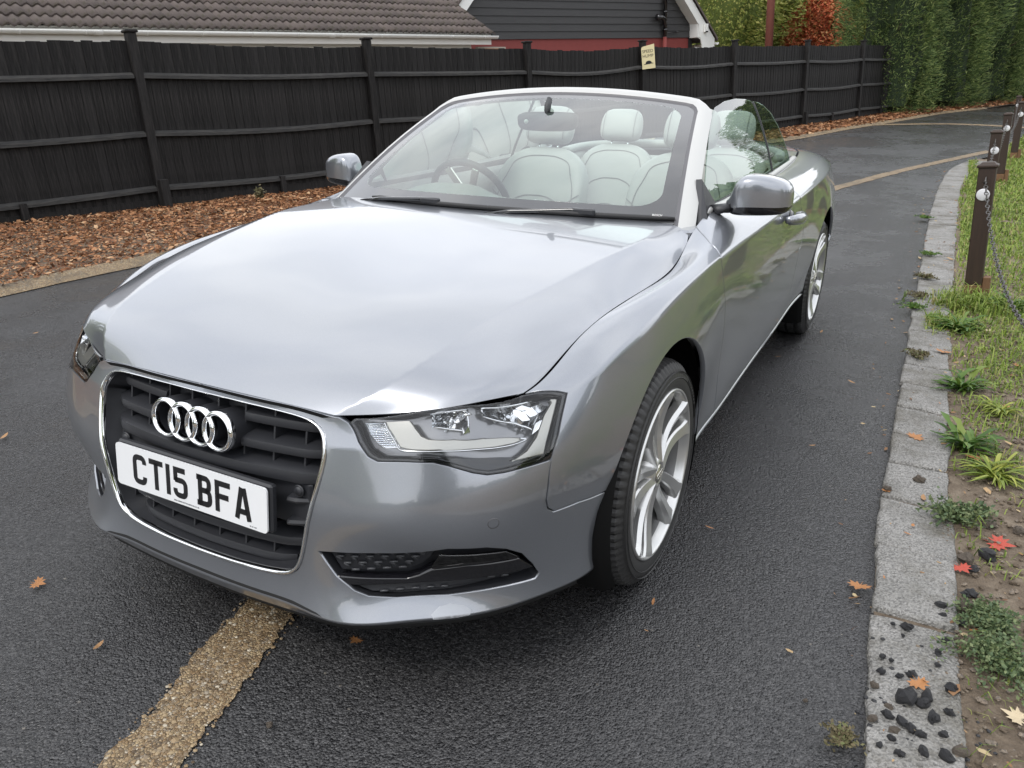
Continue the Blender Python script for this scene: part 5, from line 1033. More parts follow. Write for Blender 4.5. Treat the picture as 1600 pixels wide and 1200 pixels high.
GLY = {
 'C': [[(a_, .023)]+arc(a_-r_, s7+r_, r_, 0, -90)+arc(s7+r_, s7+r_, r_, -90, -180)+arc(s7+r_, h2-r_, r_, 180, 90)+arc(a_-r_, h2-r_, r_, 90, 0)+[(a_, .056)]],
 'T': [[(0, h2), (Wd, h2)], [(Wd/2, h2), (Wd/2, 0)]],
 '1': [[(s7, 0), (s7, Hh)]],
 '5': [[(a_, h2), (s7+.002, h2), (s7+.002, .043)], [(s7, .046)]+arc(a_-r_, .046-r_, r_, 90, 0)+arc(a_-r_, s7+r_, r_, 0, -90)+arc(s7+r_, s7+r_, r_, -90, -170)+[(s7, .023)]],
 'B': [[(0, s7)]+[(a_-r_, s7)]+arc(a_-r_, s7+r_, r_, -90, 0)+arc(a_-r_, .041-r_, r_, 0, 90)+[(s7+.004, .041)], [(0, h2)]+[(a_-r_-.002, h2)]+arc(a_-r_-.002, h2-r_, r_, 90, 0)+arc(a_-r_-.002, .041+r_, r_, 0, -90), [(s7+.004, 0), (s7+.004, Hh)]],
 'F': [[(s7, 0), (s7, h2), (Wd, h2)], [(s7, .040), (Wd-.006, .040)]],
 'A': [[(.0055, 0), (Wd/2-.0035, Hh), ], [(Wd-.0055, 0), (Wd/2+.0035, Hh)], [(.011, .020), (Wd-.011, .020)]]}
x = -.196
for ch, adv in zip('CT15 BFA', (.061, .061, .025, .061+.0, .022, .061, .061, .061)):
    if ch == ' ': x += adv; continue
    if ch == 'A': x += .004
    m_ = MB(); 
    for stq in GLY[ch]: stroke(m_, [(px_+x, pz-.0395) for px_, pz in stq], .014)
    m_.build('letter_'+ch.lower() if ch.isalpha() else 'digit', M['letter'], np_); x += adv
text('small_print', 'HIGH DRIVE MOTOR SERVICES.CO.UK', .0052, (-.05, -.0047, -.0505), (R(90), 0, 0), M['letter'], np_)
text('small_print', 'BS AU 145D', .0042, (.205, -.0047, -.0505), (R(90), 0, 0), M['letter'], np_)
# --- four interlocked chrome rings standing on short dark tubes
em = empty('four_ring_emblem', parent=car)
RC = [(-.0878+.0585*i) for i in range(4)]
for i, cx in enumerate(RC):
    ax = Vector((0, -1, .16)).normalized(); c_ = Vector((cx, -.833, .622))
    k = MB(); k.lathe([(.0500, -.012), (.0500, -.003), (.0485, .0005), (.0440, .0042), (.0425, .0045), (.0390, .001), (.0375, -.004), (.0373, -.012)], c_, ax, 56); k.build('ring', M['chrome'], em)
    k = MB(); k.lathe([(.0490, -.085), (.0492, -.008)], c_, ax, 40); k.lathe([(.0378, -.008), (.0378, -.085)], c_, ax, 40); k.build('ring_tube', M['plastic'], em)
k = MB(); k.box((0, gy(0, .62)+.075, .622), (.25, .01, .085), Matrix.Rotation(R(-9), 3, 'X')); k.build('ring_backing', M['plastic'], em)
# --- headlamps
def LP(key): return PIN[key]
hl = hl_low+hl_out[1:]+[(.890, .70), (.880, .748), (.78, .748), (.60, .748), (.44, .748)]
def pan(nm, P, m, par, mr, off, h=.012, gap=0.0, depth=.004, **k): return panel(nm, Wf, [P], m, par, h=h, mirror=mr, off=off, gap=gap, depth=depth, **k)
for mr in (False, True):
    sx = -1 if mr else 1; H_ = empty('headlamp', parent=car)
    pan('lamp_lens', hl, M['lens'], H_, mr, -.001, .014, .003, .004)
    # black edge seal just under the lens
    Pc = np.array(hl); Pc = Pc if area(Pc) > 0 else Pc[::-1]; Pc = resample(Pc, .012); inn = offset(Pc, .010)
    panel('lamp_seal', Wf, [Pc, inn], M['gloss_black'], H_, h=.008, gap=.0005, depth=.05, edge=.0005, mirror=mr, off=-.003)
    pan('lamp_shell', hl, M['lamp_grey'], H_, mr, -.052, .016, .001, .002)
    low = [p for p in hl_low if p[1] < .60]; pan('lamp_black_base', [(.50, .575)]+hl_low[4:]+[(.90, .50), (.84, .50), (.78, .535), (.70, .575), (.60, .595)], M['gloss_black'], H_, mr, -.024, .012, .004)
    pan('lamp_swoosh', LP('l_swoosh'), M['lamp_trim'], H_, mr, -.014, .008, 0, .012, edge=.003)
    pan('lamp_outer_fin', LP('l_outer'), M['lamp_trim'], H_, mr, -.010, .008, 0, .02, edge=.003)
    # ribbed indicator
    tp = np.array(LP('l_turn')); pan('indicator_body', tp, M['lamp_silver'], H_, mr, -.026, .008, 0, .01)
    rb = MB(); lo_, hi_ = tp.min(0), tp.max(0)
    for q in np.linspace(lo_[1]+.006, hi_[1]-.006, 15):
        us_ = np.linspace(lo_[0], hi_[0], 40); ok = inside(np.stack([us_, np.full(40, q)], 1), tp); us_ = us_[ok]
        if len(us_) > 2:
            X = (Wf(us_, np.full(len(us_), q))-surf_n(Wf, us_, np.full(len(us_), q))*.020)*[sx, 1, 1]; rb.tube(X, .0022, 5)
    rb.build('indicator_ribs', M['lens'], H_)
    # chrome line under the swoosh
    sw = np.array(LP('l_swoosh')); lo_e = sw[:11]-[0, .004]; lo_e = crv(lo_e, 6); X = (Wf(lo_e[:, 0], lo_e[:, 1])-surf_n(Wf, lo_e[:, 0], lo_e[:, 1])*.010)*[sx, 1, 1]
    k = MB(); k.tube(X, .0022, 6); k.build('chrome_line', M['chrome'], H_)
    # two faceted reflector bowls
    for key in ('l_ref1', 'l_ref2'):
        P = np.array(LP(key)); P[P[:, 1] > P[:, 1].mean()] += [0, .020]; P[P[:, 1] < P[:, 1].mean()] -= [0, .006]; lo_, hi_ = P.min(0), P.max(0); fc = MB(); nn = 7
        U_, V_ = np.meshgrid(np.linspace(lo_[0], hi_[0], nn+1), np.linspace(lo_[1], hi_[1], nn), indexing='ij')
        ctr = (lo_+hi_)/2; rr = ((U_-ctr[0])/(hi_[0]-lo_[0])*2)**2+((V_-hi_[1])/(hi_[1]-lo_[1]))**2
        D = .042-.026*np.clip(rr, 0, 1.3)+rng.uniform(-.002, .002, U_.shape)
        X = Wf(U_.ravel(), V_.ravel()); Nn = surf_n(Wf, U_.ravel(), V_.ravel()); X = (X-Nn*D.ravel()[:, None])*[sx, 1, 1]
        for i in range(nn):
            for j in range(nn-1):
                cc = np.array([[U_[i:i+2, j:j+2].mean(), V_[i:i+2, j:j+2].mean()]])
                if inside(cc, P)[0]:
                    ids = (i*nn+j, (i+1)*nn+j, (i+1)*nn+j+1, i*nn+j+1); q = [Vector(X[t]) for t in ids]; off = Vector(rng.uniform(-.0035, .0035, 3)); fc.add([q[0]+off, q[1]-off, q[2]+off*.5, q[3]], [(0, 1, 2, 3)], False)
        fc.build('reflector_bowl', M['lamp_silver'], H_)
        Pr = resample(P, .01); X = (Wf(Pr[:, 0], Pr[:, 1])-surf_n(Wf, Pr[:, 0], Pr[:, 1])*.022)*[sx, 1, 1]; k = MB(); k.tube(X, .0026, 6, closed=True); k.build('bowl_rim', M['chrome'], H_)
        bc = Wf(ctr[0], ctr[1]+.01)[0]-surf_n(Wf, np.array([ctr[0]]), np.array([ctr[1]]))[0]*.034; bc = bc*[sx, 1, 1]; k = MB(); k.lathe([(.0, .03), (.006, .028), (.008, .01), (.009, -.01)], bc, (sx*.3, -1, .1), 16); k.build('lamp_bulb', M['lens'], H_)
# --- fog lamp openings
for mr in (False, True):
    sx = -1 if mr else 1; H_ = empty('lower_air_intake', parent=car)
    pan('intake_back', [(u+(u-.63)*.0, v) for u, v in fog], M['plastic'], H_, mr, -.040, .014, -.004, .002)
    Pc = np.array(fog); Pc = Pc if area(Pc) > 0 else Pc[::-1]; Pc = resample(Pc, .012); a0 = offset(Pc, .001)
    X0 = Wf(a0[:, 0], a0[:, 1]); N0 = surf_n(Wf, a0[:, 0], a0[:, 1]); n = len(a0); k = MB(); k.add(np.concatenate([X0-N0*.004, X0-N0*.044])*[sx, 1, 1], [(i, (i+1) % n, n+(i+1) % n, n+i) for i in range(n)]); k.build('intake_wall', M['plastic'], H_)
    for key in ('f_mesh', 'f_mesh2'):
        P = np.array(PIN[key]); pan('mesh_plate', P, M['plastic'], H_, mr, -.022, .01, 0, .01)
        tr = MB(); lo_, hi_ = P.min(0), P.max(0); pu, pv = .034, .0165; r_i = 0
        for vv in np.arange(lo_[1]-.01, hi_[1]+.01, pv):
            for uu_ in np.arange(lo_[0]-.03, hi_[0]+.03, pu):
                uc = uu_+(pu/2 if r_i % 2 else 0); st_ = np.array([(uc, vv), (uc+pu*.52, vv), (uc+pu*.36, vv-pv*.55), (uc+pu*.86, vv-pv*.55)])
                for a, b in ((0, 1), (1, 3)) if False else ((0, 1), (0, 2)):
                    seg = np.linspace(st_[a], st_[b], 3)
                    if inside(seg, P).all():
                        X = (Wf(seg[:, 0], seg[:, 1])-surf_n(Wf, seg[:, 0], seg[:, 1])*.018)*[sx, 1, 1]; tr.tube(X, .0034, 5)
            r_i += 1
        if tr.v: tr.build('intake_mesh', M['plastic_lit'], H_)['kind'] = 'stuff'
    pan('intake_blade', PIN['f_blade'], M['gloss_black'], H_, mr, -.004, .010, 0, .03, edge=.003)
    pan('fog_lamp', PIN['f_lens'], M['foglens'], H_, mr, -.0015, .010, 0, .006)
    pan('fog_bowl', PIN['f_lens'], M['lamp_silver'], H_, mr, -.045, .014, .004, .002)
# lighter paint imitating a highlight under the near corner, with dark specks
panel('bonnet_gap_shade', Wf, [[(-.36, .727), (0, .729), (.36, .727), (.385, .745), (.36, .749), (0, .749), (-.36, .749), (-.385, .745)]], M['black'], car, h=.012, off=.0012, gap=0, depth=.001)  # black strip laid over the bumper as shade in the bonnet gap
panel('lower_slot', Wf, [[(-.36, .064), (-.30, .071), (0, .073), (.30, .071), (.36, .064), (.375, .056), (.30, .058), (0, .060), (-.30, .058), (-.375, .056)]], M['under'], car, h=.012, off=.0008, gap=0, depth=.001)
pan('lip_highlight_specks', [(.615, .062), (.635, .080), (.66, .086), (.69, .080), (.705, .064), (.70, .052), (.66, .048), (.62, .050)], M['highlight_specks'], car, False, .0006, .006, 0, .0003, edge=.0005)
# ================================================================ windscreen, frame, wipers
def WS(s, t):
    s = np.atleast_1d(s)[:, None]; t = np.atleast_1d(t)[:, None]
    B = np.concatenate([.706*s, .43+.15*s*s, .943-.010*s*s], 1); T = np.concatenate([.566*s, 1.165+.035*s*s, 1.328-.043*s*s], 1)
    return B*(1-t)+T*t+np.array([0, -.5, .85])*.02*np.sin(np.pi*t)
def WS2(a, b): return WS(np.asarray(a)/.66, np.asarray(b)/.80)   # metric-ish parameters
scr = empty('windscreen', parent=car)
def rr4(x0, x1, y0, y1, rb, rt, n=8):
    o = []
    for cx, cy, a0, r in ((x1-rt, y1-rt, 0, rt), (x0+rt, y1-rt, 90, rt), (x0+rb, y0+rb, 180, rb), (x1-rb, y0+rb, 270, rb)): o += [(cx+r*math.cos(R(a0+90*i/n)), cy+r*math.sin(R(a0+90*i/n))) for i in range(n+1)]
    return np.array(o)
outer = rr4(-.66, .66, 0, .80, .02, .045); inner = rr4(-.615, .610, .095, .772, .085, .075); 
panel('clear_glass', WS2, [inner], M['wind'], scr, h=.03, gap=0, depth=.004, edge=.0003)
panel('black_border', WS2, [outer, inner], M['frit'], scr, h=.02, gap=0, depth=.004, edge=.0003)
# A-pillars and header, one continuous frame
hp = [(0, 1), (.15, 1), (.3, 1), (.45, 1), (.6, 1), (.74, 1), (.86, 1), (.93, 1), (.972, .994), (.993, .972), (1.0, .935), (1, .88), (1, .75), (1, .6), (1, .45), (1, .3), (1, .15), (1, 0), (1, -.03)]
I = WS([p[0] for p in hp], [p[1] for p in hp]); nI = len(hp); wgt = np.clip((np.array([1-p[1] for p in hp])-.0)/.08, 0, 1)[:, None]; wgt[:8] = 0
hd = lambda a: np.array([[0, a[0], a[1]]]); pl_ = lambda a: np.array([[a[0], a[1], a[2]]])
secH = [(0, 0), (.010, .006), (.012, .012), (.022, .023), (.040, .030), (.064, .031), (.085, .020), (.085, -.012), (.02, -.02)]
secP = [(0, 0, 0), (.009, .001, .003), (.013, .002, .006), (.026, .016, .009), (.042, .036, .008), (.056, .058, .003), (.052, .068, -.004), (.010, .062, -.012), (-.012, .012, -.012)]
rows = []
for k in range(9): rows.append(I+hd(secH[k])*(1-wgt)+pl_(secP[k])*wgt+(np.array([[.012*k/8, 0, 0]])*((wgt > 0)&(wgt < 1))))
def frame_part(nm, ks, m):
    G_ = np.stack([rows[k] for k in ks], 1); L_ = G_[::-1]*_mir; A = np.concatenate([L_[:-1], G_]); n, kk = A.shape[:2]
    F = [(i*kk+j, i*kk+j+1, (i+1)*kk+j+1, (i+1)*kk+j) for i in range(n-1) for j in range(kk-1)]
    return mesh(nm, A.reshape(-1, 3), F, m, scr)
frame_part('screen_gasket', (0, 1, 2), M['gasket']); frame_part('screen_frame', (2, 3, 4, 5), M['satin']); frame_part('roof_seal', (5, 6), M['rubber']); frame_part('inner_trim', (6, 7, 8, 0), M['dash'])
for sx in (1, -1):
    k = MB(); k.box((sx*.762, .590, .915), (.052, .12, .034), Matrix.Rotation(R(-sx*14), 3, 'Z'), bev=.008); k.build('pillar_foot', M['paint'], car)
# small dark sail panels where frame meets door
for sx in (1, -1):
    k = MB(); P = [(.772, .665, .935), (.790, .68, .938), (.778, .90, .958), (.752, .93, .962), (.722, .86, 1.035), (.728, .79, 1.065)]
    V = [Vector((sx*a, b, c_)) for a, b, c_ in P]; W2 = [v+Vector((sx*-.02, 0, -.002)) for v in V]
    k.add(V+W2, [tuple(range(6)), tuple(range(11, 5, -1))]+[(i, (i+1) % 6, 6+(i+1) % 6, 6+i) for i in range(6)], False); k.build('mirror_sail', M['plastic'], car)
# wipers
for (x0, x1, xa) in ((.02, .70, .415), (-.50, .10, -.18)):
    wp = empty('wiper', parent=car)
    def wy(x, o=0): return .452+.15*(x/.7)**2+o
    def wz(x): return .962-.012*(x/.7)**2
    k = MB(); xs = np.linspace(x0, x1, 14); k.tube([(x, wy(x), wz(x)+.004) for x in xs], [.004]+[.0085]*12+[.006], 8, flat=1.0); k.build('wiper_blade', M['rubber'], wp)
    k = MB(); k.tube([(xa-.36, wy(xa-.36)-.035, .945), (xa-.25, wy(xa-.25)-.02, .962), (xa-.05, wy(xa), wz(xa)+.014), (xa+.03, wy(xa), wz(xa)+.014)], [.006, .007, .009, .010], 8); k.build('wiper_arm', M['gloss_black'], wp)
    k = MB(); k.box((xa, wy(xa), wz(xa)+.012), (.075, .022, .02), bev=.004); k.build('wiper_clip', M['plastic'], wp)
text('wiper_print', 'BOSCH', .010, (.655, .50, .975), (R(50), 0, R(6)), M['white'], car)
# ================================================================ side windows
def SG(y, z):
    h = np.asarray(z)-.958; x = .742-.012*(np.asarray(y)-.6)-.30*h-.34*h*h; return np.stack([x, np.asarray(y)+0*h, np.asarray(z)+0*x], 1)
dg = [(.80, .95), (.83, .99), (.98, 1.10), (1.12, 1.185), (1.24, 1.245), (1.368, 1.283), (1.549, 1.302), (1.763, 1.309), (1.96, 1.303), (2.075, 1.292), (2.075, 1.20), (2.055, 1.05), (2.045, .95)]
qg = [(2.095, 1.291), (2.19, 1.286), (2.30, 1.268), (2.40, 1.233), (2.475, 1.17), (2.52, 1.09), (2.548, 1.02), (2.55, .99), (2.50, .955), (2.065, .95), (2.075, 1.05), (2.093, 1.20)]
for mr in (False, True):
    panel('door_window', SG, [dg], M['sideglass'], car, h=.03, gap=0, depth=.004, edge=.0008, mirror=mr); panel('quarter_window', SG, [qg], M['sideglass'], car, h=.03, gap=0, depth=.004, edge=.0008, mirror=mr)
    sx = -1 if mr else 1; k = MB(); yy = np.linspace(0, 1, 12); P = SG(2.055+.03*np.minimum(yy*1.4, 1), .95+.335*yy)*[sx, 1, 1]; k.tube(P, .0085, 8, flat=.6); k.build('window_seal', M['rubber'], car)
# ================================================================ door mirrors
for sx in (1, -1):
    mi = empty('door_mirror', parent=car)
    # housing: lofted rounded box, blunt front, tapering to the tip
    tb_ = [(.806, .018, .992, .956), (.820, .034, 1.004, .951), (.832, .056, 1.040, .947), (.846, .070, 1.072, .945), (.872, .080, 1.086, .944), (.91, .084, 1.086, .946), (.95, .082, 1.080, .948), (.982, .077, 1.070, .951), (1.003, .068, 1.058, .956), (1.014, .052, 1.042, .965), (1.020, .026, 1.016, .980)]
    st = [(x, dy, (a-b)/2, .860+.045*max(0, (x-.84)/.18), (a+b)/2) for x, dy, a, b in tb_]
    V = []; n = 28
    for x, dy, dz, cy, cz in st:
        for k in range(n):
            a = 2*math.pi*k/n; ca, sa = math.cos(a), math.sin(a); e = .46; py = math.copysign(abs(ca)**e, ca)*dy; pz = math.copysign(abs(sa)**e, sa)*dz
            if py > 0: py *= .45
            V.append((sx*x, cy+py, cz+pz))
    ns = len(st); F = [(i*n+k, i*n+(k+1) % n, (i+1)*n+(k+1) % n, (i+1)*n+k) for i in range(ns-1) for k in range(n)]+[tuple(range(n-1, -1, -1)), tuple(range((ns-1)*n, ns*n))]
    zc = [sum(V[j][2] for j in f)/len(f) for f in F]; cx_ = [abs(sum(V[j][0] for j in f)/len(f)) for f in F]
    Fu = [f for f, z in zip(F, zc) if z > .980]; Fl = [f for f, z in zip(F, zc) if z <= .980]
    if sx < 0: Fu = [f[::-1] for f in Fu]; Fl = [f[::-1] for f in Fl]
    o = mesh('mirror_housing', V, Fu, M['paint'], mi); subd(o, 1); o = mesh('mirror_lower_cover', V, Fl, M['gloss_black'], mi); subd(o, 1)
    k = MB(); k.tube([(sx*.775, .80, .962), (sx*.80, .83, .966), (sx*.85, .862, .968)], [.030, .026, .030], 14, flat=.62); k.build('mirror_foot', M['plastic'], mi)
    k = MB(); k.add([(sx*x, .905+.12*(x-.86), z) for x, z in ((.856, .968), (.985, .972), (1.005, 1.01), (.985, 1.055), (.87, 1.055), (.852, 1.01))], [(0, 1, 2, 3, 4, 5)], False); k.build('mirror_glass', M['mirror'], mi)
# ================================================================ tonneau and boot
yL = W_P[11:, 7, 1]; xL = W_P[11:, 7, 0]; zL = W_P[11:, 7, 2]
def DK(x, y):
    x = np.asarray(x, float)+0*np.asarray(y); y = np.asarray(y, float)+0*x; e = np.interp(y, yL, xL); z = np.interp(y, yL, zL); r = np.clip(np.abs(x)/np.maximum(e, .05), 0, 1); return np.stack([x, y, z+.045*(1-r**2.2)], 1)
side = [(x-.004, y) for x, y in zip(xL, yL) if 2.1 < y < 3.12]; sidel = [(.734, 2.12)]+side+[(.652, 3.12)]
ton = [(0, 3.14), (.4, 3.14)]+[(x, y) for x, y in reversed(sidel)]+[(.69, 2.12), (.675, 2.45), (.655, 2.70), (.60, 2.86), (.50, 2.93), (.25, 2.96), (0, 2.965)]
panel('tonneau_cover', DK, [np.array(ton+[(-x, y) for x, y in reversed(ton[1:-1])])], M['paint'], car, h=.035, depth=.05)
bt = [(0, 3.15), (.4, 3.15), (.645, 3.13)]+[(x-.006, y) for x, y in zip(xL, yL) if 3.15 < y < 3.61]+[(0, 3.61)]
panel('boot_lid', DK, [np.array(bt+[(-x, y) for x, y in reversed(bt[1:-1])])], M['paint'], car, h=.035, depth=.03)
# ================================================================ wheels
TR, RR = .333, .247
def build_wheel():
    w_ = empty('wheel', parent=car)      # built facing +x, centre at origin, outer face at x = 0
    n = 240; prof = [(-.215, .225), (-.218, .270), (-.210, .305), (-.196, .324), (-.178, .3305), (-.160, .3325), (-.158, .3245), (-.150, .3245), (-.148, .3330), (-.112, .3335), (-.110, .3255), (-.101, .3255), (-.099, .3335), (-.064, .3330), (-.062, .3245), (-.054, .3245), (-.052, .3325), (-.036, .3300), (-.020, .3235), (-.008, .308), (-.001, .290), (.001, .272), (-.002, .258), (-.004, .2515), (-.012, .2465), (-.030, .244)]
    V = []
    for x, r in prof:
        for k in range(n):
            q = 2*math.pi*k/n; sh = k % 3 == 0; dr = 0
            if r > .322 and x not in (-.158, -.150, -.110, -.101, -.062, -.054): dr = -.009 if (sh if (x < -.17 or x > -.045) else (k % 3 == 1)) else 0
            if .300 < r <= .3236 and (x > -.03 or x < -.19) and sh: dr = -.006
            V.append((x, (r+dr)*math.cos(q), (r+dr)*math.sin(q)))
    F = [(i*n+k, i*n+(k+1) % n, (i+1)*n+(k+1) % n, (i+1)*n+k) for i in range(len(prof)-1) for k in range(n)]
    F = [f[::-1] for f in F]
    k = MB(); k.add(V, F)
    for r in (.300, .282): k.lathe([(r-.0015, -.0007 if r > .29 else .0008), (r, .0022), (r+.0015, -.002 if r > .29 else .0006)], (0, 0, 0), (1, 0, 0), 90)
    o = k.build('tyre', M['tyre'], w_, sharp=24)
    t = MB()   # raised sidewall lettering blocks (no words, shallow moulded bars)
    for a0 in (20, 140, 260):
        for j in range(9):
            a = R(a0+j*3.0); t.box((.0012, .291*math.cos(a), .291*math.sin(a)), (.0016, .006, .009), Matrix.Rotation(a, 3, 'X'))
    t.build('sidewall_bars', M['tyre'], w_)
    # rim barrel and lip
    k = MB(); k.lathe([(.249, -.018), (.2505, -.006), (.2495, .0005), (.2455, .002), (.2415, -.001), (.2395, -.008), (.236, -.016), (.233, -.028)], (0, 0, 0), (1, 0, 0), 96); rim_ = k.build('rim', M['rim'], w_)
    k = MB(); k.lathe([(.233, -.028), (.226, -.06), (.222, -.12), (.226, -.18)], (0, 0, 0), (1, 0, 0), 96); k.build('barrel', M['barrel'], w_)
    # five paired sweeping spokes: each pair springs from the hub and fans out to the lip
    def spoke(a0, s_):
        S = 25; V = []
        for i in range(S):
            t = i/(S-1); r = .034+(.2425-.034)*t
            ang = a0+s_*math.asin(min(.9, (.013+.034*t)/r))+R(4)*math.sin(math.pi*t)
            wd = .0125+.009*t+(.012*max(0, t-.85)/.15); face = -.016-.014*math.sin(math.pi*min(1, t*1.05))+.012*t
            wd = max(wd, .012)
            c_, s2 = math.cos(ang), math.sin(ang)
            for lw, dx in ((-1.0, -.030), (-1.0, -.006), (-.80, 0), (.62*s_, .0065), (.78, .0005), (1.0, -.006), (1.0, -.030)):
                rad, tan = r, lw*wd
                V.append((face+dx, rad*c_-tan*s2, rad*s2+tan*c_))
        m_ = MB(); m_.add(V, [(i*7+j, (i+1)*7+j, (i+1)*7+j+1, i*7+j+1) for i in range(S-1) for j in range(6)]); return m_
    for q in range(5):
        a0 = R(72*q+18)
        sp = MB()
        for s_ in (-1, 1):
            m_ = spoke(a0, s_); sp.add(m_.v, m_.f)
        o = sp.build('spoke', M['rim'], w_, sharp=28)
    k = MB(); k.lathe([(0, -.016), (.030, -.016), (.034, -.012), (.040, -.013), (.052, -.022), (.060, -.034), (.062, -.06)], (0, 0, 0), (1, 0, 0), 48); k.build('hub', M['rim'], w_)
    k = MB(); k.lathe([(0, -.0115), (.027, -.0125), (.0285, -.0165)], (0, 0, 0), (1, 0, 0), 40)
    for i in range(4): 
        cy = (-.0165+.011*i); c_ = []
        for j in range(22): a = 2*math.pi*j/22; c_.append((-.0095, cy+.0075*math.cos(a), .0075*math.sin(a)))
        k.tube(c_, .0013, 6, closed=True)
    k.build('hub_cap', M['chrome_dull'], w_)
    for q in range(5):
        a = R(72*q+54); k = MB(); k.lathe([(0, -.006), (.0085, -.007), (.0095, -.02)], (-.024, .050*math.cos(a), .050*math.sin(a)), (1, 0, 0), 6); k.build('wheel_bolt', M['caliper'], w_)
    k = MB(); k.lathe([(.07, -.105), (.16, -.104), (.163, -.108), (.163, -.125), (.07, -.126)], (0, 0, 0), (1, 0, 0), 64); k.build('brake_disc', M['caliper'], w_)
    k = MB(); k.box((-.095, .12, .06), (.06, .075, .17), Matrix.Rotation(R(-25), 3, 'X'), bev=.015); k.build('brake_caliper', M['caliper'], w_)
    return w_
def dup(o, parent=None):
    c_ = o.copy(); link(c_); c_.parent = parent
    for ch in list(o.children): dup(ch, c_)
    return c_
wl = build_wheel()
spots = [(.905, 0, R(0), 6), (.905, 2.751, 0, 33), (-.905, 0, R(180), 20), (-.905, 2.751, R(180), 50)]
for i, (x, y, rz, sp) in enumerate(spots):
    o = wl if i == 0 else dup(wl, car)
    o.location = (x, y, .331); o.rotation_euler = (R(sp), 0, 0) if rz == 0 else (R(sp), 0, R(180))
# ================================================================ interior
cab = empty('cabin', parent=car)
k = MB(); k.box((0, 1.75, .30), (1.40, 2.5, .04)); k.build('floor_carpet', M['carpet'], cab)
# dashboard: curved top pad, instrument hood
xs = np.linspace(-.70, .70, 41); k = MB(); prof = []
for x in xs:
    hood_ = .055*math.exp(-((x+.37)/.19)**4); cen = .012*math.exp(-(x/.18)**2); yy = .15*(x/.7)**2
    prof += [(x, .56+yy*.9, .925), (x, .68+yy*.6, .935+.2*hood_), (x, .82+yy*.3, .935+cen+hood_*.75), (x, .91, .925+cen+hood_), (x, .955-.2*hood_, .905+cen*1.0+hood_*1.05), (x, .965-.6*hood_, .86+hood_*.8), (x, .95, .78), (x, .90, .58)]
n = len(xs); k.add(prof, [(i*8+j, (i+1)*8+j, (i+1)*8+j+1, i*8+j+1) for i in range(n-1) for j in range(7)]); k.build('dashboard', M['dash'], cab)
k = MB(); k.box((-.37, .905, .905), (.34, .02, .10)); k.build('instrument_panel', M['gloss_black'], cab)
k = MB(); k.box((0, .958, .87), (.24, .012, .09), bev=.004); k.build('centre_screen', M['gloss_black'], cab)
for x in (-.64, .64, -.09, .09): k = MB(); k.lathe([(.036, 0), (.040, .004), (.040, -.01)], (x, .958, .83), (0, 1, 0), 20); k.build('air_vent', M['chrome_dull'], cab)
# steering wheel
stw = empty('steering_wheel', (-.37, 1.05, .895), (R(-66), 0, 0), cab)
k = MB(); k.tube([(.186*math.cos(a), .186*math.sin(a)*.97, 0) for a in np.linspace(0, 2*math.pi, 49)[:-1]], .0155, 12, closed=True); k.build('rim', M['dash_dark'], stw)
k = MB(); k.lathe([(0, .02), (.06, .016), (.078, 0), (.07, -.04), (.03, -.12)], (0, 0, -.01), (0, 0, 1), 28); k.build('airbag_boss', M['dash_dark'], stw)
for a in (0, 180, 245, 295): k = MB(); k.box((.12*math.cos(R(a)), .12*math.sin(R(a)), -.008), (.11, .034, .014), Matrix.Rotation(R(a), 3, 'Z'), bev=.004); k.build('wheel_spoke', M['chrome_dull'] if a > 200 else M['dash_dark'], stw)
# seats
def loft(name, rings, mat, parent, sub=1, cap=True):
    n = len(rings[0]); V = [p for r_ in rings for p in r_]; F = [(i*n+k, i*n+(k+1) % n, (i+1)*n+(k+1) % n, (i+1)*n+k) for i in range(len(rings)-1) for k in range(n)]
    if cap: F += [tuple(range(n-1, -1, -1)), tuple(range((len(rings)-1)*n, len(rings)*n))]
    o = mesh(name, V, F, mat, parent); 
    if sub: subd(o, sub)
    return o
def sring(w_, d0, d1, z, cy=0, bol=0, n=32, e=.5):
    """ring: half width w_, front depth d0 (towards -y), back depth d1"""
    o = []
    for k in range(n):
        a = 2*math.pi*k/n; ca, sa = math.cos(a), math.sin(a); x = math.copysign(abs(ca)**e, ca)*w_; y = math.copysign(abs(sa)**(e*1.2), sa)
        y = y*(d1 if y > 0 else d0); 
        if sa < 0: y -= bol*max(0, (abs(x)/max(w_, .01)-.55)/.45)**1.3*(1 if abs(ca) < .985 else .6)
        o.append((x, cy+y, z))
    return o
def backrest(parent, W_=.262, Ht=.60, bol=.045):
    prof = [(0, .17, .045), (.03, .205, .07), (.12, .235, .078), (.26, .255, .075), (.38, .258, .070), (.46, .245, .066), (.52, .215, .060), (.56, .175, .052), (.585, .125, .040), (.597, .06, .02)]
    rg = [sring(w_*W_/.262, d, d*.9, z*Ht/.60, 0, bol*max(0, 1-(z/.56)**4)) for z, w_, d in prof]
    return loft('backrest', rg, M['leather'], parent), [(z*Ht/.60, w_*W_/.262, d) for z, w_, d in prof]
def frontx(pr, x, z, bol):
    zs = [p[0] for p in pr]; w_ = np.interp(z, zs, [p[1] for p in pr]); d = np.interp(z, zs, [p[2] for p in pr]); H0 = zs[-1]
    xr = min(abs(x)/w_, .999); ca = xr**2; sa = math.sqrt(max(0, 1-ca*ca)); y = -d*(sa**.6); B = bol*max(0, 1-(z/(H0*.94))**4); y -= B*max(0, (xr-.55)/.45)**1.3; return y
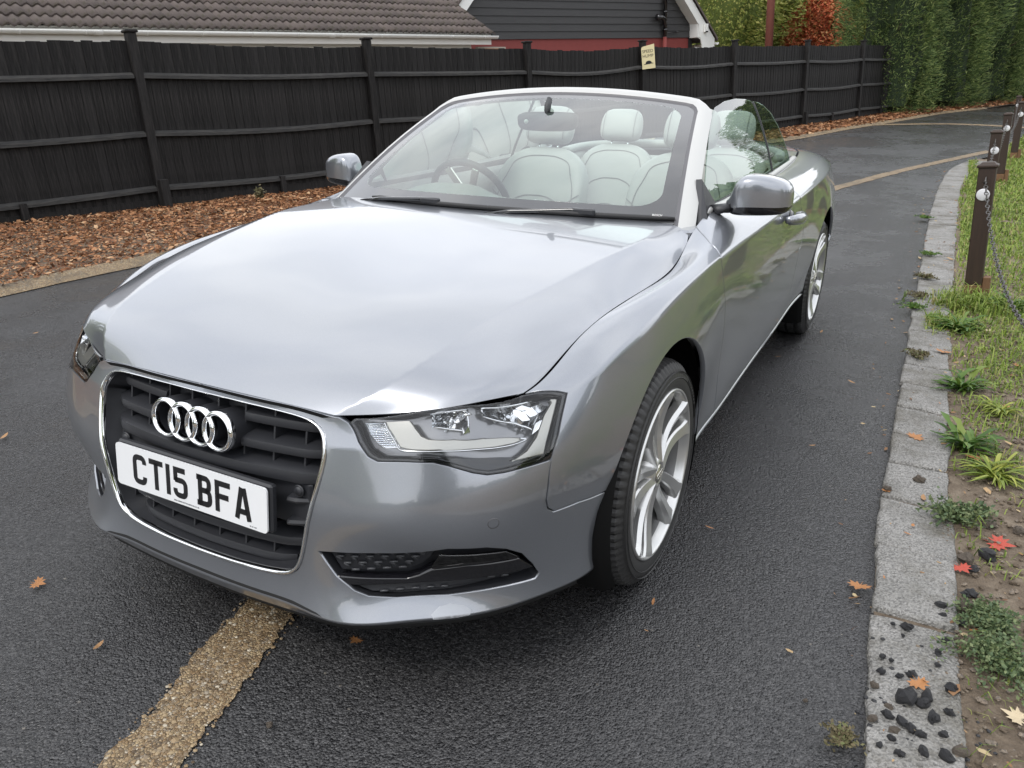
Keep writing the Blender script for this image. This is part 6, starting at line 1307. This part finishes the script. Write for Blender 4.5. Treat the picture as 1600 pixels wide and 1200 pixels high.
def seat(cx, yb, zb, tilt, W_=.262, Ht=.60, bol=.045, rear=False, hr=True):
    s_ = empty('rear_seat' if rear else 'front_seat', (cx, yb, zb), parent=cab)
    b = empty('seat_back', (0, 0, 0), (R(-tilt), 0, 0), s_)
    o, pr = backrest(b, W_, Ht, bol)
    def line(P, m=M['stitch'], r=.0022):
        k = MB(); k.tube([(x, frontx(pr, x, z, bol)-.0012, z) for x, z in P], r, 6); k.build('seam', m, b)
    A = crv([(-.150*W_/.262, .03), (-.158*W_/.262, .18), (-.135*W_/.262, .285), (-.07*W_/.262, .325), (0, .332), (.07*W_/.262, .325), (.135*W_/.262, .285), (.158*W_/.262, .18), (.150*W_/.262, .03)], 8); line(A, r=.003)
    A2 = crv([(-.178, .44), (-.15, .505), (-.08, .535), (0, .54), (.08, .535), (.15, .505), (.178, .44)], 6)*[W_/.262, Ht/.60]; line(A2)
    for sgn in (-1, 1):
        line(crv([(sgn*.150*W_/.262, .25), (sgn*.20*W_/.262, .31), (sgn*.245*W_/.262, .345)], 5)); line(crv([(sgn*.178*W_/.262, .44*Ht/.6), (sgn*.205*W_/.262, .36), (sgn*.215*W_/.262, .2), (sgn*.20*W_/.262, .06)], 6))
    if rear: line(crv([(-.07, .02), (-.075, .12), (-.05, .165), (0, .175), (.05, .165), (.075, .12), (.07, .02)], 6), r=.003)
    z0 = Ht+.012
    rg = [sring(w_, d, d*.8, z0+z, -.02, 0, 28, .6) for z, w_, d in ((0, .085, .03), (.008, .118, .052), (.04, .132, .062), (.10, .134, .062), (.15, .124, .056), (.178, .104, .042), (.19, .06, .02))]
    h_ = loft('headrest', rg, M['leather'], b)
    k = MB()
    for x in (-.052, .052): k.tube([(x, -.01, Ht-.03), (x, -.012, Ht+.03)], .006, 8)
    k.build('headrest_posts', M['chrome'], b)
    for sgn in (-1, 1):
        k = MB(); zz = np.linspace(.012, .178, 9); k.tube([(sgn*.098, -.02-np.interp(z, [0, .04, .1, .15, .19], [.040, .056, .057, .048, .014])*.93-.001, z0+z) for z in zz], .0016, 5); k.build('seam', M['stitch'], b)
    # cushion
    C = [(-.47, .18, .03), (-.45, .235, .06), (-.36, .255, .075), (-.15, .255, .075), (0, .24, .07)]
    rg = []
    for y, w_, d in C:
        rg.append([(p[0], y, p[1]*-1.0*1.0+.02) for p in sring(w_*W_/.262, d, d, 0, 0, .03)][::-1])
    loft('seat_cushion', rg, M['leather'], s_)
    return s_
seat(-.37, 1.62, .505, 21); seat(.37, 1.62, .505, 21)
seat(-.335, 2.56, .50, 20, .262, .56, .02, True); seat(.335, 2.56, .50, 20, .262, .56, .02, True)
# belts over the front seat shoulders
for sx in (-1, 1):
    k = MB(); P = [(sx*.66, 1.98, .93), (sx*.63, 1.90, .955), (sx*.60, 1.80, .965), (sx*.58, 1.72, .93), (sx*.575, 1.67, .80), (sx*.60, 1.64, .60)]
    k.sweep(P, [(-.024, -.001), (-.024, .001), (.024, .001), (.024, -.001)], (0, -.5, .8)); k.build('seat_belt', M['dash'], cab)
# rear bench surround, parcel edge, rear side trims
k = MB(); k.box((0, 2.80, .74), (1.26, .10, .44), Matrix.Rotation(R(-15), 3, 'X'), bev=.02); k.build('rear_bulkhead', M['leather'], cab)
k = MB(); k.tube(crv([(-.64, 2.60, .985), (-.60, 2.80, 1.00), (-.45, 2.885, 1.012), (0, 2.915, 1.025), (.45, 2.885, 1.012), (.60, 2.80, 1.00), (.64, 2.60, .985)], 8), .030, 10, flat=.8); k.build('rear_deck_pad', M['leather'], cab)
k = MB(); k.box((0, 2.56, .70), (.11, .12, .36), Matrix.Rotation(R(-18), 3, 'X'), bev=.02); k.build('rear_centre_pad', M['leather_dark'], cab)
for sx in (1, -1):
    def rowz(y, z, x): return (sx*x, y, z)
    ys = np.linspace(.72, 2.86, 30); k = MB(); V = []
    for y in ys:
        e = np.interp(y, yL, xL) if y > yL[0] else .775; a = 1.0 if y < 2.0 else 1.0
        sc_ = np.interp(y, [2.1, 2.5, 2.86], [0, .0, .04]); z_ = np.interp(y, [.7, 2.0, 2.86], [.948, .955, .975])
        V += [(sx*(e-.035-sc_), y, z_), (sx*(e-.060-sc_), y, z_+.004), (sx*(e-.082-sc_), y, z_-.012), (sx*(e-.085-sc_), y, z_-.08), (sx*(e-.055-sc_), y, z_-.16), (sx*(e-.050-sc_), y, z_-.28), (sx*(e-.085-sc_), y, z_-.32), (sx*(e-.06-sc_), y, .34)]
    k.add(V, [(i*8+j, (i+1)*8+j, (i+1)*8+j+1, i*8+j+1) if sx < 0 else (i*8+j+1, (i+1)*8+j+1, (i+1)*8+j, i*8+j) for i in range(29) for j in range(7)]); k.build('side_trim', M['leather'], cab)
    k = MB(); k.tube([(sx*.672, 1.02, .80), (sx*.655, 1.10, .84), (sx*.655, 1.30, .85), (sx*.672, 1.40, .82)], .012, 8); k.build('door_pull', M['dash_dark'], cab)
    k = MB(); k.lathe([(0, .004), (.055, .003), (.062, -.004)], (sx*.668, .90, .62), (-sx, 0, 0), 24); k.build('door_speaker', M['dash_dark'], cab)
    k = MB(); k.lathe([(0, .004), (.05, .003), (.056, -.004)], (sx*.615, 2.42, .90), (-sx, 0, .1), 24); k.build('rear_speaker', M['dash_dark'], cab)
    k = MB(); k.tube([(sx*.655, 2.10, .885), (sx*.63, 2.14, .91), (sx*.63, 2.24, .91), (sx*.655, 2.28, .885)], .014, 8); k.build('belt_guide', M['dash_dark'], cab)
k = MB(); k.box((0, 1.45, .52), (.20, .95, .34), bev=.03); k.build('centre_console', M['dash_dark'], cab)
k = MB(); k.box((0, 1.60, .72), (.15, .34, .05), bev=.015); k.build('armrest', M['leather'], cab)
k = MB(); k.lathe([(.0, .05), (.022, .045), (.024, .01), (.010, -.02), (.009, -.09)], (0, 1.22, .76), (0, -.1, 1), 18); k.build('gear_knob', M['chrome_dull'], cab)
# rear view mirror on its stalk, sensor shroud
rv = empty('rear_view_mirror', (.005, 1.055, 1.228), (R(6), 0, R(8)), cab)
P = crv([(-.125, .004), (-.118, .030), (-.06, .037), (.06, .037), (.118, .030), (.125, .004), (.112, -.026), (.05, -.034), (-.05, -.034), (-.112, -.026)], 4, True)
k = MB(); n = len(P); k.add([(x*.97, -.030, z*.9) for x, z in P]+[(x, -.018, z) for x, z in P]+[(x, .008, z) for x, z in P], [tuple(range(n))]+[((i+1) % n+r*n, i+r*n, n+i+r*n, n+(i+1) % n+r*n) for r in range(2) for i in range(n)]); k.build('mirror_shell', M['dash_dark'], rv)
k = MB(); k.add([(x*.95, .009, z*.93) for x, z in P], [tuple(range(n-1, -1, -1))]); k.build('mirror_face', M['mirror'], rv)
k = MB(); k.tube([(.0, -.02, .02), (.0, -.005, .06), (.0, .02, .085)], [.013, .017, .014], 12, flat=.8); k.build('mirror_stalk', M['dash_dark'], rv)
k = MB(); k.lathe([(0, .002), (.009, .0015), (.010, -.002)], (-.085, -.031, .004), (0, -1, .1), 20); k.build('light_sensor', M['white'], rv)
DATA = {'LEAF': [([1.81, 0.645], 0.0932, 'r', 'bright red maple leaf lying on the verge soil beside a dark stone'), ([1.452, 0.199], 0.0669, 'o', 'orange maple leaf lying on the asphalt just left of the kerb'),
          ([1.621, -0.167], 0.0527, 'o', 'orange maple leaf on the tar lumps at the near end of the kerb'), ([1.826, -0.167], 0.0649, 'w', 'pale cream maple leaf on the verge at the lower right edge'),
          ([-1.778, -0.384], 0.0532, 't', 'brown leaf on the asphalt at the far left edge'), ([-0.257, -1.021], 0.0434, 't', 'tan leaf on the asphalt left of the tan aggregate strip'),
          ([-0.662, -0.933], 0.0488, 'o', 'thin orange leaf on the asphalt left of the car nose'), ([0.319, -0.683], 0.0404, 'o', 'brown leaf on the dark asphalt under the front lip of the car'),
          ([0.949, -0.152], 0.0326, 'o', 'orange leaf on the asphalt in front of the front tyre'), ([0.981, 0.314], 0.0295, 'o', 'small orange leaf on the asphalt right of the front wheel'),
          ([1.605, 2.635], 0.0826, 'o', 'orange leaf on edge at the right border of the kerb'), ([1.957, 2.608], 0.0724, 'o', 'orange yellow leaf in the short grass at the right picture edge'),
          ([1.535, 1.372], 0.0733, 'o', 'ochre leaf lying flat on a kerb stone'), ([1.745, 1.277], 0.0743, 'o', 'curled brown orange leaf between the two green rosettes'),
          ([1.47, 0.838], 0.0365, 'o', 'small tan leaf at the asphalt edge of the kerb'), ([1.587, 0.834], 0.0582, 't', 'dull orange leaf against the crack of the kerb'),
          ([1.175, 1.123], 0.0362, 't', 'pale straw leaf on the asphalt in the middle of the right lane'), ([1.227, 1.964], 0.0438, 't', 'pale curled leaf on the asphalt left of the kerb'),
          ([-3.075, 0.545], 0.0376, 't', 'pale leaf speck on the asphalt in front of the bark bed'), ([1.834, 3.241], 0.0527, 'w', 'white leaf scrap in the grass right of the kerb'),
          ([1.738, 0.122], 0.0306, 'o', 'small orange leaf beside a clod at the kerb edge'), ([1.709, 0.425], 0.0575, 'r', 'dull red rolled leaf on the soil right of the kerb'),
          ([0.97, 2.76], 0.0451, 't', 'tan leaf on the asphalt behind the rear wheel'), ([1.555, 0.561], 0.0289, 'o', 'small orange leaf in the gap of two kerb stones'),
          ([1.886, 1.959], 0.0519, 'o', 'orange brown leaf on bare soil right of the weeds'), ([1.3, 3.768], 0.0518, 't', 'light brown leaf on the asphalt beside the kerb'),
          ([0.974, -0.278], 0.0137, 't', 'tiny straw leaf on the asphalt below the front tyre'), ([0.835, 2.183], 0.0308, 't', 'tiny tan leaf on the asphalt beside the door')],
 'LUMP': [([1.584, 0.047], 0.0376), ([1.659, 0.193], 0.0356), ([1.665, 0.152], 0.0227), ([1.55, 0.05], 0.0155), ([1.577, 0.011], 0.0135), ([1.675, 0.041], 0.0251), ([1.659, -0.019], 0.0229), ([1.536, -0.104], 0.0228),
          ([1.557, -0.107], 0.0162), ([1.597, -0.236], 0.0545), ([1.641, -0.205], 0.0395), ([1.635, -0.235], 0.036), ([1.692, -0.152], 0.0368), ([1.604, -0.14], 0.0284), ([1.58, -0.16], 0.022), ([1.66, -0.07], 0.016),
          ([1.566, -0.312], 0.0295), ([1.593, -0.319], 0.0321), ([1.613, -0.33], 0.0289), ([1.657, -0.274], 0.0323), ([1.688, -0.235], 0.0267), ([1.634, -0.339], 0.0286), ([1.578, -0.381], 0.0228),
          ([1.539, -0.163], 0.0253), ([1.777, 0.531], 0.0589), ([1.742, 0.436], 0.0306), ([1.754, 0.223], 0.0282), ([1.711, 0.138], 0.0276), ([1.597, -0.419], 0.025), ([1.642, -0.39], 0.0307), ([1.685, -0.381], 0.036),
          ([1.557, -0.412], 0.0169), ([1.678, -0.314], 0.0229), ([1.718, 0.284], 0.0255)],
 'PEB': [([1.57, 0.974], 0.0421, 'round brown pebble on the kerb stone'), ([1.474, 0.845], 0.032, 'small ochre pebble at the kerb edge beside the asphalt'),
         ([1.717, 0.479], 0.0507, 'reddish brown egg shaped pebble on the soil by the kerb'), ([1.723, 0.206], 0.0635, 'pale sandy clod of earth beside the kerb stone'),
         ([1.79, 0.755], 0.0464, 'grey pebble on the soil beside the green weed'), ([1.871, 0.763], 0.0417, 'tan stone on the soil at the right picture edge'),
         ([1.565, -0.273], 0.027, 'yellowish pebble among the black tar lumps'), ([1.536, -0.34], 0.0235, 'reddish pebble at the asphalt edge near the kerb end'),
         ([1.582, -0.347], 0.0318, 'cream coloured stone among tar lumps at the bottom edge'), ([1.529, -0.225], 0.0217, 'tan pebble at the left foot of the last kerb stone'),
         ([1.702, 0.06], 0.0201, 'grey round pebble on the last kerb stone'), ([1.734, 0.31], 0.0403, 'dark grey wet stone beside the sandy clod'),
         ([0.33, -1.004], 0.0176, 'pair of pale pebbles on the asphalt right of the aggregate strip'), ([1.391, -0.339], 0.0122, 'white grit stone on the asphalt at the lower right'),
         ([1.712, -0.347], 0.0419, 'pale sandstone lump at the bottom of the verge')],
 'TUFT': [([1.321, 7.354], 0.161, 'tiny dark green weed in the kerb joint, farthest along the kerb'), ([1.439, 5.39], 0.1391, 'small weed in the kerb joint beside the nearest bollard top'),
          ([1.449, 4.463], 0.1607, 'brown green weed growing out of the kerb joint'), ([1.436, 3.843], 0.1553, 'straggling dry weed over the kerb edge level with the bollard foot'),
          ([1.411, 3.51], 0.164, 'wide patch of moss and grass covering a kerb joint'), ([1.489, 2.478], 0.1351, 'dry brown grass stalks lying across the kerb')],
 'WEED': [([1.719, 1.385], 0.2558, 'g', 'dark green dandelion rosette beside the kerb, the upper of two'), ([1.807, 1.157], 0.261, 'y', 'yellow green narrow leaved rosette below the dark dandelion'),
          ([1.687, 0.745], 0.1926, 'd', 'grey green sprawling weed over the kerb edge beside the red leaf'), ([1.694, 2.103], 0.244, 'g', 'low green dandelion at the kerb edge above the ochre leaf'),
          ([1.669, 3.151], 0.301, 'g', 'bright green plantain weed beside the kerb stones'), ([1.797, 0.003], 0.2401, 's', 'blue green creeping weed patch at the lower right of the verge'),
          ([1.846, 1.854], 0.1979, 'y', 'soft green tuft of weeds on the soil near the right edge'), ([1.477, -0.424], 0.0859, 'b', 'dry yellow moss clump on the asphalt at the bottom edge'),
          ([1.772, 0.17], 0.155, 's', 'grey green creeping weed beside the last kerb stones'), ([1.949, 3.765], 0.3258, 'g', 'long green grass tuft at the foot of the nearest bollard')]}
# ================================================================ fallen leaves, stones and weeds
MAPLE = [(0, -.5), (.02, -.12), (.20, -.32), (.22, -.16), (.46, -.20), (.36, -.04), (.5, .10), (.28, .10), (.34, .30), (.14, .18), (.10, .34), (0, .52), (-.10, .32), (-.15, .20), (-.36, .30), (-.28, .10), (-.5, .08), (-.36, -.05), (-.44, -.22), (-.20, -.16), (-.22, -.32), (-.02, -.12)]
def leaf_mesh(kind, g_):
    if kind in 'row' : P = MAPLE
    else: P = [(-.5, 0), (-.3, .10), (0, .15), (.3, .10), (.5, 0), (.3, -.09), (0, -.13), (-.3, -.10)]
    c1, c2 = g_.uniform(.3, .9), g_.uniform(-.5, .5); V = [(x, y, .10+c1*x*x*.5+c2*x*y*.6+.12*abs(y)) for x, y in P]+[(0, 0, .10)]; n = len(P)
    me = bpy.data.meshes.new('leaf'); me.from_pydata(V, [], [(i, (i+1) % n, n) for i in range(n)]); me.update(); me.materials.append(M[{'r': 'leaf_r', 'o': 'leaf_o', 't': 'leaf_t', 'w': 'leaf_w'}[kind]]); return me
for i, ((x, y), s_, kd, lab) in enumerate(DATA['LEAF']):
    g_ = random.Random(100+i); big = s_ > .035; me = leaf_mesh(kd if big else 't', g_)
    if not big: me.materials.clear(); me.materials.append(M[{'r': 'leaf_r', 'o': 'leaf_o', 't': 'leaf_t', 'w': 'leaf_w'}[kd]])
    on = .024 if (1.37 < x < 1.75 and y > -1.2 and x > float(np.interp(y, klc[:, 1], klc[:, 0]))) else .012
    o = inst('leaf', me, (x, y, zg(y)+on-.004), (R(g_.uniform(-8, 8)), R(g_.uniform(-8, 8)), g_.uniform(0, 6.28)), (s_*1.05, s_*(1.05 if big else .9), s_*.8)); tag(o, lab, 'leaf', 'fallen leaves')
def rock_mesh(name, g_, mat):
    V = []; 
    bm_ = []; nu, nv = 9, 6
    ph = g_.uniform(0, 50)
    for j in range(nv):
        t = math.pi*j/(nv-1)
        for i in range(nu): a = 2*math.pi*i/nu; d = Vector((math.sin(t)*math.cos(a), math.sin(t)*math.sin(a), math.cos(t))); V.append(d*(.5+.26*mnoise.noise(d*1.9+Vector((ph, 0, 0)))+.12*mnoise.noise(d*5+Vector((0, ph, 0)))))
    me = bpy.data.meshes.new(name); me.from_pydata([tuple(v) for v in V], [], [(j*nu+i, (j+1)*nu+i, (j+1)*nu+(i+1) % nu, j*nu+(i+1) % nu) for j in range(nv-1) for i in range(nu)]); me.update(); me.materials.append(mat); return me
rocks = [rock_mesh('tar_lump', random.Random(i), M['pebble_dark']) for i in range(7)]
for i, ((x, y), s_) in enumerate(DATA['LUMP']):
    g_ = random.Random(300+i); o = inst('tar_lump', rocks[i % 7], (x, y, zg(y)+.018+s_*.22), (g_.uniform(-.4, .4), g_.uniform(-.4, .4), g_.uniform(0, 6)), (s_*.95, s_*g_.uniform(.55, .85), s_*.62)); tag(o, 'loose black lump of tar among others at the near end of the kerb', 'stone', 'tar lumps at the near end of the kerb')
for i, ((x, y), s_, lab) in enumerate(DATA['PEB']):
    g_ = random.Random(500+i); m_ = M['pebble_dark'] if 'dark' in lab else M['pebble']; me = rock_mesh('pebble', g_, m_); o = inst('pebble', me, (x, y, zg(y)+.006+s_*.25+(.012 if 'kerb stone' in lab or 'kerb' in lab else 0)), (0, 0, g_.uniform(0, 6)), (s_, s_*.8, s_*.62)); tag(o, lab, 'stone')
def rosette(base, Rr_, n, wd, up, mat, seed, name, lab, curl=.6, root=None, tooth=0):
    g_ = random.Random(seed); k = MB()
    for i in range(n):
        a = g_.uniform(0, 6.283); L = Rr_*g_.uniform(.3, 1.1); w_ = wd*g_.uniform(.6, 1.4)*L; el = up*g_.uniform(.15, 1.5); tw = g_.uniform(-.5, .5); S = 7; V = []; ca, sa = math.cos(a), math.sin(a); bx, by = g_.gauss(0, Rr_*.13), g_.gauss(0, Rr_*.13)
        for j in range(S):
            t = j/(S-1); r = L*t; ca, sa = math.cos(a+tw*t), math.sin(a+tw*t); z = L*el*(t-curl*t*t)*1.4+.004; ww = w_*math.sin(math.pi*min(1, t*.86+.10))**.7*(1-(tooth if j % 2 else 0)); V += [(base[0]+bx+ca*r-sa*ww, base[1]+by+sa*r+ca*ww, base[2]+z+ww*.5), (base[0]+bx+ca*r, base[1]+by+sa*r, base[2]+z), (base[0]+bx+ca*r+sa*ww, base[1]+by+sa*r-ca*ww, base[2]+z+ww*.5)]
        k.add(V, [(j*3+q_, j*3+q_+1, j*3+4+q_, j*3+3+q_) for j in range(S-1) for q_ in (0, 1)], True)
    o = k.build(name, mat); tag(o, lab, 'plant'); return o
def creeper(base, Rr_, n, ls, mat, seed, name, lab, h=.03):
    g_ = np.random.default_rng(seed); m_ = max(6, n//45); V = []; F = []
    for s_ in range(m_):
        a = g_.uniform(0, 6.283); L = Rr_*g_.uniform(.3, 1.1); c_ = np.array([0, 0.]); 
        for j in range(45):
            t = j/45; x = base[0]+math.cos(a+t*.5)*L*t+g_.normal(0, ls*.5); y = base[1]+math.sin(a+t*.5)*L*t+g_.normal(0, ls*.5); z = base[2]+h*math.sin(t*2.4)*g_.uniform(.4, 1.2)+.004; d = g_.normal(size=3); d[2] = abs(d[2])*.5; d /= np.linalg.norm(d); e = np.cross(d, g_.normal(size=3)); e /= np.linalg.norm(e); p = np.array([x, y, z]); b = len(V); q = ls*g_.uniform(.6, 1.3); V += [p, p+d*q*.5+e*q*.28, p+d*q, p+d*q*.5-e*q*.28]; F.append((b, b+1, b+2, b+3))
    o = mesh(name, V, F, mat, None, False); tag(o, lab, 'plant'); return o
M['weed_y'] = rand_mat('yellow_weed', [(0, (.10, .16, .02)), (.5, (.22, .28, .04)), (1, (.36, .38, .07))], .5, trans=.25)
M['weed_b'] = rand_mat('blue_green_weed', [(0, (.06, .10, .045)), (.5, (.12, .17, .075)), (1, (.20, .24, .11))], .65, trans=.2)
for i, ((x, y), s_, kd, lab) in enumerate(DATA['WEED']):
    b = (x, y, zg(y)+.008); r = s_*.62
    if kd == 'g': rosette(b, r*.9, 70, .085, .75, M['weed'], 600+i, 'weed', lab, tooth=.4)
    elif kd == 'y': rosette(b, r*.85, 130, .04, .7, M['weed_y'], 600+i, 'weed', lab, .75)
    elif kd == 'd': creeper(b, r, 1500, .016, M['weed_b'], 600+i, 'weed', lab, .05)
    elif kd == 's': creeper(b, r, 2600, .013, M['weed_b'], 600+i, 'weed', lab, .04)
    else: creeper(b, r*.8, 700, .012, M['dryplant'], 600+i, 'moss_clump', lab, .012)
for i, ((x, y), s_, lab) in enumerate(DATA['TUFT']): creeper((x, y, zg(y)+.022), s_*.6, 500, .014+.002*y*.3, M['dryplant'] if 'dry' in lab or 'brown' in lab else M['weed'], 700+i, 'kerb_weed', lab, .02)
# two dry stalky weeds in the bark bed
for i, (x, y, h, lab) in enumerate([(-6.02, 6.4, .52, 'dry stalky weed in the bark against the fence left of the car mirror'), (-2.25, 17.9, .42, 'dry pale weed at the foot of the fence behind the car window'), (-5.9, 5.1, .16, 'tiny sprig in the bark bed below the fence')]):
    g_ = random.Random(800+i); k = MB(); l_ = []
    for s_ in range(9):
        a = g_.uniform(0, 6.28); d = g_.uniform(.05, .22)*h; top = Vector((x+math.cos(a)*d, y+math.sin(a)*d, zg(y)+.04+h*g_.uniform(.55, 1))); b_ = Vector((x, y, zg(y)+.02)); k.tube([b_, b_.lerp(top, .5)+Vector((0, 0, .03)), top], [.004, .003, .0015], 4)
        for q in range(26):
            t = g_.uniform(.3, 1); p = b_.lerp(top, t)+Vector((g_.gauss(0, .02), g_.gauss(0, .02), g_.gauss(0, .015))); u_ = Vector((g_.gauss(0, 1), g_.gauss(0, 1), g_.gauss(0, 1))).normalized()*.02; v_ = u_.cross(Vector((g_.gauss(0, 1), g_.gauss(0, 1), 1))).normalized()*.009; k.add([p-u_, p+v_, p+u_, p-v_], [(0, 1, 2, 3)], False)
    o = k.build('dry_weed', M['dryplant']); tag(o, lab, 'plant')
